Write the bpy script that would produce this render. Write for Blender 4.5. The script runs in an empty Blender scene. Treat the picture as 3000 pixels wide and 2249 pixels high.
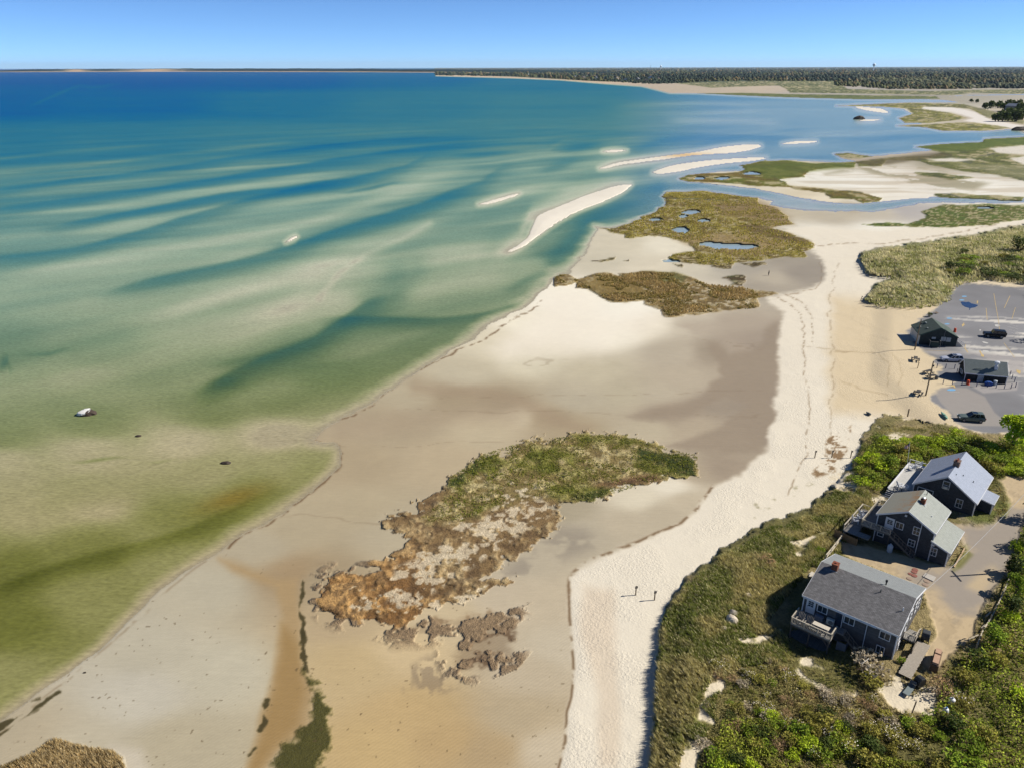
import bpy, bmesh, math, random
import numpy as np
from mathutils import Matrix, Vector
S = bpy.context.scene
COL = S.collection
rng = np.random.default_rng(7)
random.seed(7)
# ---------------------------------------------------------------- camera
F_ = 1620.0; HC = 60.0
roll = math.atan(5/2212); pit = math.atan((829-145.5)/F_)
sp, cp = math.sin(pit), math.cos(pit)
Fw = np.array([0, cp, -sp]); U0 = np.array([0, sp, cp]); R0 = np.array([1., 0, 0])
Rv = R0*math.cos(roll)-U0*math.sin(roll); Uv = R0*math.sin(roll)+U0*math.cos(roll)
cd = bpy.data.cameras.new('camera'); cam = bpy.data.objects.new('camera', cd); COL.objects.link(cam)
cam.matrix_world = Matrix(((Rv[0], Uv[0], -Fw[0], 0), (Rv[1], Uv[1], -Fw[1], 0), (Rv[2], Uv[2], -Fw[2], HC), (0, 0, 0, 1)))
cd.sensor_width = 36; cd.lens = 36*F_/2212; cd.clip_start = 1; cd.clip_end = 600000
S.camera = cam
# ---------------------------------------------------------------- light
SUN = Vector((9.5, 0.9, 7.4)).normalized()
w = bpy.data.worlds.new('World'); S.world = w; w.use_nodes = True
nt = w.node_tree; nt.nodes.clear()
sk = nt.nodes.new('ShaderNodeTexSky'); sk.sky_type = 'NISHITA'; sk.sun_disc = False
sk.sun_elevation = math.asin(SUN.z); sk.sun_rotation = math.atan2(SUN.x, SUN.y)
sk.altitude = 8500; sk.air_density = 1.0; sk.dust_density = 0.0; sk.ozone_density = 2.5
bg = nt.nodes.new('ShaderNodeBackground'); bg.inputs[1].default_value = 0.082
wo = nt.nodes.new('ShaderNodeOutputWorld')
tn = nt.nodes.new('ShaderNodeVectorMath'); tn.operation = 'MULTIPLY'; tn.inputs[1].default_value = (0.73, 0.955, 1.11)   # clear deep-blue air
nt.links.new(sk.outputs[0], tn.inputs[0]); nt.links.new(tn.outputs[0], bg.inputs[0]); nt.links.new(bg.outputs[0], wo.inputs[0])
sl = bpy.data.lights.new('sun', 'SUN'); sl.energy = 4.6; sl.angle = math.radians(0.53); sl.color = (1.0, 0.94, 0.84)
so = bpy.data.objects.new('sun', sl); COL.objects.link(so); so.rotation_euler = SUN.to_track_quat('Z', 'Y').to_euler()
S.view_settings.view_transform = 'Standard'; S.view_settings.look = 'None'
S.view_settings.exposure = 0.75; S.view_settings.gamma = 1
S.cycles.max_bounces = 6; S.cycles.transparent_max_bounces = 12
try: S.cycles.use_denoising = True
except Exception: pass
# ---------------------------------------------------------------- frames -> picture coordinates -> world rays
FR = dict(W=(0, 0, 1.35624), A=(0, 100, .6781), B=(1500, 150, .6781), C=(1500, 400, .6781), D=(900, 750, .7233), E=(850, 1200, .6326),
          F=(0, 1400, .512), K=(0, 600, .4826), H=(2200, 1250, .3618), I=(1850, 1650, .5199), P=(2450, 780, .2835), H1=(2250, 1560, .2413),
          H2=(2420, 1300, .2441), P2=(2500, 860, .2261), N=(2650, 1500, .2412), J=(2250, 1850, .339), Q=(2500, 150, .226))
def V(fr, p):
    a = FR[fr]; p = np.asarray(p, float)
    return np.stack([(a[0]+p[..., 0]*a[2])*.73733, (a[1]+p[..., 1]*a[2])*.73733], -1)
def G(u, v, z=0.):
    u = np.asarray(u, float); v = np.asarray(v, float)
    d = Rv*((u-1106)/F_)[..., None]-Uv*((v-829)/F_)[..., None]+Fw
    t = (np.asarray(z)-HC)/d[..., 2]
    return np.array([0, 0, HC])+d*t[..., None]
def proj(P):
    d = np.asarray(P, float)-np.array([0, 0, HC]); z = d@Fw
    return 1106+F_*(d@Rv)/z, 829-F_*(d@Uv)/z
def vh(u): return 145.5-(u-1106)*math.tan(roll)
# ---------------------------------------------------------------- noise
_tab = np.random.default_rng(3).random((256, 256))
def vn(x, y):
    ix = np.floor(x).astype(int); iy = np.floor(y).astype(int); fx = x-ix; fy = y-iy
    fx = fx*fx*(3-2*fx); fy = fy*fy*(3-2*fy)
    a = _tab[ix & 255, iy & 255]; b = _tab[(ix+1) & 255, iy & 255]; c = _tab[ix & 255, (iy+1) & 255]; d = _tab[(ix+1) & 255, (iy+1) & 255]
    return (a*(1-fx)+b*fx)*(1-fy)+(c*(1-fx)+d*fx)*fy
def fbm(x, y, o=4):
    r = 0; a = .5; n = 0
    for i in range(o): r = r+a*vn(x+i*17.3, y+i*31.7); n += a; a *= .5; x = x*2.03; y = y*2.03
    return r/n
def sst(a, b, x):
    t = np.clip((x-a)/(b-a), 0, 1); return t*t*(3-2*t)
def sd(P, u, v, m=60):
    """signed distance (px, inside positive) to polygon, limited to +-m"""
    out = np.full(u.shape, -float(m))
    x0, y0 = P.min(0)-m; x1, y1 = P.max(0)+m
    k = (u > x0) & (u < x1) & (v > y0) & (v < y1)
    if not k.any(): return out
    x = u[k]; y = v[k]; d2 = np.full(x.shape, 1e12); ins = np.zeros(x.shape, bool)
    n = len(P)
    for i in range(n):
        ax, ay = P[i]; bx, by = P[(i+1) % n]; ex, ey = bx-ax, by-ay
        t = np.clip(((x-ax)*ex+(y-ay)*ey)/(ex*ex+ey*ey+1e-9), 0, 1)
        d2 = np.minimum(d2, (x-ax-t*ex)**2+(y-ay-t*ey)**2)
        if ay != by: ins ^= ((ay > y) != (by > y)) & (x < (y-ay)*ex/(ey)+ax)
    d = np.sqrt(d2); out[k] = np.clip(np.where(ins, d, -d), -m, 400)
    return out
def sl_(P, u, v, m):
    """distance to open polyline"""
    out = np.full(u.shape, float(m)*3)
    x0, y0 = P.min(0)-m*3; x1, y1 = P.max(0)+m*3
    k = (u > x0) & (u < x1) & (v > y0) & (v < y1)
    if not k.any(): return out
    x = u[k]; y = v[k]; d2 = np.full(x.shape, 1e12)
    for i in range(len(P)-1):
        ax, ay = P[i]; bx, by = P[i+1]; ex, ey = bx-ax, by-ay
        t = np.clip(((x-ax)*ex+(y-ay)*ey)/(ex*ex+ey*ey+1e-9), 0, 1)
        d2 = np.minimum(d2, (x-ax-t*ex)**2+(y-ay-t*ey)**2)
    out[k] = np.sqrt(d2); return out
KALB = 1.55
def lin(c):
    c = np.asarray(c, float)/255
    return np.where(c <= .04045, c/12.92, ((c+.055)/1.055)**2.4)
def alb(c, k=KALB): return lin(c)/k
def spline(P, n=4):
    """closed Catmull-Rom refinement"""
    N = len(P); o = []
    for i in range(N):
        a, b, c, d = P[i-1], P[i], P[(i+1) % N], P[(i+2) % N]
        for k in range(n):
            t = k/n; o.append(.5*((2*b)+(c-a)*t+(2*a-5*b+4*c-d)*t*t+(3*b-a-3*c+d)*t**3))
    return np.array(o)
# ---------------------------------------------------------------- map data (traced outlines of real ground features)
LAND1 = np.concatenate([V('F', [(-900, 1900), (-300, 1570), (0, 1390), (150, 1280), (430, 1080), (560, 990), (700, 850), (850, 690), (1050, 540), (1215, 430), (1340, 350), (1500, 240), (1650, 160), (1790, 75), (1870, 0)]),
    np.array([(728, 1012), (739, 985), (738, 966), (722, 954), (690, 950), (676, 945), (690, 932), (760, 890), (850, 840), (925, 790), (1000, 742), (1090, 690), (1150, 655), (1186, 622), (1200, 600), (1230, 590), (1250, 570), (1262, 550), (1278, 520), (1285, 505)]),
    V('C', [(365, 395), (410, 400), (480, 385), (560, 350), (620, 325), (665, 290), (650, 262), (670, 240), (830, 235), (900, 245), (1000, 258), (1080, 270), (1125, 280), (1115, 298), (1250, 318), (1400, 325), (1560, 325), (1650, 310), (1760, 290), (1900, 285), (2212, 290), (3100, 300), (3100, 5200), (-2000, 5200)])])
LAND2 = V('C', [(3200, 240), (2212, 268), (2000, 265), (1830, 262), (1740, 268), (1620, 280), (1500, 291), (1400, 290), (1300, 278), (1200, 258), (1130, 242), (1050, 226), (950, 214), (830, 202), (760, 196), (720, 182), (765, 165), (830, 160), (900, 152), (985, 150), (1010, 138), (985, 127), (1090, 105), (1200, 103), (1400, 113), (1500, 108), (1420, 95), (1390, 77), (1450, 71), (1560, 86), (1640, 78), (1830, 60), (1740, 45), (1850, 33), (2030, 25), (2040, 10), (2212, 2), (3200, -40)])
LAND3 = V('B', [(3300, 360), (2212, 352), (2180, 335), (2050, 345), (1860, 345), (1760, 326), (1660, 323), (1760, 315), (1830, 302), (1700, 311), (1670, 290), (1730, 272), (1690, 250), (1600, 240), (1400, 237), (1600, 227), (1720, 222), (1860, 222), (1930, 221), (1870, 212), (1700, 205), (1850, 206), (1900, 195), (2000, 192), (2212, 190), (3300, 190), (3300, 300)])
LAND4 = V('B', [(-330, 108), (0, 117), (200, 125), (400, 141), (560, 152), (620, 166), (680, 181), (800, 183), (1000, 192), (1200, 200), (1500, 208), (1700, 209), (1850, 206), (1900, 194), (1990, 190), (2212, 186), (3400, 186), (3400, 50), (-330, 50)])
BARS = [V('C', [(-20, 500), (60, 447), (80, 410), (95, 370), (120, 340), (180, 312), (300, 262), (430, 218), (510, 206), (500, 226), (440, 262), (370, 292), (280, 328), (200, 372), (120, 428), (40, 482)]),
    V('B', [(378, 506), (450, 484), (600, 461), (800, 435), (900, 415), (1000, 404), (1072, 405), (1060, 420), (960, 440), (800, 449), (650, 469), (480, 490), (410, 507)]),
    V('B', [(610, 522), (700, 492), (850, 472), (1000, 461), (1100, 461), (1050, 474), (900, 489), (800, 505), (700, 525), (635, 531)]),
    V('B', [(1165, 400), (1230, 388), (1310, 387), (1305, 396), (1200, 403)]), V('B', [(392, 434), (440, 426), (495, 430), (440, 438)]),
    np.array([(1033, 442), (1070, 430), (1120, 418), (1106, 427), (1060, 440)]), V('K', [(1735, 230), (1770, 200), (1802, 190), (1785, 215)]),
    V('B', [(1500, 303), (1520, 296), (1592, 295), (1560, 303)]), V('B', [(1490, 240), (1600, 250), (1625, 268), (1560, 262), (1500, 250)])]
M1 = V('E', [(415, 525), (450, 500), (480, 488), (520, 475), (560, 465), (612, 455), (590, 445), (563, 428), (620, 400), (740, 352), (738, 312), (800, 292), (830, 250), (860, 225), (900, 205), (962, 200), (985, 218), (1010, 205), (1050, 160), (1150, 140), (1270, 150), (1285, 122), (1400, 118), (1560, 125), (1700, 168), (1760, 205), (1880, 213), (1886, 300), (1860, 310), (1760, 302), (1700, 330), (1600, 352), (1480, 362), (1485, 395), (1420, 432), (1330, 412), (1290, 412), (1200, 440), (1255, 492), (1240, 535), (1150, 600), (1140, 640), (1000, 702), (900, 760), (860, 790), (1042, 790), (950, 830), (830, 880), (700, 900), (620, 915), (570, 985), (480, 1020), (420, 1010), (380, 980), (250, 950), (170, 912), (138, 872), (160, 820), (190, 770), (290, 755), (380, 757), (440, 742), (388, 708), (500, 690), (482, 665), (552, 635), (545, 590), (500, 565), (440, 545)])
M1B = V('E', [(480, 1035), (600, 1000), (700, 970), (760, 985), (800, 970), (900, 960), (1045, 955), (1045, 1050), (1022, 1110), (1045, 1180), (900, 1190), (780, 1192), (750, 1130), (800, 1080), (830, 1025), (750, 1000), (600, 1035)])
M1G = V('E', [(735, 345), (735, 312), (830, 250), (900, 200), (1050, 155), (1150, 135), (1400, 112), (1560, 120), (1700, 165), (1890, 210), (1890, 305), (1700, 330), (1480, 400), (1400, 435), (1290, 412), (1100, 400), (980, 440), (800, 520), (640, 520), (600, 500), (700, 430)])
M1W = [V('E', [(500, 765), (560, 725), (640, 690), (700, 655), (800, 650), (870, 655), (830, 690), (760, 700), (700, 705), (620, 740), (560, 775), (490, 790)]), V('E', [(780, 545), (860, 520), (950, 500), (985, 430), (1010, 415), (1040, 445), (1110, 450), (1150, 465), (1060, 510), (1000, 520), (960, 555), (900, 560)]),
    V('E', [(330, 870), (400, 862), (410, 890), (340, 905)]), V('E', [(990, 360), (1100, 350), (1130, 400), (1000, 420)]), V('E', [(560, 960), (620, 925), (760, 890), (900, 850), (880, 900), (700, 940), (600, 985)]), V('E', [(420, 860), (520, 850), (600, 900), (500, 905)])]
M2 = V('C', [(180, 605), (195, 596), (240, 592), (262, 600), (275, 612), (340, 598), (430, 594), (480, 606), (475, 595), (560, 583), (700, 590), (780, 612), (850, 640), (990, 650), (1150, 688), (1060, 703), (1060, 745), (900, 762), (760, 765), (720, 778), (665, 778), (645, 745), (570, 708), (440, 715), (370, 692), (330, 660), (280, 652), (275, 628), (200, 642)])
M3 = V('C', [(360, 397), (410, 400), (480, 385), (560, 350), (620, 325), (665, 290), (650, 262), (670, 240), (830, 236), (1060, 265), (1070, 290), (1150, 312), (1190, 345), (1225, 378), (1130, 392), (1220, 425), (1310, 460), (1310, 478), (1262, 492), (1280, 520), (1180, 518), (1090, 535), (960, 546), (960, 565), (870, 560), (760, 548), (695, 540), (690, 512), (790, 492), (770, 460), (640, 430), (600, 428), (530, 440), (500, 440), (490, 425), (440, 415), (400, 405)])
M4 = V('C', [(720, 182), (765, 165), (830, 160), (900, 160), (985, 152), (1010, 140), (985, 127), (1090, 105), (1200, 104), (1300, 118), (1480, 112), (1480, 134), (1380, 132), (1285, 150), (1262, 176), (1160, 186), (1200, 212), (1350, 226), (1500, 240), (1600, 265), (1590, 281), (1510, 289), (1480, 276), (1380, 266), (1350, 246), (1200, 222), (1050, 214), (900, 200), (760, 195)])
M5 = V('C', [(1515, 380), (1620, 370), (1700, 382), (1790, 355), (1768, 322), (1880, 295), (2100, 293), (2212, 300), (3000, 300), (3000, 320), (2212, 358), (2100, 376), (1900, 393), (1750, 392), (1600, 388)])
M6 = [V('C', [(1395, 76), (1450, 71), (1560, 87), (1500, 96), (1420, 89)]), V('C', [(1740, 45), (1850, 33), (2030, 26), (2040, 10), (2212, 2), (3200, -40), (3200, 200), (2212, 192), (2100, 167), (1950, 150), (1800, 122), (1765, 106), (1620, 100), (1600, 130), (1500, 130), (1482, 110), (1620, 92), (1800, 84), (1860, 68)]), V('C', [(1825, 250), (1900, 245), (2000, 252), (2212, 262), (2212, 282), (1950, 268), (1850, 262)]), V('C', [(1740, 155), (1850, 158), (2000, 180), (1900, 188), (1780, 172)])]
M6S = [V('C', [(2065, 50), (2212, 38), (2700, 30), (2700, 90), (2212, 80), (2100, 72)]), V('C', [(1790, 100), (1900, 92), (2000, 100), (1930, 110), (1830, 108)]), V('C', [(2150, 95), (2212, 85), (2400, 90), (2212, 125)])]
M7 = [V('B', [(1400, 237), (1600, 228), (1720, 224), (1800, 226), (1950, 230), (2080, 262), (2212, 300), (2212, 316), (2050, 285), (1980, 250), (1900, 244), (1780, 240), (1770, 250), (1900, 268), (1965, 290), (1900, 300), (1800, 311), (1700, 311), (1675, 290), (1735, 270), (1700, 247), (1600, 240)]), V('B', [(1660, 324), (1780, 319), (1900, 310), (2010, 309), (2155, 330), (2050, 344), (1870, 346), (1780, 330)])]
M8 = [V('B', [(800, 183), (1000, 181), (1200, 186), (1500, 190), (1830, 195), (1850, 206), (1500, 209), (1200, 201), (1000, 193)]), V('B', [(700, 138), (1000, 130), (1400, 128), (1450, 164), (1800, 174), (2000, 168), (2212, 166), (3400, 170), (3400, 184), (2212, 186), (1990, 180), (1900, 190), (1500, 184), (1200, 180), (1180, 160), (1150, 148), (860, 158)])]
D1 = V('C', [(1515, 505), (1560, 486), (1800, 450), (2000, 420), (2212, 378), (3100, 300), (3100, 660), (2212, 630), (2050, 612), (1950, 628), (1905, 655), (1905, 695), (1850, 720), (1730, 738), (1620, 728), (1560, 716), (1525, 700), (1560, 645), (1640, 605), (1540, 582), (1510, 540)])
D2 = np.array([(1888, 912), (1905, 897), (1960, 902), (2030, 908), (2110, 932), (2212, 948), (3000, 940), (3000, 2400), (1380, 2400), (1402, 1700), (1407, 1620), (1412, 1550), (1420, 1450), (1424, 1400), (1428, 1335), (1446, 1290), (1485, 1240), (1560, 1182), (1628, 1140), (1680, 1112), (1740, 1090), (1800, 1052), (1840, 1010), (1862, 950)])
BEACH = np.array([(1190, 1800), (1202, 1658), (1225, 1560), (1236, 1450), (1238, 1350), (1226, 1290), (1225, 1245), (1250, 1222), (1290, 1205), (1400, 1160), (1470, 1130), (1512, 1090), (1542, 1052), (1600, 1020), (1650, 970), (1670, 900), (1680, 800), (1687, 720), (1684, 680), (1658, 652), (1660, 645), (1710, 636), (1755, 618), (1785, 600), (1780, 570), (1762, 545), (1740, 532), (1756, 515), (1680, 500), (1740, 490), (1900, 497), (2050, 484), (2212, 462), (3000, 380), (3000, 500), (2212, 700), (2212, 950), (2400, 1000), (2000, 1100), (1480, 1280), (1450, 1800)])
LOT = np.array([(2063, 619), (2090, 612), (2130, 612), (2212, 622), (3000, 640), (3000, 935), (2212, 940), (2180, 938), (2128, 935), (2095, 925), (2068, 905), (2048, 880), (2015, 860), (2010, 852), (2023, 845), (2052, 838), (2060, 826), (2020, 815), (2035, 795), (2012, 782), (2018, 770), (1994, 757), (1975, 745), (1960, 720), (1990, 690), (2022, 672), (2040, 650)])
YARD = V('H', [(740, 930), (900, 960), (1100, 1000), (1500, 1110), (1570, 1130), (1640, 1140), (1700, 1060), (1740, 975), (1650, 820), (1600, 740), (1740, 745), (1830, 780), (1960, 770), (2080, 700), (2090, 600), (2000, 430), (2080, 400), (2211, 420), (3200, 500), (3200, 560), (2230, 760), (2140, 960), (2050, 1180), (1930, 1400), (1850, 1560), (1800, 1700), (1700, 1760), (1450, 2010), (1360, 1900), (1480, 1660), (1400, 1300), (1000, 1140), (740, 1040)])
ROADPAVE = V('H', [(1640, 770), (1760, 745), (1860, 790), (1990, 770), (2100, 690), (2230, 640), (2230, 800), (2130, 980), (2040, 1180), (1940, 1360), (1840, 1500), (1680, 1500), (1520, 1380), (1420, 1320), (1250, 1230), (1200, 1150), (1400, 1150), (1560, 1170), (1700, 1120), (1790, 1010), (1730, 920)])
SANDP = [V('H', [(310, 925), (420, 910), (520, 860), (620, 830), (625, 845), (520, 900), (450, 960), (440, 1030), (400, 1050), (360, 1020), (360, 960)]), V('J', [(950, 470), (1130, 470), (1250, 560), (1420, 520), (1470, 600), (1440, 680), (1300, 700), (1180, 700), (1060, 620), (960, 530)]),
    V('J', [(250, 245), (330, 180), (400, 250), (540, 290), (480, 325), (380, 290), (260, 280)]), V('I', [(470, 610), (545, 680), (470, 735), (400, 800), (480, 905), (450, 925), (375, 880), (360, 840), (400, 760), (430, 715), (455, 660)]), V('I', [(300, 950), (350, 985), (410, 1030), (400, 1152), (420, 1300), (270, 1300), (280, 1130), (310, 1020)]), V('I', [(580, 940), (660, 950), (640, 975), (590, 965)]),
    V('I', [(930, 570), (960, 600), (1060, 690), (1240, 720), (1260, 750), (1150, 740), (1030, 690), (940, 620)]), V('H', [(1000, 560), (1120, 545), (1100, 590), (1030, 590)]), V('H', [(680, 420), (850, 395), (890, 450), (850, 500), (700, 470)]), V('H', [(1030, 30), (1150, 20), (1250, 60), (1230, 130), (1150, 90), (1060, 60)]), V('I', [(620, 430), (760, 390), (840, 380), (800, 440), (640, 445)])]
PONDS = [(1106+x*.5, 295+y*.5, a*.5, b*.5) for x, y, a, b in [(775, 327, 43, 10), (738, 346, 22, 6), (825, 362, 28, 7), (735, 402, 40, 12), (613, 360, 26, 6), (960, 474, 104, 15), (870, 466, 60, 12), (810, 181, 26, 8), (912, 181, 33, 7), (1035, 160, 36, 8), (2040, 308, 40, 3), (690, 540, 35, 9)]]
# flats colour control points: u, v, rgb (display)
FC = np.array([(300, 1400, 180, 169, 148), (150, 1620, 184, 171, 148), (60, 1590, 174, 158, 132), (450, 1270, 182, 170, 147), (400, 1600, 172, 158, 132), (300, 1500, 188, 178, 161), (470, 1450, 185, 174, 152),
 (640, 1140, 172, 155, 126), (560, 1180, 175, 160, 134), (760, 1000, 170, 150, 120), (830, 920, 168, 150, 122), (950, 1000, 178, 158, 128), (760, 1100, 176, 158, 128), (850, 1150, 178, 162, 135), (1050, 920, 188, 170, 140), (1120, 900, 190, 172, 144), (980, 860, 158, 140, 112), (1080, 868, 155, 137, 110), (1180, 905, 158, 138, 110), (1230, 935, 165, 146, 116), (900, 850, 180, 164, 136), (1000, 810, 192, 178, 152), (1080, 740, 216, 202, 176), (1150, 780, 212, 199, 173), (1150, 700, 236, 224, 202), (1230, 650, 250, 240, 222), (1350, 675, 252, 246, 232), (1320, 720, 240, 229, 208), (1400, 700, 228, 214, 192),
 (1280, 800, 190, 176, 150), (1350, 850, 182, 168, 142), (1460, 760, 178, 163, 142), (1420, 850, 180, 165, 142), (1480, 820, 176, 160, 138), (1250, 860, 180, 166, 142), (1500, 700, 192, 177, 156), (1600, 690, 172, 156, 136), (1545, 760, 150, 134, 114), (1590, 760, 158, 141, 122), (1640, 740, 138, 122, 106), (1620, 850, 140, 124, 108), (1650, 930, 140, 124, 108), (1560, 870, 146, 130, 112), (1450, 890, 150, 132, 112), (1500, 930, 174, 156, 132), (1400, 930, 182, 166, 140), (1580, 950, 164, 147, 126), (1560, 1010, 152, 134, 114),
 (1500, 1020, 168, 150, 126), (1450, 1050, 226, 213, 192), (1380, 1075, 214, 200, 176), (1480, 1080, 188, 171, 146), (1350, 1130, 180, 164, 140), (1430, 1110, 178, 162, 138), (1260, 1150, 172, 158, 136), (1220, 1100, 160, 146, 122), (1130, 1210, 178, 163, 140), (1150, 1300, 190, 172, 146), (1090, 1280, 188, 170, 145), (1150, 1450, 182, 164, 138), (1210, 1400, 192, 176, 152), (1120, 1550, 172, 152, 122), (1060, 1620, 168, 142, 105), (1180, 1620, 190, 172, 146),
 (950, 1330, 190, 168, 134), (880, 1400, 196, 170, 130), (760, 1440, 184, 158, 116), (900, 1540, 182, 152, 106), (820, 1620, 186, 156, 108), (960, 1600, 176, 146, 102), (740, 1330, 176, 152, 118), (640, 1240, 158, 132, 98), (680, 1250, 160, 140, 110),
 (1350, 530, 205, 192, 168), (1300, 560, 200, 188, 165), (1430, 530, 226, 214, 192), (1400, 575, 216, 202, 178), (1500, 580, 205, 192, 170), (1560, 570, 170, 160, 146), (1620, 575, 158, 147, 132), (1670, 600, 176, 162, 142), (1730, 590, 142, 130, 116), (1700, 560, 150, 138, 122), (1640, 625, 158, 145, 128), (1550, 640, 226, 214, 194),
 (1700, 455, 186, 171, 146), (1800, 465, 182, 168, 146), (1900, 462, 186, 173, 154), (1960, 455, 172, 163, 158), (1830, 450, 172, 156, 132), (1760, 505, 232, 222, 206), (1700, 505, 214, 205, 190), (1900, 495, 236, 228, 214), (1650, 435, 208, 194, 170),
 (1856, 395, 238, 231, 220), (1780, 390, 236, 229, 217), (1900, 370, 226, 216, 202), (2000, 385, 216, 204, 190), (2100, 410, 232, 224, 212), (1960, 420, 230, 220, 206), (1740, 420, 214, 197, 168), (1781, 430, 224, 208, 182), (1880, 425, 236, 226, 210), (1931, 335, 176, 161, 140), (2000, 330, 170, 156, 138), (2050, 350, 140, 130, 100), (1870, 345, 168, 152, 132),
 (2000, 235, 222, 212, 198), (1900, 240, 170, 160, 132), (2150, 250, 186, 170, 148), (2050, 215, 160, 150, 130), (1500, 190, 186, 166, 142), (1650, 187, 190, 170, 146), (1800, 205, 168, 158, 148), (2000, 210, 150, 140, 125), (1200, 168, 205, 178, 145)], float)
# water control: u, v, turbid depth
WC = np.array([(0, 165, 1.6), (300, 172, 1.62), (600, 172, 1.5), (900, 167, 1.25), (1200, 178, 1.0), (1450, 195, .85), (0, 230, 1.45), (300, 230, 1.32), (600, 230, 1.08), (900, 230, .92), (1200, 230, .8), (1500, 240, .60), (1700, 240, .5), (1800, 290, .5), (0, 320, .96), (300, 320, .9), (600, 310, .8), (900, 310, .7), (1200, 300, .66), (1500, 300, .58), (1700, 290, .56), (2000, 295, .5), (0, 420, .56), (300, 400, .52), (600, 385, .48), (900, 370, .44), (1200, 350, .42), (1400, 380, .5), (1600, 340, .55), (0, 520, .46), (300, 500, .42), (600, 470, .38), (900, 440, .38), (1150, 440, .36), (0, 620, .44), (300, 640, .40), (600, 620, .36), (900, 560, .4), (1100, 560, .34), (0, 750, .6), (200, 760, .52), (450, 720, .38), (680, 640, .26), (760, 600, .28), (900, 620, .42), (1100, 600, .44), (0, 850, .42), (200, 830, .36), (400, 800, .4), (650, 800, .62), (850, 720, .55), (1000, 660, .5), (1200, 540, .55), (1350, 470, .55), (0, 940, .5), (200, 910, .52), (450, 880, .56), (600, 860, .55), (0, 1000, .17), (200, 980, .14), (400, 962, .1), (600, 945, .04), (0, 1080, .22), (200, 1070, .28), (450, 1010, .28), (620, 1000, .3), (0, 1220, .68), (200, 1180, .58), (400, 1120, .5), (550, 1060, .45), (650, 1010, .4), (0, 1350, .66), (200, 1280, .42), (350, 1200, .36), (0, 1470, .4), (1500, 430, .5), (1700, 440, .42), (1900, 435, .42)], float)
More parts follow.
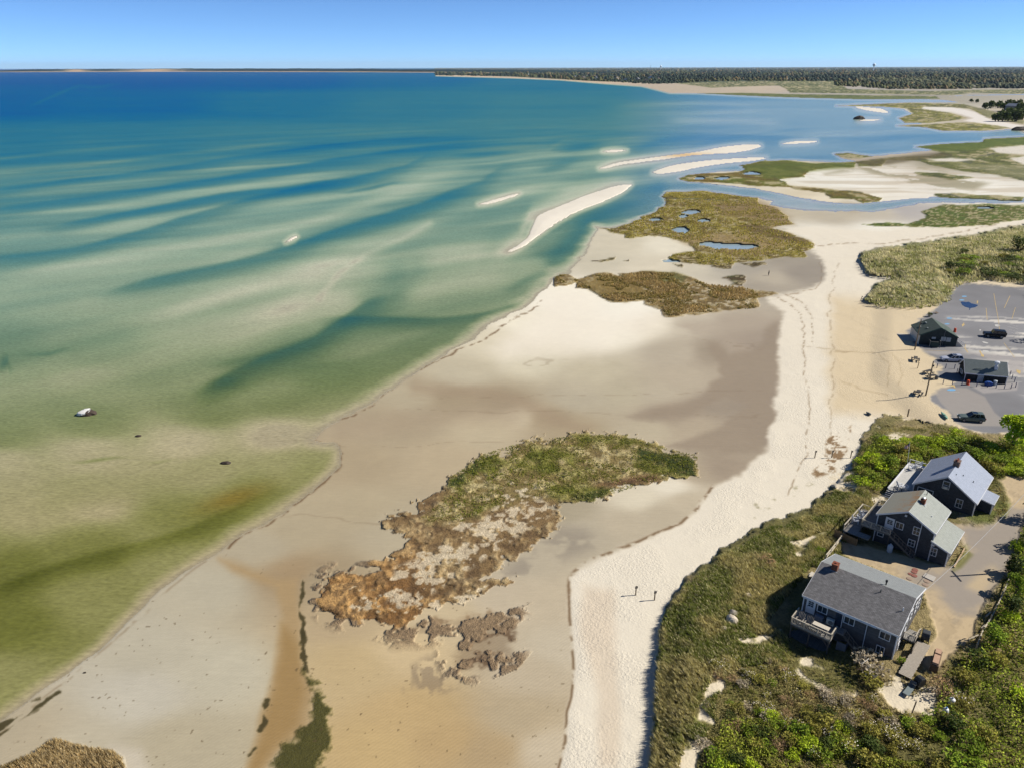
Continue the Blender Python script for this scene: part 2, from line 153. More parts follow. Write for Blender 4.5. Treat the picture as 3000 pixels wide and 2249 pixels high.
# sand waves on the sea bed: points (picture), width px, amount
WS = [('A', [(-200, 560), (0, 537), (300, 508), (700, 480)], 4, -.26), ('A', [(-200, 625), (0, 602), (400, 562), (800, 516), (1250, 470)], 5, -.24), ('A', [(-200, 700), (0, 672), (300, 637), (700, 585), (1100, 525), (1500, 470), (1800, 450), (2150, 440)], 9, .22), ('A', [(0, 700), (400, 650), (800, 600), (1200, 535)], 12, -.14),
 ('A', [(-200, 785), (0, 757), (400, 705), (800, 650), (1200, 585), (1600, 522), (1900, 484), (2200, 462)], 10, .26), ('A', [(0, 800), (400, 750), (800, 690), (1200, 630), (1500, 590)], 12, -.18),
 ('A', [(230, 835), (600, 762), (1000, 692), (1500, 632), (1750, 575), (1850, 528)], 10, .26), ('W', [(150, 500), (400, 462), (700, 425), (900, 392), (1000, 368)], 11, -.18),
 ('W', [(-100, 570), (0, 556), (150, 540), (260, 515), (400, 472), (560, 425), (720, 390), (800, 375)], 12, .28), ('W', [(0, 600), (200, 565), (400, 535), (560, 505), (640, 490), (760, 450), (880, 415), (990, 385)], 14, -.2), ('K', [(1400, 300), (1640, 255), (1790, 205)], 12, -.14),
 ('W', [(230, 635), (320, 607), (409, 592), (534, 560), (640, 535), (740, 492), (850, 462), (950, 428), (1040, 395), (1090, 360)], 15, .34), ('W', [(560, 540), (680, 520), (720, 505)], 12, .16),
 ('W', [(300, 700), (450, 650), (600, 605), (720, 565), (790, 535), (900, 490), (1000, 455)], 17, -.16), ('W', [(690, 645), (735, 590), (790, 550), (860, 520), (930, 482)], 7, -.14), ('W', [(500, 720), (600, 680), (690, 620)], 34, -.16),
 ('W', [(430, 850), (498, 812), (570, 777), (676, 735), (745, 690), (790, 655), (860, 640)], 20, .4), ('W', [(790, 640), (860, 600), (900, 580), (860, 625)], 24, .22), ('W', [(700, 690), (800, 688), (950, 692), (1050, 680), (1120, 655), (1165, 625), (1200, 585)], 11, .32), ('W', [(620, 800), (760, 790), (900, 740), (1020, 700)], 24, .12), ('W', [(860, 590), (960, 560), (1060, 555)], 26, -.14), ('W', [(880, 640), (1000, 620), (1100, 590)], 22, -.08),
 ('W', [(1195, 560), (1235, 520), (1290, 470), (1350, 440), (1420, 410)], 17, .3), ('W', [(1100, 622), (1140, 604), (1170, 590)], 8, .25), ('W', [(1060, 560), (1120, 520), (1150, 465), (1230, 425), (1370, 392)], 20, -.3), ('W', [(1020, 448), (1120, 415), (1200, 398)], 12, -.2), ('W', [(1290, 362), (1450, 338), (1640, 315)], 13, -.3), ('W', [(1400, 378), (1500, 358), (1650, 345)], 10, -.25), ('W', [(1280, 330), (1360, 327)], 14, -.2), ('W', [(1180, 325), (1220, 305), (1300, 300), (1400, 297)], 5, -.12), ('W', [(1220, 322), (1290, 312)], 9, .3), ('W', [(1380, 320), (1430, 305), (1520, 297)], 8, .26), ('W', [(1180, 365), (1240, 350)], 10, .22), ('W', [(1000, 338), (1050, 334), (1110, 330)], 6, .3), ('W', [(1490, 318), (1540, 300), (1620, 296), (1800, 300), (2100, 292)], 7, .14), ('W', [(940, 285), (1200, 283), (1500, 290), (1700, 298)], 9, .1), ('W', [(1010, 268), (800, 262), (600, 252), (400, 240)], 9, .07),
 ('W', [(60, 232), (170, 184), (200, 190), (260, 182)], 3, -.25), ('W', [(1440, 258), (1600, 262), (1700, 268)], 8, -.14), ('W', [(1500, 245), (1620, 242)], 5, -.14), ('W', [(1300, 232), (1500, 222), (1640, 228)], 5, -.1),
 ('K', [(0, 985), (50, 950), (60, 1000)], 11, .3), ('K', [(210, 910), (300, 905), (390, 880)], 4, .2), ('A', [(1500, 682), (1600, 666), (1700, 645)], 4, .35), ('W', [(1050, 720), (1000, 715), (940, 760)], 6, .05),
 ('W', [(-100, 1200), (0, 1170), (150, 1130), (300, 1105)], 26, -.16), ('W', [(-50, 1290), (100, 1230), (250, 1190), (400, 1150), (520, 1092), (600, 1055)], 17, .22), ('W', [(380, 1120), (480, 1095), (560, 1060)], 16, .08), ('K', [(500, 1560), (600, 1545), (720, 1530)], 3, .3), ('K', [(930, 1565), (1000, 1555), (1060, 1545)], 3, .12), ('K', [(1330, 975), (1450, 960), (1560, 930)], 9, .2), ('K', [(1250, 1110), (1350, 1080), (1450, 1075)], 12, .22)]
NEARR = np.array([(0, 192, 178, 146), (.12, 172, 162, 122), (.3, 146, 144, 92), (.5, 116, 118, 58), (.72, 88, 92, 36), (1., 58, 76, 42), (1.7, 34, 62, 60)], float)
FARR = np.array([(0, 216, 212, 192), (.12, 190, 200, 178), (.3, 148, 174, 154), (.5, 98, 142, 136), (.72, 64, 127, 138), (1., 38, 115, 142), (1.35, 2, 98, 150), (1.7, 0, 84, 152)], float)
def ramp(R, t): return np.stack([np.interp(t, R[:, 0], R[:, i]) for i in (1, 2, 3)], -1)
def rbf(C, u, v, n, sc=1.0):
    num = 0; den = 0
    for p in C:
        # picture-plane distance with far rows stretched
        s = 1+900/(p[1]-60.)
        d2 = (u-p[0])**2+((v-p[1])*s)**2
        wgt = 1/(d2+900*sc)**2; num = num+wgt[..., None]*p[2:2+n]; den = den+wgt
    return num/den[..., None]
def calm_(u, v): return sst(1280, 1560, u+(v-300)*.3)*sst(560, 430, v)*sst(165, 185, v)
def terrain(u, v, full=True):
    sh = u.shape; u = u.ravel().astype(float); v = v.ravel().astype(float)
    W0 = G(u, v, 0.); wx, wy = W0[:, 0], W0[:, 1]
    dep = (W0-np.array([0, 0, HC]))@Fw; ppm = F_/dep
    fore = np.clip(HC/dep, .02, 1)
    n1 = fbm(wx/7., wy/7., 5)-.5; n2 = fbm(wx/7.+91, wy/7.+37, 5)-.5
    am = np.clip(ppm*2.4, 1.2, 16)
    uu = u+n1*am*1.6; vv = v+n2*am*1.6*np.clip(fore*2.2, .12, 1)
    nf = fbm(wx/1.3, wy/1.3, 4); nm = fbm(wx/4.5+7, wy/4.5+3, 4); nl = fbm(wx/22., wy/22., 3)
    far = v < 300
    nfar = fbm(wx/120., wy/60., 4)
    # --- sea or land
    land = np.maximum.reduce([sd(LAND1, uu, vv, 70), sd(LAND2, uu, vv, 70), sd(LAND3, uu, vv, 30), sd(LAND4, u, v, 30)])
    bars = np.maximum.reduce([sd(spline(b), uu*.3+u*.7, vv*.3+v*.7, 20) for b in BARS])
    T = rbf(WC, u, v, 1)[:, 0]
    wamp = np.clip(ppm*1.5, .6, 7)
    us = u+(nl-.5)*wamp*2; vs = v+(fbm(wx/40+5, wy/40, 3)-.5)*wamp*1.0
    vs = np.where(v < 330, v+(nfar-.5)*3, vs)
    for fr, pts, wd, a in WS:
        P = V(fr, pts); wd = wd*(1.25 if v.min() < -9e9 or P[:, 1].mean() > 560 else 1.08); a = a*(.95 if a > 0 else 1.)
        mono = P[-1, 0]-P[0, 0]
        if mono < 0: P = P[::-1]; mono = -mono
        if np.all(np.diff(P[:, 0]) > 0) and mono > 1.6*abs(P[-1, 1]-P[0, 1]):
            # ridge and trough of a migrating sand wave: steep seaward side, long gentle lee
            q = np.linspace(0, 1, len(P)); tt = np.linspace(0, 1, 60); sx = np.interp(tt, q, P[:, 0]); sy = np.interp(tt, q, P[:, 1])
            sy = np.convolve(np.r_[np.full(4, sy[0])-(sy[1]-sy[0])*np.arange(4, 0, -1), sy, np.full(4, sy[-1])+(sy[-1]-sy[-2])*np.arange(1, 5)], np.ones(9)/9, 'valid')
            dv = vs-np.interp(us, sx, sy); e = .22*mono+6; fade = sst(P[0, 0]-e*.3, P[0, 0]+e*.7, us)*sst(P[-1, 0]+e*.3, P[-1, 0]-e*.7, us)
            if mono < 190:
                uc = (P[0, 0]+P[-1, 0])/2; T = T+a*np.exp(-((us-uc)/(mono*.62))**2-(dv/wd)**2)
            elif a > 0 and mono > 300: T = T+a*(1.5 if fr == 'A' else 1.15)*fade*np.where(dv < 0, np.exp(-(dv/(wd*.42))**2), np.exp(-(dv/(wd*1.45))**2))
            else: T = T+a*fade*np.exp(-(dv/wd)**2)
        else:
            d = sl_(P, us, vs, wd*2.6); T = T+a*.9*np.exp(-(d/wd)**2*.9)
    ca, sa_ = math.cos(.62), math.sin(.62); al = wx*ca+wy*sa_; ac = -wx*sa_+wy*ca
    nb = fbm(al/170., ac/22.+fbm(al/90, ac/90, 2)*1.6, 3)-.5; nb2 = fbm(al/60.+9, ac/7., 3)-.5
    T = T+.38*nb*sst(230, 330, v)*sst(1000, 700, v)+.10*nb2*sst(300, 420, v)*(.4+T)+.16*(fbm(wx/500, wy/160, 4)-.5)*sst(420, 250, v)
    T = T*(1+.10*(nl-.5)+.12*(nfar-.5))
    T = T-.16*calm_(u, v); T = np.clip(T, .07, 1.7)
    shw = np.clip((v-150)*.11, 2., 46.); kb = sst(1180, 1330, u)*sst(560, 440, v); shw = shw*(1-kb)+np.minimum(shw, 7)*kb; shore = sst(0, 1, -land/shw)
    T = T*np.clip(shore, 0, 1)**.75
    bsh = sst(0, 12, -bars); T = T*(.3+.7*bsh)
    sea = (land < 0) & (bars < 0)
    tint = sst(360, 1120, v+(u-500)*.12)
    wcol = ramp(NEARR, T)*tint[:, None]+ramp(FARR, T)*(1-tint)[:, None]
    # orange weed tint in the near pool
    og = np.exp(-(((u-505)/70)**2+((v-1075-(505-u)*.3)/20)**2)); og = og*.55
    wcol = wcol*(1-og[:, None])+np.array([128, 100, 30])*og[:, None]
    z = np.where(land >= 0, .04+np.clip(land, 0, 200)*.0016, 0.)
    z = np.where(bars > 0, .04+bars*.01, z)
    calm = sst(1280, 1560, u+(v-300)*.3)*sst(560, 430, v)*sst(165, 185, v)
    z = np.where(sea, -.02-T*2.2, z); z = np.where(bars > 0, np.maximum(z, .06), z)
    # --- land colours
    col = rbf(FC, u, v, 3, .5); col = 255*(col/255)**.88*np.array([1.02, 1.03, 1.01])
    col = np.where((bars > 0)[:, None], np.array([244, 235, 216.]), col); ob = np.exp(-((u-1478)/55)**2-((v-335)/6)**2)*.7*(bars > -8); col = col*(1-ob[:, None])+np.array([222, 178, 112.])*ob[:, None]
    # thin water-worn streaks on the flats
    col = col*(1+.05*(nl-.5)+.05*(nm-.5))[:, None]
    g = np.zeros(u.size); dry = np.zeros(u.size); wet = np.full(u.size, .25); cls = np.zeros(u.size, int)
    def over(d, rgb, soft, amt=1., nz=None, na=0.):
        nonlocal col
        dd = d+(0 if nz is None else (nz-.5)*na)
        a = sst(-soft, soft, dd)*amt
        col = col*(1-a[:, None])+np.asarray(rgb, float)*a[:, None]
        return a
    # muddy channel, lower left
    over(sd(V('D', [(1620, 350), (1665, 350), (1700, 405), (1780, 378), (1845, 335), (1865, 275), (1905, 262), (1915, 330), (1892, 560), (1882, 700), (1820, 790), (1700, 800), (1560, 785), (1450, 775), (1500, 750), (1650, 705), (1790, 610), (1700, 575), (1560, 632), (1400, 665), (1290, 640), (1480, 600), (1600, 556), (1668, 490), (1650, 430)]), uu, vv, 60), (158, 142, 120), 9, .85)
    over(sd(V('D', [(1490, 268), (1640, 262), (1830, 246), (1900, 262), (1860, 300), (1840, 345), (1760, 372), (1700, 380), (1650, 330), (1560, 320)]), uu, vv, 60), (178, 163, 142), 10, .6)
    d = sl_(V('D', [(440, 535), (600, 548), (760, 558), (860, 590), (960, 640), (1060, 690), (1130, 700)]), uu, vv, 30); a = np.exp(-(d/17)**2)*.6; col = col*(1-a[:, None])+np.array([166, 146, 118])*a[:, None]
    d = sl_(V('D', [(150, 700), (400, 680), (640, 640), (820, 640)]), uu, vv, 30); a = np.exp(-(d/30)**2)*.35; col = col*(1-a[:, None])+np.array([168, 148, 122])*a[:, None]
    over(sd(V('D', [(980, 130), (1090, 115), (1160, 170), (1240, 190), (1380, 195), (1440, 230), (1420, 280), (1300, 340), (1180, 400), (1000, 400), (800, 420), (760, 370), (900, 260)]), uu, vv, 60), (250, 240, 220), 34, .75)
    over(sd(V('F', [(1240, 450), (1330, 480), (1580, 590), (1700, 590), (1720, 800), (1720, 1000), (1790, 1200), (1760, 1420), (1600, 1560), (1500, 1700), (1380, 1700), (1470, 1480), (1530, 1250), (1570, 1030), (1610, 800), (1580, 650), (1330, 530)]), uu, vv), (176, 150, 108), 14)
    over(sd(V('F', [(1600, 850), (1720, 950), (1740, 1200), (1700, 1400), (1560, 1560), (1450, 1700), (1400, 1700), (1500, 1440), (1560, 1200), (1600, 1000)]), uu, vv), (154, 122, 70), 18, .6)
    gr = sd(V('F', [(1745, 1080), (1790, 1150), (1830, 1220), (1870, 1300), (1890, 1400), (1885, 1550), (1830, 1680), (1790, 1800), (1500, 1800), (1560, 1650), (1640, 1540), (1720, 1440), (1790, 1330), (1795, 1230), (1750, 1120)]), uu, vv)
    a = over(gr, (66, 64, 18), 9, .9, nf*.7+fbm(wx/.5+4, wy/.5, 3)*.3, 60); g = np.maximum(g, a*.3)
    for fr, pts, wd in (('F', [(1735, 600), (1735, 680), (1715, 760), (1735, 850), (1735, 900)], 4), ('F', [(1740, 900), (1740, 1000), (1770, 1100)], 5), ('F', [(1530, 1270), (1520, 1340), (1520, 1400), (1490, 1440)], 4), ('F', [(1460, 1530), (1420, 1580)], 4), ('F', [(-20, 1430), (60, 1390), (130, 1345)], 5), ('F', [(180, 1285), (220, 1270)], 4), ('F', [(0, 1465), (100, 1400), (210, 1320), (330, 1235)], 3)):
        d = wd-sl_(V(fr, pts), uu, vv, wd*3); over(d, (66, 58, 28), 3, .9, nf, wd*5)
    # dark mud and broken rubble fringe around the peat bank
    m1 = sd(M1, uu, vv); m1b = sd(M1B, uu, vv)
    fr_ = sst(-46, -4, np.maximum(m1, m1b))*sst(.47, .56, nf*.6+nm*.4)
    fr_ = fr_*(sd(V('E', [(100, 700), (400, 700), (700, 1000), (1100, 900), (1500, 500), (1500, 700), (1050, 1200), (700, 1350), (400, 1150), (60, 1000)]), u, v) > 0)
    col = col*(1-.8*fr_[:, None])+np.array([126, 102, 74])*.8*fr_[:, None]; z = z+fr_*.05; g = np.maximum(g, fr_*.8)
    gy = sst(-30, 10, sd(V('E', [(1000, 760), (1150, 640), (1240, 560), (1360, 570), (1400, 620), (1250, 680), (1080, 760)]), u, v))*sst(.46, .6, nm)
    col = col*(1-.5*gy[:, None])+np.array([136, 126, 112])*.5*gy[:, None]
    gy = sst(-20, 12, sd(V('E', [(560, 1200), (640, 1150), (760, 1180), (900, 1220), (760, 1280), (640, 1330), (540, 1300)]), u, v))*sst(.45, .6, fbm(wx/1.2+wy/4, wy/5.-wx/6, 3))
    gy = gy*sst(.42, .58, nf); col = col*(1-.5*gy[:, None])+np.array([128, 112, 92])*.5*gy[:, None]
    # dry beach, dune sand, car-park sand
    bch = sd(BEACH, uu, vv); a = over(bch+(nf-.5)*10, (236, 226, 205), 8)
    dry = np.maximum(dry, sst(-4, 22, bch)*(.35+.9*sst(.35, .65, nm))); wet = wet*(1-a)
    a = over(sd(np.array([(1800, 640), (1900, 650), (2060, 610), (2140, 600), (2212, 610), (2212, 960), (1900, 900), (1800, 890), (1790, 800), (1795, 700)]), uu, vv), (222, 203, 168), 22)
    over(sd(np.array([(1255, 1260), (1320, 1270), (1330, 1400), (1340, 1560), (1330, 1658), (1290, 1658), (1290, 1500), (1260, 1380)]), uu, vv), (222, 205, 180), 16, .75)
    # wrack lines
    for fr, pts, wd, am_ in (('W', [(1202, 1658), (1226, 1560), (1236, 1450), (1238, 1350), (1226, 1290), (1225, 1245), (1250, 1222), (1290, 1205), (1400, 1160), (1470, 1130), (1512, 1090), (1542, 1052)], 3.4, .8),
            ('W', [(1700, 1060), (1740, 985), (1745, 880), (1740, 760), (1735, 700), (1712, 665), (1680, 645)], 1.8, .5), ('W', [(1790, 960), (1798, 880), (1800, 760), (1790, 680), (1800, 620), (1812, 570)], 2, .32),
            ('D', [(140, 830), (110, 800), (60, 745), (-10, 720)], 1.5, .3), ('D', [(0, 710), (130, 665), (250, 605), (370, 520), (500, 440), (640, 370), (760, 310), (800, 285), (830, 262), (900, 225), (960, 180)], 1.6, .75), ('D', [(610, 335), (660, 325), (690, 300)], 2, .35),
            ('W', [(738, 965), (739, 985), (722, 1015), (700, 1042), (650, 1078), (560, 1132), (500, 1170), (482, 1192)], 2.1, .75), ('W', [(722, 1018), (738, 985)], 5, .6), ('W', [(506, 1168), (480, 1190), (488, 1204)], 3, .5),
            ('W', [(0, 1584), (80, 1520), (140, 1470), (230, 1395), (330, 1300), (440, 1210)], 2.5, .28), ('C', [(1130, 470), (1320, 470), (1600, 462), (1850, 430), (2000, 400), (2212, 345)], 1.3, .5), ('C', [(1180, 690), (1250, 720), (1290, 790), (1300, 880)], 1.8, .5), ('C', [(1330, 540), (1345, 600), (1300, 660), (1200, 690)], 1.6, .4),
            ('W', [(1440, 1230), (1400, 1240), (1350, 1300)], 0, 0)):
        if wd == 0: continue
        d = sl_(V(fr, pts), uu, vv, wd*3); a = np.exp(-(d/wd)**2)*am_*sst(.36, .56, nf)
        col = col*(1-a[:, None])+np.array([110, 84, 54])*a[:, None]
    a = sst(-3, 5, sd(V('H', [(640, 40), (830, 0), (780, 180), (720, 280), (700, 370), (540, 400), (500, 360), (560, 300), (600, 200), (600, 120)]), uu, vv))*sst(.47, .55, nf*.45+nm*.2+fbm(wx/.5, wy/.5, 3)*.35)
    col = col*(1-a[:, None]*.85)+np.array([128, 98, 62])*a[:, None]*.85
    a = sst(-3, 5, sd(V('H', [(-10, 650), (130, 590), (320, 480), (480, 440), (560, 470), (400, 560), (200, 700), (0, 770)]), uu, vv))*sst(.5, .58, nf*.5+nm*.5)
    col = col*(1-a[:, None]*.6)+np.array([130, 122, 84])*a[:, None]*.6
    # --- marshes
    def marsh(P, c1, c2, h=.35, soft=1.5, nk=None, amt=1.):
        nonlocal col, z, g, cls, wet
        d = sd(P, uu, vv); a = sst(-soft, soft, d)*amt
        k = (nm if nk is None else nk); k = sst(.35, .62, k)[:, None]
        cc = np.asarray(c1, float)*k+np.asarray(c2, float)*(1-k)
        col = col*(1-a[:, None])+cc*a[:, None]
        z = np.where(d > 0, np.maximum(z, .05+h*sst(0, 6, d)*(.6+.6*nm)), z)
        fine = np.where(v < 430, fbm(wx/7+11, wy/9, 4), nf); a2 = a*sst(.55, .63, fine)*.8; col = col*(1-a2[:, None])+np.array([186, 172, 136])*a2[:, None]
        a3 = a*sst(.40, .33, fine)*.6; col = col*(1-a3[:, None])+np.asarray(c2, float)*.72*a3[:, None]
        rid = (1-sst(.004, .016, np.abs(fbm(wx/34+3, wy/44, 3)-.5)))*(v < 440)*a*.8; col = col*(1-rid[:, None])+np.array([78, 84, 62])*rid[:, None]
        g = np.maximum(g, a); cls = np.where((d > 0) & (amt > .5), 1, cls); wet = wet*(1-a)
        return a
    nmar = np.where(v < 430, fbm(wx/18, wy/26, 4), nm)
    marsh(M3, (148, 134, 50), (118, 100, 44), .4, 1.4, nmar)
    over(sd(V('C', [(1000, 270), (1060, 268), (1150, 315), (1220, 375), (1120, 392), (1000, 350), (900, 340), (860, 290), (950, 280)]), uu, vv), (140, 116, 78), 12, .7)
    over(sd(V('C', [(700, 440), (900, 415), (1100, 430), (1180, 470), (1060, 510), (900, 500), (780, 470)]), uu, vv), (158, 134, 92), 10, .75)
    over(sd(V('C', [(1000, 380), (1150, 400), (1300, 455), (1240, 465), (1100, 430), (1000, 400)]), uu, vv), (98, 78, 40), 4, .7)
    for P in (V('C', [(840, 545), (960, 550), (965, 566), (860, 562)]), V('C', [(990, 545), (1080, 548), (1092, 562), (1050, 560)]), V('C', [(335, 536), (390, 528), (452, 520), (440, 532), (380, 542)]), V('C', [(700, 556), (745, 556), (740, 566)]), V('C', [(480, 537), (500, 535), (498, 542)])): marsh(P, (104, 92, 42), (84, 68, 34), .25)
    marsh(V('C', [(890, 614), (960, 600), (990, 598), (1004, 612), (1000, 640), (930, 640), (960, 628)]), (78, 78, 30), (84, 66, 32), .25)
    marsh(M2, (156, 132, 78), (130, 108, 62), .35, 1.6)
    over(sd(V('C', [(560, 583), (700, 590), (760, 610), (720, 640), (600, 640), (560, 610), (480, 606)]), uu, vv), (98, 96, 42), 6, .8)
    over(sd(V('C', [(280, 620), (430, 605), (560, 640), (570, 690), (500, 712), (400, 700), (330, 660)]), uu, vv), (140, 118, 62), 8, .7)
    a = sst(-10, 12, sd(V('C', [(560, 640), (780, 620), (1000, 660), (1050, 740), (740, 765), (640, 740)]), u, v))*sst(.5, .6, nf*.5+nm*.5)
    col = col*(1-a[:, None]*.8)+np.array([206, 192, 164])*a[:, None]*.8
    marsh(M4, (98, 106, 16), (118, 100, 32), .4, 1.2, nmar)
    over(sd(V('C', [(985, 127), (1090, 105), (1300, 118), (1480, 112), (1480, 132), (1300, 148), (1200, 180), (1000, 160)]), uu, vv), (84, 96, 12), 5, .75)
    marsh(M5, (84, 104, 14), (98, 102, 24), .4, 1.2, nmar)
    for P in M6: marsh(P, (120, 120, 56), (92, 98, 34), .4, 1.2, nmar)
    over(sd(V('C', [(1740, 45), (2040, 10), (2212, 2), (3200, -40), (3200, 20), (2100, 40), (2000, 60), (1850, 66)]), uu, vv), (84, 102, 12), 4, .85)
    over(sd(V('C', [(1482, 110), (1640, 90), (1850, 68), (1900, 80), (1700, 110), (1560, 132)]), uu, vv), (92, 80, 40), 4, .7)
    over(sd(V('C', [(1900, 120), (2100, 120), (2212, 130), (3000, 140), (3000, 200), (2212, 190), (2100, 165)]), uu, vv), (142, 140, 104), 6, .6)
    for P in M6S: over(sd(P, uu, vv), (228, 220, 204), 2.5)
    for P in M7: marsh(P, (126, 124, 44), (108, 106, 52), .4, .8, nfar)
    over(sd(V('B', [(1950, 228), (2080, 262), (2212, 300), (2212, 316), (2050, 284), (1990, 245)]), uu, vv), (132, 128, 92), 2, .8)
    over(sd(V('B', [(1770, 243), (1900, 243), (2000, 263), (2065, 296), (2212, 324), (2212, 342), (2100, 322), (1950, 302), (1990, 290), (1900, 262)]), uu, vv), (238, 230, 218), 1.5)
    # hummocks and sand between scattered clumps inside the big white sand field
    a = sst(.50, .58, fbm(wx/14, wy/30+5, 5))*sst(0, 16, sd(V('C', [(1250, 170), (1500, 110), (1800, 120), (2100, 200), (2000, 250), (1700, 230), (1500, 160), (1300, 190)]), u, v))
    col = col*(1-a[:, None]*.7)+np.array([140, 130, 92])*a[:, None]*.7
    stre = fbm(wx/60., wy/9., 4); a = sst(.54, .64, stre)*sst(0, 8, sd(V('C', [(1150, 180), (1500, 105), (1900, 130), (2400, 200), (2400, 262), (2000, 255), (1600, 270), (1300, 220)]), u, v))*(1-g)*.55
    col = col*(1-a[:, None])+np.array([196, 180, 152])*a[:, None]
    rl = (1-sst(.003, .012, np.abs(fbm(wx/30+7, wy/11, 4)-.5)))*sst(0, 40, sd(np.array([(700, 950), (1100, 740), (1660, 700), (1670, 960), (1500, 1020), (1250, 930), (900, 1150), (620, 1240), (560, 1180)]), u, v))*.22
    col = col*(1-rl[:, None])+np.array([128, 108, 82])*rl[:, None]
    for fr, pts in (('P', [(420, 880), (500, 990), (545, 1100), (540, 1240)]), ('P', [(560, 880), (640, 1020), (665, 1130), (645, 1230)]), ('P', [(0, 870), (120, 880), (380, 885)]), ('D', [(2000, 355), (2080, 370), (2212, 388)]), ('P', [(60, 1180), (260, 1260), (520, 1330)])):
        d = sl_(V(fr, pts), uu, vv, 5); a = np.exp(-(d/1.3)**2)*.35; col = col*(1-a[:, None])+np.array([160, 138, 102])*a[:, None]
    # --- the peat bank
    d = np.where(m1 > -59, m1+(nf-.5)*30+(fbm(wx/.6+8, wy/.6, 3)-.5)*14+2, m1); a = sst(-2, 2, d); ka = sst(.4, .6, nf*.5+nm*.5)[:, None]
    orange = sst(-60, 60, sd(V('E', [(0, 700), (560, 640), (700, 880), (600, 1200), (0, 1200)]), u, v, 80))[:, None]
    cc = (np.array([186, 162, 118])*ka+np.array([136, 110, 72])*(1-ka))*(1-orange)+(np.array([198, 156, 98])*ka+np.array([134, 98, 56])*(1-ka))*orange
    gg = sst(-14, 14, sd(M1G, uu, vv))[:, None]
    kg = sst(.36, .64, nm)[:, None]; kf = sst(.42, .6, nf)[:, None]
    gc = (np.array([132, 130, 58])*kf+np.array([98, 102, 34])*(1-kf))*kg+(np.array([196, 180, 130])*kf+np.array([142, 124, 76])*(1-kf))*(1-kg)
    cc = cc*(1-gg)+gc*gg
    br = sst(-12, 12, sd(V('E', [(1400, 355), (1550, 310), (1700, 300), (1720, 330), (1550, 362), (1430, 365)]), uu, vv))[:, None]; cc = cc*(1-br)+np.array([116, 88, 58])*br
    dg = np.maximum.reduce([sd(V('E', P), uu, vv, 30) for P in ([(1620, 185), (1760, 205), (1885, 215), (1886, 300), (1800, 295), (1700, 240), (1620, 240)], [(740, 315), (800, 292), (800, 345), (745, 355)], [(800, 290), (870, 230), (900, 240), (840, 300)], [(1320, 400), (1480, 375), (1480, 400), (1420, 430)])])
    dg = sst(-5, 5, dg)[:, None]; cc = cc*(1-dg)+np.array([66, 76, 24])*dg
    sdw = sst(0, 7, np.maximum.reduce([sd(P, uu, vv, 40) for P in M1W])*.8+(nf-.5)*50+(fbm(wx/.7, wy/.7+5, 3)-.5)*60)[:, None]
    wh = sst(.5, .58, fbm(wx/2.2+3, wy/2.2, 4)+.0)*sst(-10, 40, -np.abs(sd(V('E', [(430, 900), (500, 700), (800, 600), (960, 420), (1150, 400), (1200, 480), (900, 680), (600, 850)]), u, v, 80)-0)+40)
    wi = sst(-4, 10, sd(V('E', [(430, 950), (480, 720), (800, 600), (960, 420), (1180, 400), (1230, 480), (900, 700), (600, 900)]), u, v, 60))*sst(.55, .6, fbm(wx/1.3+3, wy/1.3, 5))
    sdw = np.maximum(sdw, wi[:, None]*.95)
    sdw = sdw*.85; cc = cc*(1-sdw)+np.array([222, 206, 176])*sdw
    col = col*(1-a[:, None])+cc*a[:, None]
    nff = fbm(wx/.55+5, wy/.55, 4); pz = .10+.34*sst(0, 4, d)*(1-sdw[:, 0])*(.3+1.0*sst(.4, .6, nf*.45+nm*.25+nff*.3)); cra = sst(.53, .6, fbm(wx/.9+40, wy/1.4+9, 4))*(d > 0)*(1-gg[:, 0]*.6)
    col = col*(1-(cra*a)[:, None]*.45*(1-sdw))+np.array([84, 64, 42])*(cra*a)[:, None]*.45*(1-sdw); z = np.where(d > 0, np.maximum(z, pz), z); g = np.maximum(g, a*(.6+.4*gg[:, 0])); cls = np.where(d > 0, 1, cls); wet = wet*(1-a)
    d = m1b+(nf-.5)*26+(nm-.5)*22; a = sst(-12, 9, d)*(.35+.6*sst(.4, .55, nf))
    cc = np.array([150, 126, 94])*ka+np.array([104, 82, 58])*(1-ka); col = col*(1-a[:, None])+cc*a[:, None]
    z = np.where(d > 0, np.maximum(z, .07+.08*sst(0, 10, d)*sst(.4, .6, nf)), z); cls = np.where(m1b > 0, 1, cls)
    # bottom-left reed bed
    bl = sd(V('F', [(-200, 1700), (40, 1640), (200, 1570), (280, 1505), (320, 1490), (420, 1520), (540, 1545), (640, 1555), (700, 1600), (740, 1700), (700, 2100), (-600, 2100)]), uu, vv)
    a = over(bl, (138, 120, 84), 5, 1, nf, 8); z = np.where(bl > 0, np.maximum(z, .1+.3*nf), z); g = np.maximum(g, a); cls = np.where(bl > 0, 1, cls)
    a = sst(-25, 15, sd(V('F', [(640, 1540), (800, 1560), (850, 1700), (760, 1700), (700, 1600)]), u, v)); col = col*(1-a[:, None]*.6)+np.array([214, 204, 186])*a[:, None]*.6
    # sparse flecks of weed over the lower flats
    fl = sst(.84, .88, fbm(wx/.45, wy/.45, 2))*sst(.42, .6, nm)*sst(1150, 1300, v)*(u < 1220); col = col*(1-.6*fl[:, None])+np.array([92, 76, 50])*.6*fl[:, None]
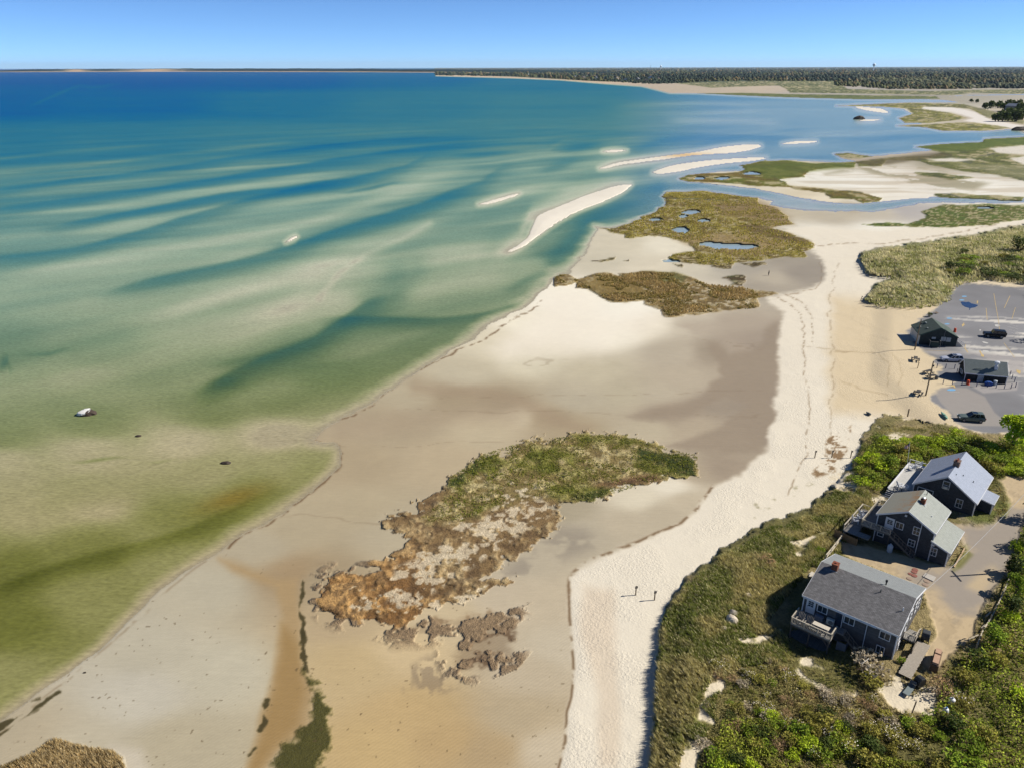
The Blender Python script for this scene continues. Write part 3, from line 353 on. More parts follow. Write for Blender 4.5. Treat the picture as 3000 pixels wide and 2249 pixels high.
    # --- dunes
    for DP, hh, c1, c2 in ((D1, 2.2, (178, 168, 128), (130, 130, 78)), (D2, 1.9, (156, 140, 96), (118, 112, 62))):
        d = sd(DP, uu, vv, 60); d = np.where(d > -59, d+((nf-.5)*16+(nm-.5)*12)*(1. if DP is D2 else .5), d); a = sst(-2, 2, d); k = sst(.38, .62, nm)[:, None]
        cc = np.array(c1)*k+np.array(c2)*(1-k); col = col*(1-a[:, None])+cc*a[:, None]
        wdt = 9. if DP is D2 else 5.
        hz_ = (1.0 if DP is D2 else 1.3)*(.3+.7*sst(905, 990, v) if DP is D2 else 1.); prof = hz_*sst(-2, wdt, d)+(hh-hz_)*sst(10, 75 if DP is D2 else 30, d); z = np.where(d > -2, np.maximum(z, prof*(1.0+.25*(nm-.5))), z)
        g = np.maximum(g, a); dry = dry*(1-a); wet = wet*(1-a); cls = np.where(d > 0, 2, cls)
    dd1 = sd(D1, u, v, 60) > 0
    over(np.where(dd1, sd(V('C', [(1850, 560), (1950, 525), (2212, 510), (3100, 500), (3100, 640), (2212, 628), (2050, 610), (1950, 620), (1880, 600)]), uu, vv), -60), (64, 70, 30), 8, .85)
    over(sd(V('P', [(690, 130), (850, 130), (1100, 170), (1080, 200), (900, 190), (760, 160)]), uu, vv), (214, 202, 176), 3, .8, nf, 10)
    for P in SANDP:
        d = sd(P, uu, vv, 40)+(nm-.5)*34; a = over(d, (232, 218, 190), 6, 1, nf, 44); g = g*(1-a); dry = np.maximum(dry, a*.7)
    # yard and driveway
    y = sd(YARD, uu, vv, 60); a = over(y, (202, 180, 144), 5, 1, nf, 12); gv = (sst(.55, .62, nf)*.25+sst(.6, .66, fbm(wx/.4, wy/.4, 3))*.2)*a; col = col*(1-gv[:, None])+np.array([150, 134, 106])*gv[:, None]
    z = z*(1-sst(-14, 4, y))+2.0*sst(-14, 4, y); g = g*(1-a); cls = np.where(y > 2, 3, cls)
    pv = sd(ROADPAVE, uu, vv, 60); a = over(pv, (162, 152, 140), 18, .95, nm*.6+nf*.4, 70)
    over(sd(V('H', [(1850, 1180), (1950, 1120), (2010, 1180), (1900, 1330), (1780, 1300)]), uu, vv), (206, 184, 146), 14, .8, nm, 20)
    gp = sst(-8, 4, sd(V('H', [(1630, 1110), (1740, 960), (1790, 1030), (1700, 1130), (1640, 1160)]), u, v))*sst(.4, .6, nf)
    col = col*(1-gp[:, None]*.8)+np.array([112, 112, 56])*gp[:, None]*.8
    gp = sst(-8, 6, sd(V('H', [(1740, 730), (1990, 600), (2100, 620), (2060, 720), (1960, 770), (1830, 775)]), u, v))*sst(.3, .5, nf)
    col = col*(1-gp[:, None]*.9)+np.array([104, 112, 46])*gp[:, None]*.9
    # lower ground in front and left of the nearest house
    lw = np.exp(-(((u-1745)/75)**2+((v-1385)/48)**2)); z = z-1.0*lw*(sst(0, 10, sd(D2, u, v, 60)))
    # car park
    lt = sd(LOT, uu, vv, 60); z = z*(1-sst(-26, -4, lt))+1.0*sst(-26, -4, lt)
    sandlot = np.array([(1940, 640), (2070, 600), (3000, 600), (3000, 950), (2212, 940), (2110, 930), (2040, 905), (1990, 860), (1930, 800)])
    sl2 = sd(sandlot, u, v, 60); z = np.where((cls == 0) & (sl2 > -60), z*(1-sst(-60, -2, sl2))+1.0*sst(-60, -2, sl2), z)
    z = np.where((cls == 2) & (sl2 > -60), np.maximum(z, 1.0*sst(-60, -2, sl2)), z)
    gry = 140+(nl-.5)*40+(nm-.5)*16; asp = np.stack([gry*.99, gry*.985, gry], -1)
    a = sst(-4, 4, lt+(nf-.5)*10)
    drift = sst(.52, .60, fbm(wx/11+wy/18, (wy+wx*.25)/1.5, 5))*sst(.46, .62, nl)*.9
    asp = asp*(1-drift[:, None])+np.array([226, 220, 208])*drift[:, None]
    smooth = sst(-2, 2, np.maximum(sd(V('P', [(885, 870), (1240, 880), (1440, 900), (1560, 905), (1560, 950), (1400, 905), (1250, 895), (1050, 920), (940, 895)]), u, v, 30), sd(V('P', [(1550, 905), (1940, 940), (1940, 1150), (1790, 1100), (1780, 980), (1560, 965)]), u, v, 30)))[:, None]
    asp = asp*(1-smooth*.8)+np.array([172, 166, 162])*smooth*.8
    smooth = sst(-2, 2, sd(V('P', [(1400, 1240), (1880, 1200), (1870, 1280), (1520, 1312)]), u, v, 30))[:, None]; asp = asp*(1-smooth*.8)+np.array([174, 168, 164])*smooth*.8
    near = sst(0, 3, sd(V('P', [(1000, 1290), (1120, 1240), (1350, 1250), (1540, 1340), (1640, 1500), (1710, 1560), (1740, 1658), (1250, 1650), (1200, 1530), (1080, 1420)]), u, v, 30))[:, None]
    asp = asp*(1-near)+(asp*.4+np.array([178, 168, 156])*.6)*near
    col = col*(1-a[:, None])+asp*a[:, None]; g = g*(1-a); dry = dry*(1-a); cls = np.where(lt > 0, 4, cls)
    # ponds
    pd = np.full(u.size, -1.)
    for pu, pv_, pa, pb in PONDS:
        q = 1-((uu-pu)/pa)**2-((vv-pv_)/pb)**2; pd = np.maximum(pd, q)
    pd = np.where((np.maximum.reduce([sd(M3, u, v, 8), sd(M4, u, v, 8), sd(M5, u, v, 8)]) > -12) , pd, -1)
    z = np.where(pd > 0, -.06-.3*np.clip(pd, 0, 1), z); col = np.where((pd > 0)[:, None], np.array([150, 150, 138.]), col)
    wcol = np.where((pd > 0)[:, None], np.array([170, 190, 194.]), wcol); calm = np.where(pd > 0, 1., calm); cls = np.where(pd > 0, 0, cls); g = np.where(pd > 0, 0, g); T = np.where(pd > 0, .3, T)
    # far land
    l4 = sd(LAND4, u, v, 30); s = v-vh(u)
    if l4.max() > 0:
        k = sst(.35, .65, fbm(wx/300, wy/300, 4))[:, None]; fc = np.array([82, 92, 58])*k+np.array([60, 70, 44])*(1-k)
        a = sst(1.3, 2.6, l4)
        wa = a*sst(0, 1, sd(V('B', [(-400, 100), (0, 112), (350, 131), (700, 138), (860, 150), (1400, 150), (3400, 150), (3400, 20), (-400, 20)]), u, v, 20))
        col = col*(1-wa[:, None])+fc*wa[:, None]; cls = np.where(wa > .5, 5, cls)
    for P in M8: marsh(P, (122, 124, 78), (96, 104, 56), .3, .7, nfar)
    over(sd(V('B', [(800, 183), (1000, 181), (1200, 187), (1500, 195), (1830, 199), (1850, 206), (1500, 209), (1200, 201)]), u, v, 20), (92, 104, 44), .8, .8)
    # under water: sea-floor sand
    uw = z < 0
    col = np.where((uw & (pd <= 0))[:, None], wcol*.35+np.array([206, 194, 166.])*.65, col)
    o = dict(z=z.reshape(sh), col=col.reshape(sh+(3,)), g=g.reshape(sh), dry=dry.reshape(sh), wet=wet.reshape(sh), cls=cls.reshape(sh), T=T.reshape(sh), wcol=wcol.reshape(sh+(3,)), uw=uw.reshape(sh), calm=calm.reshape(sh))
    return o
def _n(): pass
def tz(u, v): return terrain(np.atleast_1d(np.asarray(u, float)), np.atleast_1d(np.asarray(v, float)))['z']
def gp(fr, x, y, z=None):
    """world point on the ground under a picture point"""
    p = V(fr, (x, y)); zz = tz(p[0], p[1])[0] if z is None else z
    q = G(p[0], p[1], max(zz, 0.)); return (float(q[0]), float(q[1]), float(max(zz, 0.)))
# ================================================================ mesh + material helpers
def new_mesh(name, verts, faces, nper=4, attrs=None, smooth=False):
    me = bpy.data.meshes.new(name); verts = np.asarray(verts, np.float32); faces = np.asarray(faces, np.int32)
    n = len(faces); me.vertices.add(len(verts)); me.vertices.foreach_set('co', verts.ravel())
    me.loops.add(n*nper); me.loops.foreach_set('vertex_index', faces.ravel()); me.polygons.add(n)
    me.polygons.foreach_set('loop_start', np.arange(0, n*nper, nper, dtype=np.int32))
    try: me.polygons.foreach_set('loop_total', np.full(n, nper, np.int32))
    except Exception: pass
    me.update(calc_edges=True)
    for k, a in (attrs or {}).items():
        a = np.asarray(a, np.float32)
        if a.ndim == 1: t = me.attributes.new(k, 'FLOAT', 'POINT'); t.data.foreach_set('value', a)
        else:
            t = me.attributes.new(k, 'FLOAT_COLOR', 'POINT'); t.data.foreach_set('color', np.concatenate([a, np.ones((len(a), 1), np.float32)], 1).ravel())
    if smooth: me.polygons.foreach_set('use_smooth', np.ones(n, bool))
    return me
def link(name, me, mat=None, parent=None):
    o = bpy.data.objects.new(name, me); COL.objects.link(o)
    if mat: me.materials.append(mat)
    if parent: o.parent = parent
    return o
def tag(o, label=None, cat=None, group=None, kind=None):
    if label: o['label'] = label
    if cat: o['category'] = cat
    if group: o['group'] = group
    if kind: o['kind'] = kind
    return o
class NT:
    def __init__(s, name):
        s.m = bpy.data.materials.new(name); s.m.use_nodes = True; s.t = s.m.node_tree; s.t.nodes.clear()
        s.out = s.n('OutputMaterial')
    def n(s, ty, **k):
        x = s.t.nodes.new('ShaderNode'+ty)
        for a, b in k.items(): setattr(x, a, b)
        return x
    def l(s, a, b): s.t.links.new(a, b)
    def math(s, op, a, b=None):
        x = s.n('Math', operation=op)
        for i, q in enumerate((a, b)):
            if q is None: continue
            if isinstance(q, (int, float)): x.inputs[i].default_value = q
            else: s.l(q, x.inputs[i])
        return x.outputs[0]
    def noise(s, sc, det=3, rough=.5, vec=None):
        x = s.n('TexNoise'); x.inputs['Scale'].default_value = sc; x.inputs['Detail'].default_value = det; x.inputs['Roughness'].default_value = rough
        if vec: s.l(vec, x.inputs['Vector'])
        return x.outputs['Fac']
    def mapr(s, v, a, b, c, d):
        x = s.n('MapRange'); s.l(v, x.inputs[0])
        for i, q in enumerate((a, b, c, d)): x.inputs[i+1].default_value = q
        return x.outputs[0]
    def mul(s, col, f):
        x = s.n('VectorMath', operation='SCALE'); s.l(col, x.inputs[0]); s.l(f, x.inputs['Scale']); return x.outputs[0]
_mats = {}
def mat(name, rgb, rough=.8, var=.12, sc=4., spec=.3, metal=0., k=KALB, stripe=None, bump=0.):
    """procedural: base colour broken up by two noise scales"""
    key = name
    if key in _mats: return _mats[key]
    N = NT(name); b = N.n('BsdfPrincipled'); c = alb(rgb, k)
    tc = N.n('TexCoord')
    f = N.mapr(N.noise(sc, 4, .6, tc.outputs['Object']), .3, .7, 1-var, 1+var)
    f2 = N.mapr(N.noise(sc*7, 2, .5, tc.outputs['Object']), .3, .7, 1-var*.6, 1+var*.6)
    f = N.math('MULTIPLY', f, f2)
    if stripe:      # courses / boards : (axis vector xyz scale, amount)
        w = N.n('TexBrick'); mp = N.n('Mapping'); N.l(tc.outputs['Object'], mp.inputs[0]); mp.inputs['Rotation'].default_value = stripe[2]
        N.l(mp.outputs[0], w.inputs[0]); w.inputs['Scale'].default_value = 1; w.inputs['Brick Width'].default_value = stripe[0][0]; w.inputs['Row Height'].default_value = stripe[0][1]; w.inputs['Mortar Size'].default_value = stripe[0][2]
        w.inputs['Color1'].default_value = (1, 1, 1, 1); q = 1-stripe[1]; w.inputs['Color2'].default_value = (q, q, q, 1); w.inputs['Mortar'].default_value = (q*.7, q*.7, q*.7, 1)
        f = N.math('MULTIPLY', f, w.outputs['Color'])
    rg = N.n('RGB'); rg.outputs[0].default_value = (*c, 1)
    N.l(N.mul(rg.outputs[0], f), b.inputs['Base Color'])
    b.inputs['Roughness'].default_value = rough; b.inputs['Metallic'].default_value = metal; b.inputs['Specular IOR Level'].default_value = spec
    if bump:
        bp = N.n('Bump'); bp.inputs['Strength'].default_value = bump; bp.inputs['Distance'].default_value = .05; N.l(N.noise(sc*3, 3, .6, tc.outputs['Object']), bp.inputs['Height']); N.l(bp.outputs[0], b.inputs['Normal'])
    N.l(b.outputs[0], N.out.inputs[0]); _mats[key] = N.m; return N.m
def leafmat(name, rgb, var=.3, attr=False, k=.85):
    N = NT(name); b = N.n('BsdfPrincipled'); c = alb(rgb, k)
    tc = N.n('TexCoord'); ge = N.n('NewGeometry'); oi = N.n('ObjectInfo')
    f = N.mapr(N.noise(.9, 2, .5, ge.outputs['Position']), .3, .7, 1-var, 1+var)
    f = N.math('MULTIPLY', f, N.mapr(oi.outputs['Random'], 0, 1, .8, 1.2))
    f = N.math('MULTIPLY', f, N.mapr(ge.outputs['Random Per Island'], 0, 1, .62, 1.38))
    if attr: a = N.n('Attribute', attribute_name='Col'); src = a.outputs['Color']
    else: r = N.n('RGB'); r.outputs[0].default_value = (*c, 1); src = r.outputs[0]
    N.l(N.mul(src, f), b.inputs['Base Color']); b.inputs['Roughness'].default_value = .75; b.inputs['Specular IOR Level'].default_value = .15
    t = N.n('BsdfTranslucent'); N.l(N.mul(src, f), t.inputs[0]); mx = N.n('MixShader'); mx.inputs[0].default_value = .25
    N.l(b.outputs[0], mx.inputs[1]); N.l(t.outputs[0], mx.inputs[2]); N.l(mx.outputs[0], N.out.inputs[0]); return N.m
class MB:
    def __init__(s): s.v = []; s.f = []
    def add(s, vs, fs):
        o = len(s.v); s.v += [tuple(map(float, p)) for p in vs]; s.f += [tuple(i+o for i in f) for f in fs]; return s
    def box(s, x0, x1, y0, y1, z0, z1):
        return s.add([(x0, y0, z0), (x1, y0, z0), (x1, y1, z0), (x0, y1, z0), (x0, y0, z1), (x1, y0, z1), (x1, y1, z1), (x0, y1, z1)], [(3, 2, 1, 0), (4, 5, 6, 7), (0, 1, 5, 4), (1, 2, 6, 5), (2, 3, 7, 6), (3, 0, 4, 7)])
    def bar(s, a, b, w, h=None, up=(0, 0, 1)):
        a = Vector(a); b = Vector(b); h = h or w; d = (b-a).normalized(); upv = Vector(up)
        if abs(d.dot(upv)) > .98: upv = Vector((0, 1, 0))
        r = d.cross(upv).normalized()*w/2; t = r.cross(d).normalized()*h/2; vs = []
        for c in (a, b): vs += [c-r-t, c+r-t, c+r+t, c-r+t]
        return s.add(vs, [(0, 1, 2, 3), (7, 6, 5, 4), (0, 4, 5, 1), (1, 5, 6, 2), (2, 6, 7, 3), (3, 7, 4, 0)])
    def tube(s, a, b, r0, r1=None, n=8, cap=True):
        a = Vector(a); b = Vector(b); r1 = r0 if r1 is None else r1; d = (b-a).normalized(); q = Vector((0, 0, 1)) if abs(d.z) < .9 else Vector((1, 0, 0))
        x = d.cross(q).normalized(); y = d.cross(x); vs = []
        for c, r in ((a, r0), (b, r1)):
            for i in range(n): t = 2*math.pi*i/n; vs.append(c+x*math.cos(t)*r+y*math.sin(t)*r)
        fs = [(i, (i+1) % n, n+(i+1) % n, n+i) for i in range(n)]
        if cap: fs += [tuple(range(n-1, -1, -1)), tuple(range(n, 2*n))]
        return s.add(vs, fs)
    def lathe(s, c, prof, n=12):
        vs = []
        for r, z in prof:
            for i in range(n): t = 2*math.pi*i/n; vs.append((c[0]+r*math.cos(t), c[1]+r*math.sin(t), c[2]+z))
        m = len(prof); fs = [(j*n+i, j*n+(i+1) % n, (j+1)*n+(i+1) % n, (j+1)*n+i) for j in range(m-1) for i in range(n)]
        fs += [tuple(range(n-1, -1, -1)), tuple(range((m-1)*n, m*n))]; return s.add(vs, fs)
    def prism(s, poly, axis, a, b):
        """poly of 2-tuples in the two other axes, extruded along axis from a to b"""
        def mk(p, c): return {'x': (c, p[0], p[1]), 'y': (p[0], c, p[1]), 'z': (p[0], p[1], c)}[axis]
        n = len(poly); vs = [mk(p, a) for p in poly]+[mk(p, b) for p in poly]
        return s.add(vs, [tuple(range(n)), tuple(range(2*n-1, n-1, -1))]+[(i, i+n, (i+1) % n+n, (i+1) % n) for i in range(n)])
    def build(s, name, mt, parent=None, dz=0., smooth=False, bevel=0.):
        me = bpy.data.meshes.new(name); me.from_pydata([(x, y, z-dz) for x, y, z in s.v], [], s.f); me.update()
        bm = bmesh.new(); bm.from_mesh(me); bmesh.ops.recalc_face_normals(bm, faces=bm.faces)
        if bevel: bmesh.ops.bevel(bm, geom=bm.edges[:], offset=bevel, segments=1, affect='EDGES', clamp_overlap=True)
        bm.to_mesh(me); bm.free()
        if smooth:
            for p in me.polygons: p.use_smooth = True
        return link(name, me, mt, parent)
def empty(name, loc, rz=0, label=None, cat=None, group=None):
    o = bpy.data.objects.new(name, None); COL.objects.link(o); o.location = loc; o.rotation_euler = (0, 0, rz); o.empty_display_size = .3
    return tag(o, label, cat, group)
def copy_tree(o, parent=None):
    c = o.copy(); COL.objects.link(c)
    if parent: c.parent = parent
    for ch in [k for k in bpy.data.objects if k.parent == o]: copy_tree(ch, c)
    return c
# ================================================================ ground, water
us = np.arange(-420, 2700, 2.6); ss = [1.3]
while ss[-1] < 1800: ss.append(ss[-1]+np.interp(ss[-1], [0, 20, 120, 400, 1500, 1800], [.5, .9, 1.4, 2.1, 2.5, 6]))
ss = np.array(ss); UU, SS = np.meshgrid(us, ss); VV = vh(UU)+SS
TR = terrain(UU, VV)
XYZ = G(UU, VV, TR['z']); XYZ[..., 2] = TR['z']
nr, nc = UU.shape
idx = np.arange(nr*nc).reshape(nr, nc)
FQ = np.stack([idx[1:, :-1], idx[1:, 1:], idx[:-1, 1:], idx[:-1, :-1]], -1).reshape(-1, 4)
fc = TR['cls'][:-1, :-1].ravel()
fz = np.minimum.reduce([TR['z'].ravel()[FQ[:, i]] for i in range(4)])
# ground shader
def ground_mat():
    N = NT('ground'); b = N.n('BsdfPrincipled'); ge = N.n('NewGeometry'); P = ge.outputs['Position']
    c = N.n('Attribute', attribute_name='Col').outputs['Color']; m = N.n('Attribute', attribute_name='Msk'); sx = N.n('SeparateColor'); N.l(m.outputs['Color'], sx.inputs[0])
    dry, veg, wet = sx.outputs[0], sx.outputs[1], sx.outputs[2]
    n1 = N.noise(1.7, 5, .65, P); n2 = N.noise(.35, 4, .6, P); n3 = N.noise(6.5, 3, .6, P)
    a = N.mapr(n1, .25, .75, -1, 1); b2 = N.mapr(n2, .25, .75, -1, 1); c3 = N.mapr(n3, .25, .75, -1, 1)
    amp = N.math('ADD', N.math('MULTIPLY', veg, .42), .03)
    f = N.math('ADD', 1., N.math('MULTIPLY', a, amp)); f = N.math('ADD', f, N.math('MULTIPLY', b2, N.math('ADD', N.math('MULTIPLY', veg, .12), .02)))
    f = N.math('ADD', f, N.math('MULTIPLY', c3, N.math('ADD', N.math('MULTIPLY', veg, .3), N.math('ADD', .035, N.math('MULTIPLY', dry, .03)))))
    mps = N.n('Mapping'); mps.inputs['Rotation'].default_value = (0, 0, -.6); mps.inputs['Scale'].default_value = (.5, 4.5, 1); N.l(P, mps.inputs[0]); n4 = N.noise(.9, 4, .65, mps.outputs[0]); f = N.math('MULTIPLY', f, N.math('ADD', 1., N.math('MULTIPLY', N.mapr(n4, .25, .75, -1, 1), N.math('MULTIPLY', wet, .22))))
    cc = N.mul(c, f); N.l(cc, b.inputs['Base Color'])
    r = N.math('SUBTRACT', .92, N.math('MULTIPLY', wet, .9)); N.l(r, b.inputs['Roughness']); b.inputs['Specular IOR Level'].default_value = .25
    # footprints on dry sand, ripples on the flats
    vo = N.n('TexVoronoi'); vo.inputs['Scale'].default_value = 3.2; N.l(P, vo.inputs['Vector'])
    h1 = N.math('MULTIPLY', N.math('ADD', N.math('MULTIPLY', vo.outputs['Distance'], .5), N.math('MULTIPLY', N.noise(4.2, 4, .65, P), 1.0)), N.math('MULTIPLY', dry, .085))
    wv = N.n('TexWave'); wv.inputs['Scale'].default_value = .9; wv.inputs['Distortion'].default_value = 3.5; wv.inputs['Detail'].default_value = 2; mp = N.n('Mapping'); mp.inputs['Rotation'].default_value = (0, 0, .9); N.l(P, mp.inputs[0]); N.l(mp.outputs[0], wv.inputs[0])
    h2 = N.math('MULTIPLY', wv.outputs['Fac'], N.math('MULTIPLY', wet, .03)); h3 = N.math('MULTIPLY', N.math('ADD', n1, N.math('MULTIPLY', n3, .5)), N.math('MULTIPLY', veg, .5))
    h = N.math('ADD', N.math('ADD', h1, h2), h3)
    bp = N.n('Bump'); bp.inputs['Strength'].default_value = .8; bp.inputs['Distance'].default_value = 1.; N.l(h, bp.inputs['Height']); N.l(bp.outputs[0], b.inputs['Normal'])
    N.l(b.outputs[0], N.out.inputs[0]); return N.m
GM = ground_mat()
ALLC = alb(TR['col'].reshape(-1, 3)); MSK = np.stack([TR['dry'].ravel(), TR['g'].ravel(), TR['wet'].ravel()], -1)
def sub(name, fsel, kind, label=None, cat=None):
    f = FQ[fsel]
    if not len(f): return
    ids, inv = np.unique(f, return_inverse=True)
    me = new_mesh(name, XYZ.reshape(-1, 3)[ids], inv.reshape(-1, 4), 4, dict(Col=ALLC[ids], Msk=MSK[ids]), True)
    o = link(name, me, GM); tag(o, label, cat, None, kind); return o
sub('ground', (fc == 0) | (fc == 5), 'structure')
sub('marsh_grass', fc == 1, 'stuff', 'low olive and brown salt marsh beds and eroded peat banks on the tidal flats', 'marsh')
sub('dune', fc == 2, 'structure')
sub('driveway', fc == 3, 'structure')
sub('parking_lot', fc == 4, 'structure')
# water sheet at z = 0
def water_mat():
    N = NT('sea_water'); ge = N.n('NewGeometry'); P = ge.outputs['Position']
    c = N.n('Attribute', attribute_name='Col').outputs['Color']; op = N.n('Attribute', attribute_name='Opa').outputs['Fac']
    mp = N.n('Mapping'); mp.inputs['Rotation'].default_value = (0, 0, .35); mp.inputs['Scale'].default_value = (.55, 1.3, 1); N.l(P, mp.inputs[0])
    n1 = N.noise(.55, 4, .62, mp.outputs[0]); n2 = N.noise(1.9, 3, .6, mp.outputs[0]); n0 = N.noise(.05, 3, .55, mp.outputs[0])
    f = N.math('ADD', N.mapr(n1, .25, .75, .90, 1.10), N.mapr(n2, .25, .75, -.24, .24)); f = N.math('MULTIPLY', f, N.mapr(n0, .3, .7, .955, 1.045))  # light and shade of small waves put into the water colour as noise
    d = N.n('BsdfDiffuse'); N.l(N.mul(c, f), d.inputs[0]); t = N.n('BsdfTransparent'); m1 = N.n('MixShader'); N.l(op, m1.inputs[0]); N.l(t.outputs[0], m1.inputs[1]); N.l(d.outputs[0], m1.inputs[2])
    bp = N.n('Bump'); bp.inputs['Strength'].default_value = .5; bp.inputs['Distance'].default_value = .25; N.l(N.math('ADD', n1, N.math('MULTIPLY', n2, .35)), bp.inputs['Height'])
    gl = N.n('BsdfGlossy'); gl.inputs['Roughness'].default_value = .22; gl.inputs['Color'].default_value = (.8, .9, 1, 1); N.l(bp.outputs[0], gl.inputs['Normal'])
    fr = N.n('Fresnel'); fr.inputs['IOR'].default_value = 1.33; N.l(bp.outputs[0], fr.inputs['Normal'])
    cm = N.n('Attribute', attribute_name='Cal').outputs['Fac']; k = N.math('MINIMUM', N.math('MULTIPLY', fr.outputs[0], N.math('ADD', .28, N.math('MULTIPLY', cm, .9))), N.math('ADD', .045, N.math('MULTIPLY', cm, .42)))
    m2 = N.n('MixShader'); N.l(k, m2.inputs[0]); N.l(m1.outputs[0], m2.inputs[1]); N.l(gl.outputs[0], m2.inputs[2]); N.l(m2.outputs[0], N.out.inputs[0]); return N.m
wsel = fz < 0
f = FQ[wsel]; ids, inv = np.unique(f, return_inverse=True)
WP = G(UU, VV, 0.).reshape(-1, 3)[ids]; WP[:, 2] = 0
Tt = TR['T'].ravel()[ids]; uw = TR['uw'].ravel()[ids]
opa = np.where(uw, np.clip(.45+1-np.exp(-Tt*9), 0, 1), 0.)
link('water', new_mesh('water', WP, inv.reshape(-1, 4), 4, dict(Col=alb(TR['wcol'].reshape(-1, 3)[ids], KALB), Opa=opa, Cal=TR['calm'].ravel()[ids]), True), water_mat())['kind'] = 'structure'
# far shore across the bay: low wooded bluffs with sand faces
def far_shore():
    U = np.arange(-700, 1340, 3.); base = np.interp(U, [-700, 0, 400, 800, 1220, 1340], [157, 156.2, 155.3, 156.3, 159.3, 162]); n = len(U)
    B = G(U, base, 0.); rad = B.copy(); rad[:, 2] = 0; Dd = np.linalg.norm(rad, axis=1); rad /= Dd[:, None]
    nz = fbm(U/60., U*0+3.3, 4); n2 = fbm(U/9., U*0+9.1, 3)
    top = np.interp(U, [-700, 0, 60, 500, 900, 1250, 1340], [2.6, 2.8, 4.0, 6.0, 6.0, 4.4, 2.6])
    H = top/F_*Dd*.93*(.8+.4*nz)
    steps = [(0, 0), (40, .06), (120, .32), (160, .42), (260, .8), (500, 1.), (1500, 1.02), (2500, .9), (6000, .6)]
    vs = []; cs = []
    sandy = np.clip(np.exp(-((U-165)/30)**2)+np.exp(-((U-330)/70)**2)*1.0, 0, 1)
    for j, (r, h) in enumerate(steps):
        p = B+rad*r; z = H*h*(1 if j < 3 else 1)+(n2-.5)*Dd*.0006*(j > 4); vs.append(np.c_[p[:, :2], np.maximum(z, -.5 if j == 0 else 0.1)])
        beach = np.array([206, 176, 140.]); wood = np.array([38, 56, 56.])
        k = 1. if j < 2 else (np.where(j < 5, sandy, 0.) if j > 1 else 0.)
        k = np.broadcast_to(k, n)[:, None]; cs.append(beach*k+wood*(1-k)*(.75+.5*n2[:, None]))
    vs = np.concatenate(vs); cs = np.concatenate(cs); m = len(steps); i = np.arange(m*n).reshape(m, n)
    fq = np.stack([i[:-1, :-1], i[:-1, 1:], i[1:, 1:], i[1:, :-1]], -1).reshape(-1, 4)
    N = NT('far_bluff'); b = N.n('BsdfPrincipled'); N.l(N.mul(N.n('Attribute', attribute_name='Col').outputs['Color'], N.mapr(N.noise(.01, 4, .7, N.n('NewGeometry').outputs['Position']), .3, .7, .75, 1.25)), b.inputs['Base Color']); b.inputs['Roughness'].default_value = .95; b.inputs['Specular IOR Level'].default_value = 0
    N.l(b.outputs[0], N.out.inputs[0])
    link('far_shore_hills', new_mesh('far_shore_hills', vs, fq, 4, dict(Col=alb(cs)), False), N.m)['kind'] = 'structure'
far_shore()
# ================================================================ buildings
WHITE = lambda: mat('white_paint', (238, 238, 240), .6, .05)
SHING = lambda: mat('weathered_shingle', (110, 108, 108), .9, .22, 3., .1, stripe=((.35, .17, .012), .22, (1.5708, 0, 0)), bump=.2)
DARKSH = lambda: mat('dark_shingle', (86, 88, 92), .9, .25, 3., .1, stripe=((.35, .17, .012), .22, (1.5708, 0, 0)), bump=.2)
GLASS = lambda: mat('dark_glass', (52, 66, 74), .12, .1, 2, .6)
DECKW = lambda: mat('grey_deck_boards', (168, 164, 158), .85, .16, 3, .1, stripe=((3., .15, .014), .16, (0, 0, 0)))
RAILW = lambda: mat('weathered_rail_wood', (196, 186, 168), .85, .18, 5, .1)
BRICK = lambda: mat('chimney_brick', (158, 100, 78), .9, .22, 5, .1, stripe=((.22, .08, .012), .3, (1.5708, 0, 0)))
BLACK = lambda: mat('black_metal', (34, 36, 38), .5, .1)
CONC = lambda: mat('pale_concrete', (196, 190, 180), .9, .1)
def slope_slab(x0, z0, x1, z1, y0, y1, th, name, m, par, dz, grain=None):
    mb = MB(); mb.prism([(x0, z0), (x1, z1), (x1, z1-th), (x0, z0-th)], 'y', y0, y1); return mb.build(name, m, par, dz)
def window(par, dz, plane, c, a0, a1, z0, z1, mull=1, off=.05, sash=None):
    """window frame with its own pane; plane 'x' or 'y', c = wall coordinate, off = outward sign*projection"""
    fw = .075; mb = MB(); s = 1 if off > 0 else -1; lo, hi = sorted((c, c+off))
    def bx(p, q, r, t, l2=lo, h2=hi, M=mb):
        if plane == 'x': M.box(l2, h2, p, q, r, t)
        else: M.box(p, q, l2, h2, r, t)
    bx(a0-fw, a0, z0-fw, z1+fw); bx(a1, a1+fw, z0-fw, z1+fw); bx(a0, a1, z1, z1+fw); bx(a0, a1, z0-fw, z0)
    if mull & 1: m = (a0+a1)/2; bx(m-.018, m+.018, z0, z1)
    if mull & 2: m = (z0+z1)/2; bx(a0, a1, m-.02, m+.02, lo+.004, hi-.006)
    o = mb.build('window', WHITE(), par, dz); g = MB(); e = c+off*.35; l2, h2 = sorted((c+off*.02, e)); bx(a0, a1, z0, z1, l2, h2, g); g.build('pane', GLASS(), o); o.children[0].location = (0, 0, 0)
    for v in o.children[0].data.vertices: v.co.z -= dz
    return o
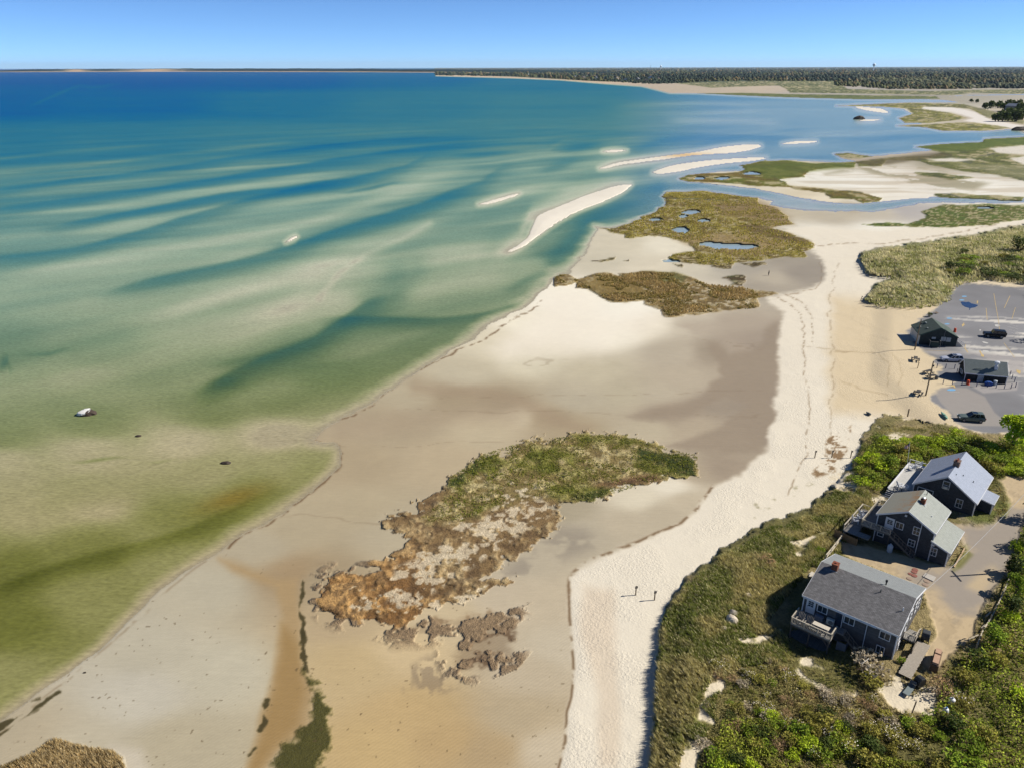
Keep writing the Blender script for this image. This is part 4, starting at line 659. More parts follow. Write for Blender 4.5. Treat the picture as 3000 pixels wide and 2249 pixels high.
def door(par, dz, plane, c, a0, a1, z0, z1, off=.06, leaf=None, label=None, panes=True):
    mb = MB(); lo, hi = sorted((c, c+off))
    def bx(M, p, q, r, t, l2, h2):
        if plane == 'x': M.box(l2, h2, p, q, r, t)
        else: M.box(p, q, l2, h2, r, t)
    fw = .1
    bx(mb, a0-fw, a0, z0, z1+fw, lo, hi); bx(mb, a1, a1+fw, z0, z1+fw, lo, hi); bx(mb, a0, a1, z1, z1+fw, lo, hi)
    lf = sorted((c+off*.05, c+off*.6)); bx(mb, a0, a1, z0, z1, *lf)
    o = mb.build('door', leaf or WHITE(), par, dz)
    g = MB(); l3 = sorted((c+off*.6, c+off*.75)); w_ = (a1-a0)
    if panes:
        for i in range(3):
            for j in range(2): bx(g, a0+w_*(.15+.37*j), a0+w_*(.48+.37*j), z0+(z1-z0)*(.5+.14*i), z0+(z1-z0)*(.61+.14*i), *l3)
        g.build('pane', GLASS(), o, dz)
    k = MB(); l4 = sorted((c+off*.6, c+off*1.6)); bx(k, a1-.12, a1-.06, z0+.85, z0+.95, *l4); k.build('handle', BLACK(), o, dz)
    return o
def rail(mb, p, q, zf, zt, ps=1.3, bal=.16, w=.09):
    """posts, top and bottom rails and balusters between two plan points"""
    p = Vector(p); q = Vector(q); L = (q-p).length; n = max(1, round(L/ps))
    for i in range(n+1): c = p.lerp(q, i/n); mb.bar((c.x, c.y, zf), (c.x, c.y, zt-.02), w, up=(0, 1, 0))
    for z, h in ((zt, .05), (zf+.12, .05)): mb.bar((p.x, p.y, z), (q.x, q.y, z), w*1.25 if z == zt else .05, h)
    if bal:
        k = int(L/bal)
        for i in range(1, k): c = p.lerp(q, i/k); mb.bar((c.x, c.y, zf+.12), (c.x, c.y, zt-.03), .035, up=(0, 1, 0))
def stairs(mb, a, b, w, wdir, n=10):
    a = Vector(a); b = Vector(b); wd = Vector(wdir).normalized()*w
    for i in range(n):
        c = a.lerp(b, (i+.5)/n); st = (b-a)/n; mb.bar(c+Vector((0, 0, 0)), c+wd, abs(st.xy.length)*1.05, .05)
    for k in (0, 1): mb.bar(a+wd*k-Vector((0, 0, .12)), b+wd*k-Vector((0, 0, .12)), .06, .24)
def hand(mb, a, b, h=.85, n=4):
    a = Vector(a); b = Vector(b); mb.bar(a+Vector((0, 0, h)), b+Vector((0, 0, h)), .07); mb.bar(a+Vector((0, 0, h*.5)), b+Vector((0, 0, h*.5)), .04)
    for i in range(n+1): c = a.lerp(b, i/n); mb.bar(c, c+Vector((0, 0, h)), .07, up=(0, 1, 0))
def chimney(par, dz, x0, x1, y0, y1, z0, z1, pots=0, brick=None):
    m = MB(); m.box(x0, x1, y0, y1, z0, z1-.1); m.box(x0-.04, x1+.04, y0-.04, y1+.04, z1-.1, z1)
    o = m.build('chimney', brick or BRICK(), par, dz)
    f = MB(); f.box(x0-.1, x1+.1, y0-.1, y1+.1, z0, z0+.28); f.build('flashing', mat('lead_flashing', (196, 204, 212), .5, .06), o, dz)
    for i in range(max(pots, 1)):
        t = MB(); t.lathe(((x0+x1)/2, y0+(y1-y0)*(i+.5)/max(pots, 1), z1), [(.12, 0), (.1, .12 if not pots else .28)], 8); t.build('flue', mat('clay_flue', (150, 78, 62), .8, .1), o, dz)
    return o
def roof_set(par, dz, rid, xl, zl, xr, zr, L, ov, ml, mr, th=.16):
    """roof with two slopes as separate parts and white rake boards"""
    slope_slab(0, rid, xl, zl, -ov+.0, L, th, 'roof_slope', ml, par, dz); slope_slab(0, rid, xr, zr, -ov+.0, L, th, 'roof_slope', mr, par, dz)
    mb = MB()
    for y0, y1 in ((-ov-.05, -ov-.003), (L+.003, L+.05)):
        for xx, zz in ((xl, zl), (xr, zr)): mb.prism([(0, rid-.01), (xx, zz-.01), (xx, zz-.24), (0, rid-.24)], 'y', y0, y1)
    for xx, zz in ((xl, zl), (xr, zr)):
        s = -1 if xx < 0 else 1; a, b = sorted((xx+s*.004, xx+s*.05)); mb.box(a, b, -ov, L, zz-.22, zz-.02)
    mb.build('rake_board', WHITE(), par, dz)
def pent(x0, x1, xr, ze0, zr, ze1, zb): return [(x0, zb), (x1, zb), (x1, ze1), (xr, zr), (x0, ze0)]
# ---------- nearest cottage
ZG = 2.0
h1 = empty('shingled_cottage', (43.724, 65.836, ZG), 2.433-math.pi/2, 'nearest and largest grey cottage with long speckled roof, red brick chimney and raised deck', 'house')
m = MB(); m.prism(pent(-5.1, 5.25, 0, 5.32, 6.78, 4.98, .3), 'y', .12, 9.95); m.build('wall', SHING(), h1, ZG)
RF1 = mat('speckled_asphalt_shingle', (138, 136, 136), .95, .2, 2.2, .1, stripe=((.32, .14, .012), .3, (0, 0, 1.5708)))
RF1B = mat('plain_sunlit_shingle', (150, 154, 154), .95, .08, 2.2, .1, stripe=((.32, .14, .008), .1, (0, 0, 1.5708)))  # sunward slope: its brighter sunlit tone is put into this lighter colour
roof_set(h1, ZG, 6.97, -5.34, 5.42, 5.46, 5.08, 10.12, .04, RF1, RF1B)
for x, y in ((-5.1, .12), (-5.1, 9.95), (5.25, .12)): m = MB(); m.box(x-.06, x+.06, y-.06, y+.06, .3, 5.0 if x > 0 else 5.2); m.build('corner_board', WHITE(), h1, ZG)
chimney(h1, ZG, -.6, .1, 8.2, 8.85, 6.5, 7.62)
door(h1, ZG, 'x', -5.1, 8.7, 9.5, 3.3, 5.1, -.06); window(h1, ZG, 'x', -5.1, 7.35, 8.33, 4.08, 4.88, 1, -.06); window(h1, ZG, 'x', -5.1, 4.45, 5.43, 4.08, 4.88, 1, -.06)
window(h1, ZG, 'x', -5.1, .79, 1.75, 4.1, 4.9, 1, -.06); window(h1, ZG, 'x', -5.1, 1.06, 1.76, 2.12, 2.98, 1, -.06); door(h1, ZG, 'x', -5.1, 5.72, 6.25, 3.3, 4.85, -.06, mat('dark_blue_door', (44, 56, 78), .6, .08))
m = MB()
for y in (5.62, 3.12): m.tube((-5.2, y, 5.05), (-5.2, y, 1.6 if y < 4 else 3.2), .045, n=6); m.bar((-5.2, y, 5.05), (-5.32, y+.35, 5.2), .07)
m.bar((-5.40, 2.2, 5.22), (-5.40, 9.9, 5.22), .1); m.build('gutter', WHITE(), h1, ZG)
for y0, y1, x0, x1, mm, nm in ((7.42, 8.3, -6.0, -5.55, mat('grey_cover', (116, 124, 138), .8, .1), 'covered_heat_pump'), (6.3, 7.1, -5.75, -5.35, mat('cream_metal', (222, 218, 206), .5, .04), 'heat_pump')):
    m = MB(); m.box(x0, x1, y0, y1, 3.34, 4.06); o = m.build(nm, mm, h1, ZG, bevel=.03)
    if nm == 'heat_pump':
        f = MB(); f.tube((x0-.004, (y0+y1)/2-.1, 3.7), (x0-.03, (y0+y1)/2-.1, 3.7), .26, n=16); f.build('fan_grille', mat('fan_grey', (120, 124, 126), .6, .1), o, ZG)
# gable end facing the drive (sunlit)
for a0, a1, z0, z1 in ((-4.2, -3.45, 3.9, 4.9), (.1, .75, 3.9, 5.0), (2.2, 2.95, 3.5, 4.6), (3.6, 4.2, 3.3, 4.3), (-3.7, -3.1, 2.3, 3.1)): window(h1, ZG, 'y', .12, a0, a1, z0, z1, 2, -.06)
door(h1, ZG, 'y', .12, -1.75, -1., 3.0, 4.8, -.06)
dk = MB(); dk.box(-8.0, -5.16, 5.75, 10.1, 3.08, 3.24); dk.box(-6.2, -5.16, 5.0, 5.745, 3.08, 3.24)
dko = dk.build('deck', DECKW(), h1, ZG)
r = MB(); rail(r, (-5.9, 10.08), (-8.0, 10.08), 3.2, 4.05); rail(r, (-8.0, 10.08), (-8.0, 5.78), 3.2, 4.05); rail(r, (-8.0, 5.78), (-6.25, 5.78), 3.2, 4.05); r.build('railing', RAILW(), dko, ZG)
r = MB()
for x, y in ((-7.9, 5.9), (-7.9, 8), (-7.9, 10)): r.bar((x, y, .6), (x, y, 3.08), .14, up=(0, 1, 0))
r.bar((-7.9, 5.9, 2.95), (-7.9, 10, 2.95), .1, .2); r.bar((-7.9, 5.9, 2.2), (-7.9, 6.7, 3.0), .09); r.build('post', mat('dark_timber', (96, 90, 84), .9, .2), dko, ZG)
r = MB(); stairs(r, (-5.22, 4.95, 3.15), (-5.22, 2.7, 1.2), .9, (-1, 0, 0), 10); hand(r, (-6.15, 4.95, 3.2), (-6.15, 2.7, 1.25)); r.build('stairs', mat('grey_stair_wood', (120, 112, 104), .9, .2), dko, ZG)
r = MB(); r.box(-7.6, -5.16, 4.6, 9.95, 1.02, 1.16); r.box(-4.9, 1.0, 10.15, 12.5, 1.16, 1.3); r.box(-7.6, -4.92, 9.96, 12.5, 1.09, 1.22); r.box(-7.62, -7.6, 4.6, 12.5, .5, 1.05); r.build('lower_deck', mat('blue_grey_boards', (128, 128, 126), .9, .15, 3, .1, stripe=((3., .15, .014), .25, (0, 0, 0))), h1, ZG)
r = MB(); r.box(-6.6, -6.5, 4.5, 5.4, 1.1, 2.4); r.box(-6.6, -5.3, 4.42, 4.5, 1.1, 2.4); r.build('shower_screen', mat('grey_screen', (128, 130, 134), .85, .12), h1, ZG)
# porch at the gable end
r = MB(); r.box(-2.1, -.7, -1.15, .05, 2.84, 2.98); po = r.build('porch', DECKW(), h1, ZG)
r = MB(); rail(r, (-2.08, .0), (-2.08, -1.12), 2.95, 3.75, 1.1, .17, .08); rail(r, (-2.08, -1.12), (-.75, -1.12), 2.95, 3.75, 1.3, .17, .08); hand(r, (-.7, -1.12, 2.95), (.9, -1.12, 2.05), .8, 3); r.build('railing', RAILW(), po, ZG)
r = MB(); stairs(r, (-.7, -1.1, 2.9), (.9, -1.1, 2.1), 1.05, (0, 1, 0), 5); r.build('stairs', DECKW(), po, ZG)
r = MB()
for i in range(12): x = -3.3+i*.11; r.box(x, x+.1, -1.3, -1.26, 1.9, 3.0+.02*(i % 2))
r.box(-3.3, -2.0, -1.25, -1.2, 2.7, 2.8); r.build('screen_fence', mat('grey_board_fence', (150, 140, 126), .9, .15), po, ZG)
r = MB(); r.tube((-1.0, 3.3, 6.6), (-1.0, 3.3, 7.05), .05, n=8); r.tube((-1.0, 3.3, 6.6), (-1.0, 3.3, 6.68), .14, .06, n=8); r.build('vent_pipe', mat('vent_dark', (60, 78, 80), .6, .1), h1, ZG)
r = MB(); r.tube((.55, 3.2, 6.6), (.55, 3.2, 7.35), .07, n=8); r.tube((.55, 3.2, 7.2), (.55, 3.2, 7.42), .13, n=8); r.build('vent_pipe', BLACK(), h1, ZG)
r = MB(); r.tube((-2.2, .62, 6.0), (-2.2, .62, 6.75), .05, n=8); r.tube((-2.2, .62, 6.15), (-2.2, .62, 6.3), .16, .06, n=8); r.build('vent_pipe', WHITE(), h1, ZG)
# deck furniture (stands on the deck: things of their own)
def L2W(h, x, y, z=None):
    a = h.rotation_euler[2]; return (h.location[0]+x*math.cos(a)-y*math.sin(a), h.location[1]+x*math.sin(a)+y*math.cos(a), z)
def lounge_chair(h, x, y, z, rz, m, label, group, s=1.):
    o = empty('deck_chair', L2W(h, x, y, z), h.rotation_euler[2]+rz, label, 'chair', group); o.scale = (s, s, s)
    a = MB()
    for i in range(5): a.bar((-.28+.02, -.3+i*.14, .36-i*.0), (.3, -.3+i*.14, .42), .11, .03, (0, 0, 1))
    a.build('seat', m, o)
    a = MB()
    for i in range(5): w_ = -.28+i*.14; a.bar((-.28, w_, .36), (-.58, w_*1.15, 1.0+.06*(2-abs(i-2))), .11, .025, (0, 1, 0))
    a.build('backrest', m, o)
    for s_ in (-1, 1):
        a = MB(); a.bar((-.35, s_*.36, .6), (.36, s_*.36, .62), .13, .03); a.build('armrest', m, o)
        a = MB(); a.bar((.3, s_*.34, 0), (.3, s_*.34, .6), .09, .04, (0, 1, 0)); a.build('leg', m, o)
        a = MB(); a.bar((-.5, s_*.32, 0), (-.28, s_*.32, .6), .09, .04, (0, 1, 0)); a.build('leg', m, o)
    return o
GW = mat('grey_slat_wood', (150, 144, 134), .85, .12)
lounge_chair(h1, -7.35, 9.35, 3.24, 3.14, GW, 'grey slatted deck chair in the far corner of the nearest cottage deck', 'deck chairs of the nearest cottage'); lounge_chair(h1, -7.4, 8.4, 3.24, 3.2, GW, 'grey slatted deck chair between its twin and the long table', 'deck chairs of the nearest cottage')
def table(h, x0, x1, y0, y1, z, ht, m, label):
    o = empty('deck_table', L2W(h, (x0+x1)/2, (y0+y1)/2, z), h.rotation_euler[2], label, 'table'); X = (x1-x0)/2; Y = (y1-y0)/2
    a = MB()
    for i in range(4): a.box(-X+i*X/2+.01, -X+(i+1)*X/2-.01, -Y, Y, ht-.04, ht)
    a.build('table_top', m, o)
    for sx in (-1, 1):
        for sy in (-1, 1): a = MB(); a.bar((sx*X*.8, sy*Y*.85, 0), (sx*X*.8, sy*Y*.85, ht-.04), .07, up=(0, 1, 0)); a.build('leg', m, o)
table(h1, -7.5, -6.85, 6.25, 8.0, 3.24, .72, mat('pale_table', (226, 216, 198), .8, .06), 'long pale table on the nearest cottage deck beside the heat pumps')
# ---------- middle cottage
h2 = empty('shingled_cottage', (50.427, 81.524, ZG), .834-math.pi/2, 'middle dark two storey cottage with pale roof, outside stair and lean-to wing', 'house')
m = MB(); m.prism(pent(-3.4, 3.35, 0, 5.95, 7.78, 6.02, 1.2), 'y', .2, 6.85); m.build('wall', DARKSH(), h2, ZG)
RF2 = mat('pale_green_grey_roof', (178, 182, 174), .95, .07, 2, .1, stripe=((.32, .14, .008), .07, (0, 0, 1.5708)))
def rust_roof():
    N = NT('lichen_stained_roof'); b = N.n('BsdfPrincipled'); tc = N.n('TexCoord'); s = N.n('SeparateXYZ'); N.l(tc.outputs['Object'], s.inputs[0])
    k = N.math('MULTIPLY', N.mapr(N.noise(1.1, 4, .65, tc.outputs['Object']), .42, .62, 0, 1), N.mapr(s.outputs[0], -2.4, -.1, 0, 1))
    mx = N.n('Mix', data_type='RGBA'); N.l(k, mx.inputs[0]); mx.inputs[6].default_value = (*alb((168, 164, 148)), 1); mx.inputs[7].default_value = (*alb((178, 138, 96)), 1)
    N.l(N.mul(mx.outputs[2], N.mapr(N.noise(12, 2, .5, tc.outputs['Object']), .3, .7, .94, 1.06)), b.inputs['Base Color']); b.inputs['Roughness'].default_value = .95; b.inputs['Specular IOR Level'].default_value = .1; N.l(b.outputs[0], N.out.inputs[0]); return N.m
roof_set(h2, ZG, 7.98, -3.62, 6.06, 3.5, 6.15, 6.97, 0, rust_roof(), RF2)
m = MB(); m.prism([(3.352, 1.2), (5.3, 1.2), (5.3, 4.22), (3.352, 4.92)], 'y', .2, 6.3); m.build('wing_wall', DARKSH(), h2, ZG)
slope_slab(3.2, 5.1, 5.6, 4.24, -.1, 6.45, .14, 'wing_roof', RF2, h2, ZG)
m = MB(); m.prism([(3.2, 5.09), (5.6, 4.23), (5.6, 4.03), (3.2, 4.89)], 'y', -.15, -.103); m.box(5.604, 5.65, -.1, 6.45, 4.04, 4.22)
m.box(1.72, 1.8, .13, .197, 1.9, 6.8)
for x, y, zt in ((-3.4, .2, 5.9), (3.35, .2, 5.9), (5.3, .2, 4.15), (5.3, 6.3, 4.15)): m.box(x-.06, x+.06, y-.06, y+.06, 1.4, zt)
m.build('trim', WHITE(), h2, ZG)
for q_ in ((-.35, -.1, .1, .197, 7.0, 7.25), (3.25, 3.65, .1, .197, 4.25, 4.5)): m = MB(); m.box(*q_); m.build('gable_vent', WHITE(), h2, ZG)
door(h2, ZG, 'y', .2, -2.33, -1.45, 4.3, 5.95, -.06); window(h2, ZG, 'y', .2, -1.13, -.3, 4.98, 5.82, 1, -.06); window(h2, ZG, 'y', .2, .98, 1.68, 4.98, 6.0, 3, -.06)
window(h2, ZG, 'y', .2, .73, 1.42, 3.14, 4.0, 3, -.06); window(h2, ZG, 'y', .2, -3.0, -2.35, 2.95, 3.8, 2, -.06); window(h2, ZG, 'y', .2, 3.35, 4.02, 2.95, 3.98, 3, -.06)
window(h2, ZG, 'x', 5.3, 1.6, 2.4, 2.9, 3.8, 1, .06)
chimney(h2, ZG, .35, .9, 3.6, 4.15, 7.3, 8.25)
r = MB(); r.lathe((.62, 3.87, 8.25), [(.2, .1), (.2, .18), (.02, .3)], 8); r.build('chimney_cap', mat('steel_cap', (190, 196, 200), .35, .05, metal=.6), h2, ZG)
r = MB(); r.tube((.45, 6.2, 7.6), (.45, 6.2, 8.2), .04, n=8); r.build('vent_pipe', BLACK(), h2, ZG)
r = MB(); r.tube((2.2, 2.6, 6.8), (2.2, 2.6, 7.0), .06, n=8); r.build('vent_pipe', WHITE(), h2, ZG)
dk = MB(); dk.box(-5.0, -3.45, -.9, 5.8, 4.1, 4.24); dk.box(-3.45, -1.3, -.9, .12, 4.1, 4.24); dko = dk.build('upper_deck', DECKW(), h2, ZG)
r = MB(); rail(r, (-4.95, -.85), (-4.95, 5.75), 4.2, 5.05); rail(r, (-4.95, 5.75), (-3.5, 5.75), 4.2, 5.05); rail(r, (-4.95, -.85), (-1.35, -.85), 4.2, 5.05); r.build('railing', RAILW(), dko, ZG)
for x, y in ((-4.9, -.8), (-4.9, 2.4), (-4.9, 5.7), (-1.4, -.8)): r = MB(); r.bar((x, y, 1.5), (x, y, 4.1), .13, up=(0, 1, 0)); r.build('post', mat('dark_timber', (96, 90, 84)), dko, ZG)
r = MB(); stairs(r, (-1.3, -.85, 4.15), (1.9, -.85, 2.05), .85, (0, 1, 0), 12); hand(r, (-1.3, -.85, 4.2), (1.9, -.85, 2.1), .85, 6); r.build('stairs', mat('grey_stair_wood', (120, 112, 104)), dko, ZG)
dk = MB(); dk.box(-6.7, -5.06, -2.1, 5.0, 3.0, 3.14); dk.box(-5.06, -3.45, -2.1, -.95, 3.0, 3.14); dk2 = dk.build('lower_deck', DECKW(), h2, ZG)
r = MB(); rail(r, (-6.65, -2.05), (-6.65, 4.95), 3.1, 3.95, bal=0); rail(r, (-6.65, 4.95), (-5.1, 4.95), 3.1, 3.95, bal=0); r.box(-6.72, -6.58, -2.05, 4.95, 3.96, 4.02)
r.build('railing', RAILW(), dk2, ZG)
r = MB(); r.box(-6.68, -6.62, -2.1, 5., 1.4, 2.99); r.build('skirt_board', mat('dark_timber', (96, 90, 84)), dk2, ZG)
WP_ = mat('white_plastic', (240, 242, 246), .4, .03)
for i, (x, y, rz, lb) in enumerate(((-6.1, .9, .3, 'white chair nearest the stair end of the middle cottage sun deck'), (-5.9, 2.0, 2.2, 'white chair halfway along the middle cottage sun deck'), (-6.0, 3.1, .8, 'white chair farthest along the middle cottage sun deck'))):
    lounge_chair(h2, x, y, 3.14, rz, WP_, lb, 'white chairs on the middle cottage sun deck', .95)
# palisade fence beside the middle cottage
fo = MB()
for i in range(26):
    t = i/26; x = -7.6+3.1*t; y = -2.6-.15*t; h_ = 3.15+.05*math.sin(i*2.1)-.15*t
    fo.box(x, x+.11, y, y+.03, 1.5, h_)
fe = empty('board_fence', L2W(h2, -6, -2.7, ZG), h2.rotation_euler[2], 'short brown upright board fence at the deck corner of the middle cottage', 'fence')
o = fo.build('fence_boards', mat('brown_fence_board', (150, 122, 88), .9, .25, 5), None, ZG); o.parent = fe; o.location = (6, 2.7, 0)
fo = MB(); fo.bar((-7.6, -2.52, 2.8), (-4.5, -2.68, 2.7), .05, .1); fo.bar((-7.6, -2.52, 1.9), (-4.5, -2.68, 1.8), .05, .1); o = fo.build('fence_rail', mat('brown_fence_board', (150, 122, 88)), None, ZG); o.parent = fe; o.location = (6, 2.7, 0)
def tank(loc, r_, h_, m, label, name='propane_tank', cat='gas tank', lid=None):
    o = empty(name, loc, 0, label, cat); a = MB(); a.lathe((0, 0, 0), [(r_*.8, .0), (r_, .1), (r_, h_*.8), (r_*.75, h_*.93), (r_*.2, h_)], 14); a.build('body', m, o, smooth=True)
    a = MB(); a.lathe((0, 0, h_), [(r_*.3, -.03), (r_*.3, .12), (r_*.22, .14)], 10); a.build('lid', lid or m, o); return o
tank(L2W(h2, -.9, -1.25, 2.0), .33, 1.15, mat('tank_white', (206, 214, 222), .5, .04), 'white upright gas tank in the shade below the middle cottage stair')
# ---------- farthest cottage
h3 = empty('shingled_cottage', (61.333, 92.068, ZG), .838-math.pi/2, 'farthest cottage of the three with a broad pale blue grey roof and white deck', 'house')
m = MB(); m.prism(pent(-3.95, 3.95, 0, 4.1, 6.77, 4.12, 1.2), 'y', .2, 9.65); m.build('wall', DARKSH(), h3, ZG)
RF3 = mat('pale_blue_grey_roof', (176, 184, 200), .95, .06, 2, .1, stripe=((.32, .14, .008), .07, (0, 0, 1.5708)))
roof_set(h3, ZG, 6.96, -4.16, 4.17, 4.2, 4.17, 9.82, 0, RF3, RF3)
for x, y in ((-3.95, .2), (3.95, .2)): m = MB(); m.box(x-.06, x+.06, y-.06, y+.06, 1.5, 4.05); m.build('corner_board', WHITE(), h3, ZG)
o = window(h3, ZG, 'y', .2, -.4, .36, 4.9, 5.98, 2, -.06); a = MB(); a.box(-.3, .26, -.12, .12, 4.92, 5.3); a.build('air_conditioner', mat('cream_metal', (222, 218, 206)), o, ZG)
window(h3, ZG, 'y', .2, 1.68, 2.42, 2.68, 3.9, 3, -.06); window(h3, ZG, 'y', .2, -3.35, -1.4, 2.95, 3.85, 1, -.06)
chimney(h3, ZG, -.4, .38, 4.0, 4.9, 6.1, 7.65, 3, mat('grey_brown_brick', (128, 104, 92), .9, .25, 5))
m = MB(); m.prism([(3.955, 1.5), (5.7, 1.5), (5.7, 3.72), (3.955, 4.0)], 'y', 2.4, 5.3); m.build('wing_wall', DARKSH(), h3, ZG)
slope_slab(4.22, 4.05, 5.9, 3.72, 2.2, 5.5, .12, 'wing_roof', RF3, h3, ZG)
m = MB(); m.prism([(4.22, 4.04), (5.9, 3.71), (5.9, 3.55), (4.22, 3.88)], 'y', 2.15, 2.197); m.build('rake_board', WHITE(), h3, ZG); m = MB(); m.box(5.64, 5.76, 2.34, 2.46, 1.5, 3.6); m.build('corner_board', WHITE(), h3, ZG); m = MB(); m.box(5.904, 5.94, 2.2, 5.5, 3.58, 3.72); m.build('fascia', WHITE(), h3, ZG)
for x, y, z in ((.6, 2.0, 6.4), (2.6, 4.0, 5.2), (-.25, 9.2, 6.6), (1.3, 3.3, 6.0)): r = MB(); r.tube((x, y, z-.3), (x, y, z+.3), .05, n=8); r.build('vent_pipe', mat('vent_dark', (60, 78, 80)), h3, ZG)
WD = mat('pale_deck_boards', (214, 212, 206), .85, .07, 3, .1, stripe=((3., .15, .012), .08, (0, 0, 0)))
dk = MB(); dk.box(-7.0, -4.02, -1.2, 9.3, 2.56, 2.7); dk3 = dk.build('deck', WD, h3, ZG)
r = MB(); rail(r, (-6.95, 9.25), (-4.1, 9.25), 2.66, 3.4, bal=0); r.box(-6.98, -4.1, 9.2, 9.3, 3.38, 3.44); r.box(-7.06, -6.9, -1.1, 9.25, 2.72, 2.86); r.build('railing', WHITE(), dk3, ZG)
r = MB(); r.box(-7.04, -7.0, -1.2, 9.3, 1.2, 2.6); r.box(-7., -4.0, -1.24, -1.2, 1.2, 2.5); r.build('skirt_board', mat('dark_timber', (96, 90, 84)), dk3, ZG)
r = MB(); rail(r, (-6.2, -1.1), (-4.1, -1.1), 2.66, 3.45, .9, .12); r.build('privacy_rail', mat('dark_rail', (84, 92, 104), .8, .1), dk3, ZG)
r = MB(); stairs(r, (-7.0, -1.25, 2.6), (-7.0, -2.6, 1.7), 1.2, (1, 0, 0), 5); r.build('stairs', WD, dk3, ZG)
lounge_chair(h3, -5.6, 8.6, 2.7, 3.6, WP_, 'cream chair by the far rail of the white deck', None); lounge_chair(h3, -5.0, .3, 2.7, 1.8, WP_, 'white chair at the near end of the white deck beside the cottage wall', None)
lounge_chair(h3, -5.7, .2, 2.7, .6, WP_, 'white chair at the near end of the white deck beside the dark rail', None); lounge_chair(h3, -6.1, 7.3, 2.7, 2.6, WP_, 'light blue white chair facing the sea on the white deck', None)
table(h3, -5.2, -4.5, 7.9, 8.7, 2.7, .5, WP_, 'small low white table by the far rail of the white deck')
# chimney-side flag
fx, fy, _ = L2W(h3, -7.25, 9.6); fz_ = 1.9
fg = empty('flagpole', (fx, fy, fz_), 0, 'white pole leaning among shrubs with a small striped flag beyond the white deck', 'flag')
a = MB(); a.tube((0, 0, 0), (-.35, .1, 4.2), .035, .025, 6); a.build('pole', WHITE(), fg)
a = MB(); b_ = MB(); c_ = MB()
def flagpt(s, t):       # hanging, folded cloth
    return (-.33-.75*s*.8, .1+.12*math.sin(s*7+t)+.05*s, 4.05-.75*t*.9-.55*s-.1*math.sin(s*5))
for i in range(13):
    for j in range(6):
        M_ = a if i % 2 == 0 else b_
        if i < 7 and j < 2: M_ = c_
        M_.add([flagpt(j/6, i/13), flagpt((j+1)/6, i/13), flagpt((j+1)/6, (i+1)/13), flagpt(j/6, (i+1)/13)], [(0, 1, 2, 3)])
fl = a.build('flag', mat('flag_red', (186, 60, 70), .8, .05), fg); b_.build('white_stripe', WHITE(), fl); c_.build('blue_canton', mat('flag_blue', (50, 60, 120), .8, .05), fl)
# ---------- beach buildings by the car park
ZP = 1.0
sa = empty('beach_hut', (97.461, 161.637, ZP), 1.357-math.pi/2, 'dark gabled beach building with notice boards on its end wall beside the car park', 'building')
m = MB(); m.prism(pent(-3.95, 3.9, 0, 3.35, 5.2, 3.3, .5), 'y', .15, 7.3); m.build('wall', mat('dark_green_clapboard', (70, 78, 76), .9, .15, 3, .1, stripe=((3., .18, .012), .15, (1.5708, 0, 0))), sa, ZP)
m = MB(); m.box(-4.0, -3.955, .15, 7.3, .6, 3.2); m.box(3.905, 3.95, .15, 7.3, .6, 3.2); m.build('side_wall', mat('cream_clapboard', (222, 212, 196), .8, .08), sa, ZP)
GR = mat('dark_green_roof', (92, 104, 96), .9, .12, 2, .15, stripe=((.32, .14, .008), .1, (0, 0, 1.5708)))
roof_set(sa, ZP, 5.38, -4.12, 3.4, 4.0, 3.34, 7.45, 0, GR, GR)
_m = mat('green_trim', (66, 92, 86), .8, .08)
for c in sa.children:
    if c.name.startswith('rake_board'): c.data.materials[0] = _m
for a0, a1, z0, z1, nm in ((-1.45, -.65, 2.55, 3.0, 'serving_window'), (.5, 1.5, 2.2, 3.15, 'notice_board'), (1.65, 2.55, 2.1, 3.05, 'notice_board')):
    b = MB(); b.box(a0, a1, .06, .147, z0, z1); o = b.build(nm, mat('board_pale', (214, 214, 212), .7, .1), sa, ZP)
    b = MB()
    if nm == 'notice_board':
        for k in range(4):
            for q in range(3): b.box(a0+.1+q*.28, a0+.3+q*.28, .045, .058, z1-.2-k*.22, z1-.12-k*.22)
        b.build('notice', mat('notice_grey', (140, 150, 150), .7, .3, 8), o, ZP)
for x, y, l in ((-1.6, 5.6, .9), (-2.1, 2.2, .5), (-3.0, 4.4, .8)):
    z = 5.38-abs(x)*.48; b = MB(); b.box(x-.12, x+.12, y-l/2, y+l/2, z, z+.16); b.build('roof_vent', mat('vent_grey', (150, 158, 156), .6, .08), sa, ZP)
b = MB(); b.bar((1.0, .05, 5.3), (1.0, .05, 1.1), .06, up=(0, 1, 0)); b.build('conduit', mat('cable_grey', (150, 150, 150), .6), sa, ZP)
b = MB(); b.prism([(3.95, 2.4), (5.6, .95), (5.6, .85), (3.95, .85)], 'y', .4, 1.6); b.build('ramp', mat('ramp_pale', (214, 206, 192), .85, .1), sa, ZP)
b = MB(); hand(b, (4.0, .35, 2.1), (5.7, .35, 1.0), .8, 4); b.build('ramp_rail', WHITE(), sa, ZP)
b = MB(); b.box(-6.9, -4.05, 2.2, 7.2, .7, 1.04); b.build('patio_slab', CONC(), sa, ZP)
dp = empty('waste_container', L2W(sa, -1.0, -.9, ZP), sa.rotation_euler[2], 'dark green waste container against the end wall of the gabled beach building', 'container')
b = MB(); b.prism([(-.8, .1), (.8, .1), (.9, 1.2), (-.9, 1.2)], 'y', -.55, .5); b.build('body', mat('container_green', (52, 74, 66), .6, .12), dp); b = MB(); b.box(-.92, .92, -.6, .55, 1.21, 1.3); b.build('lid', mat('container_lid', (36, 44, 44), .6), dp)
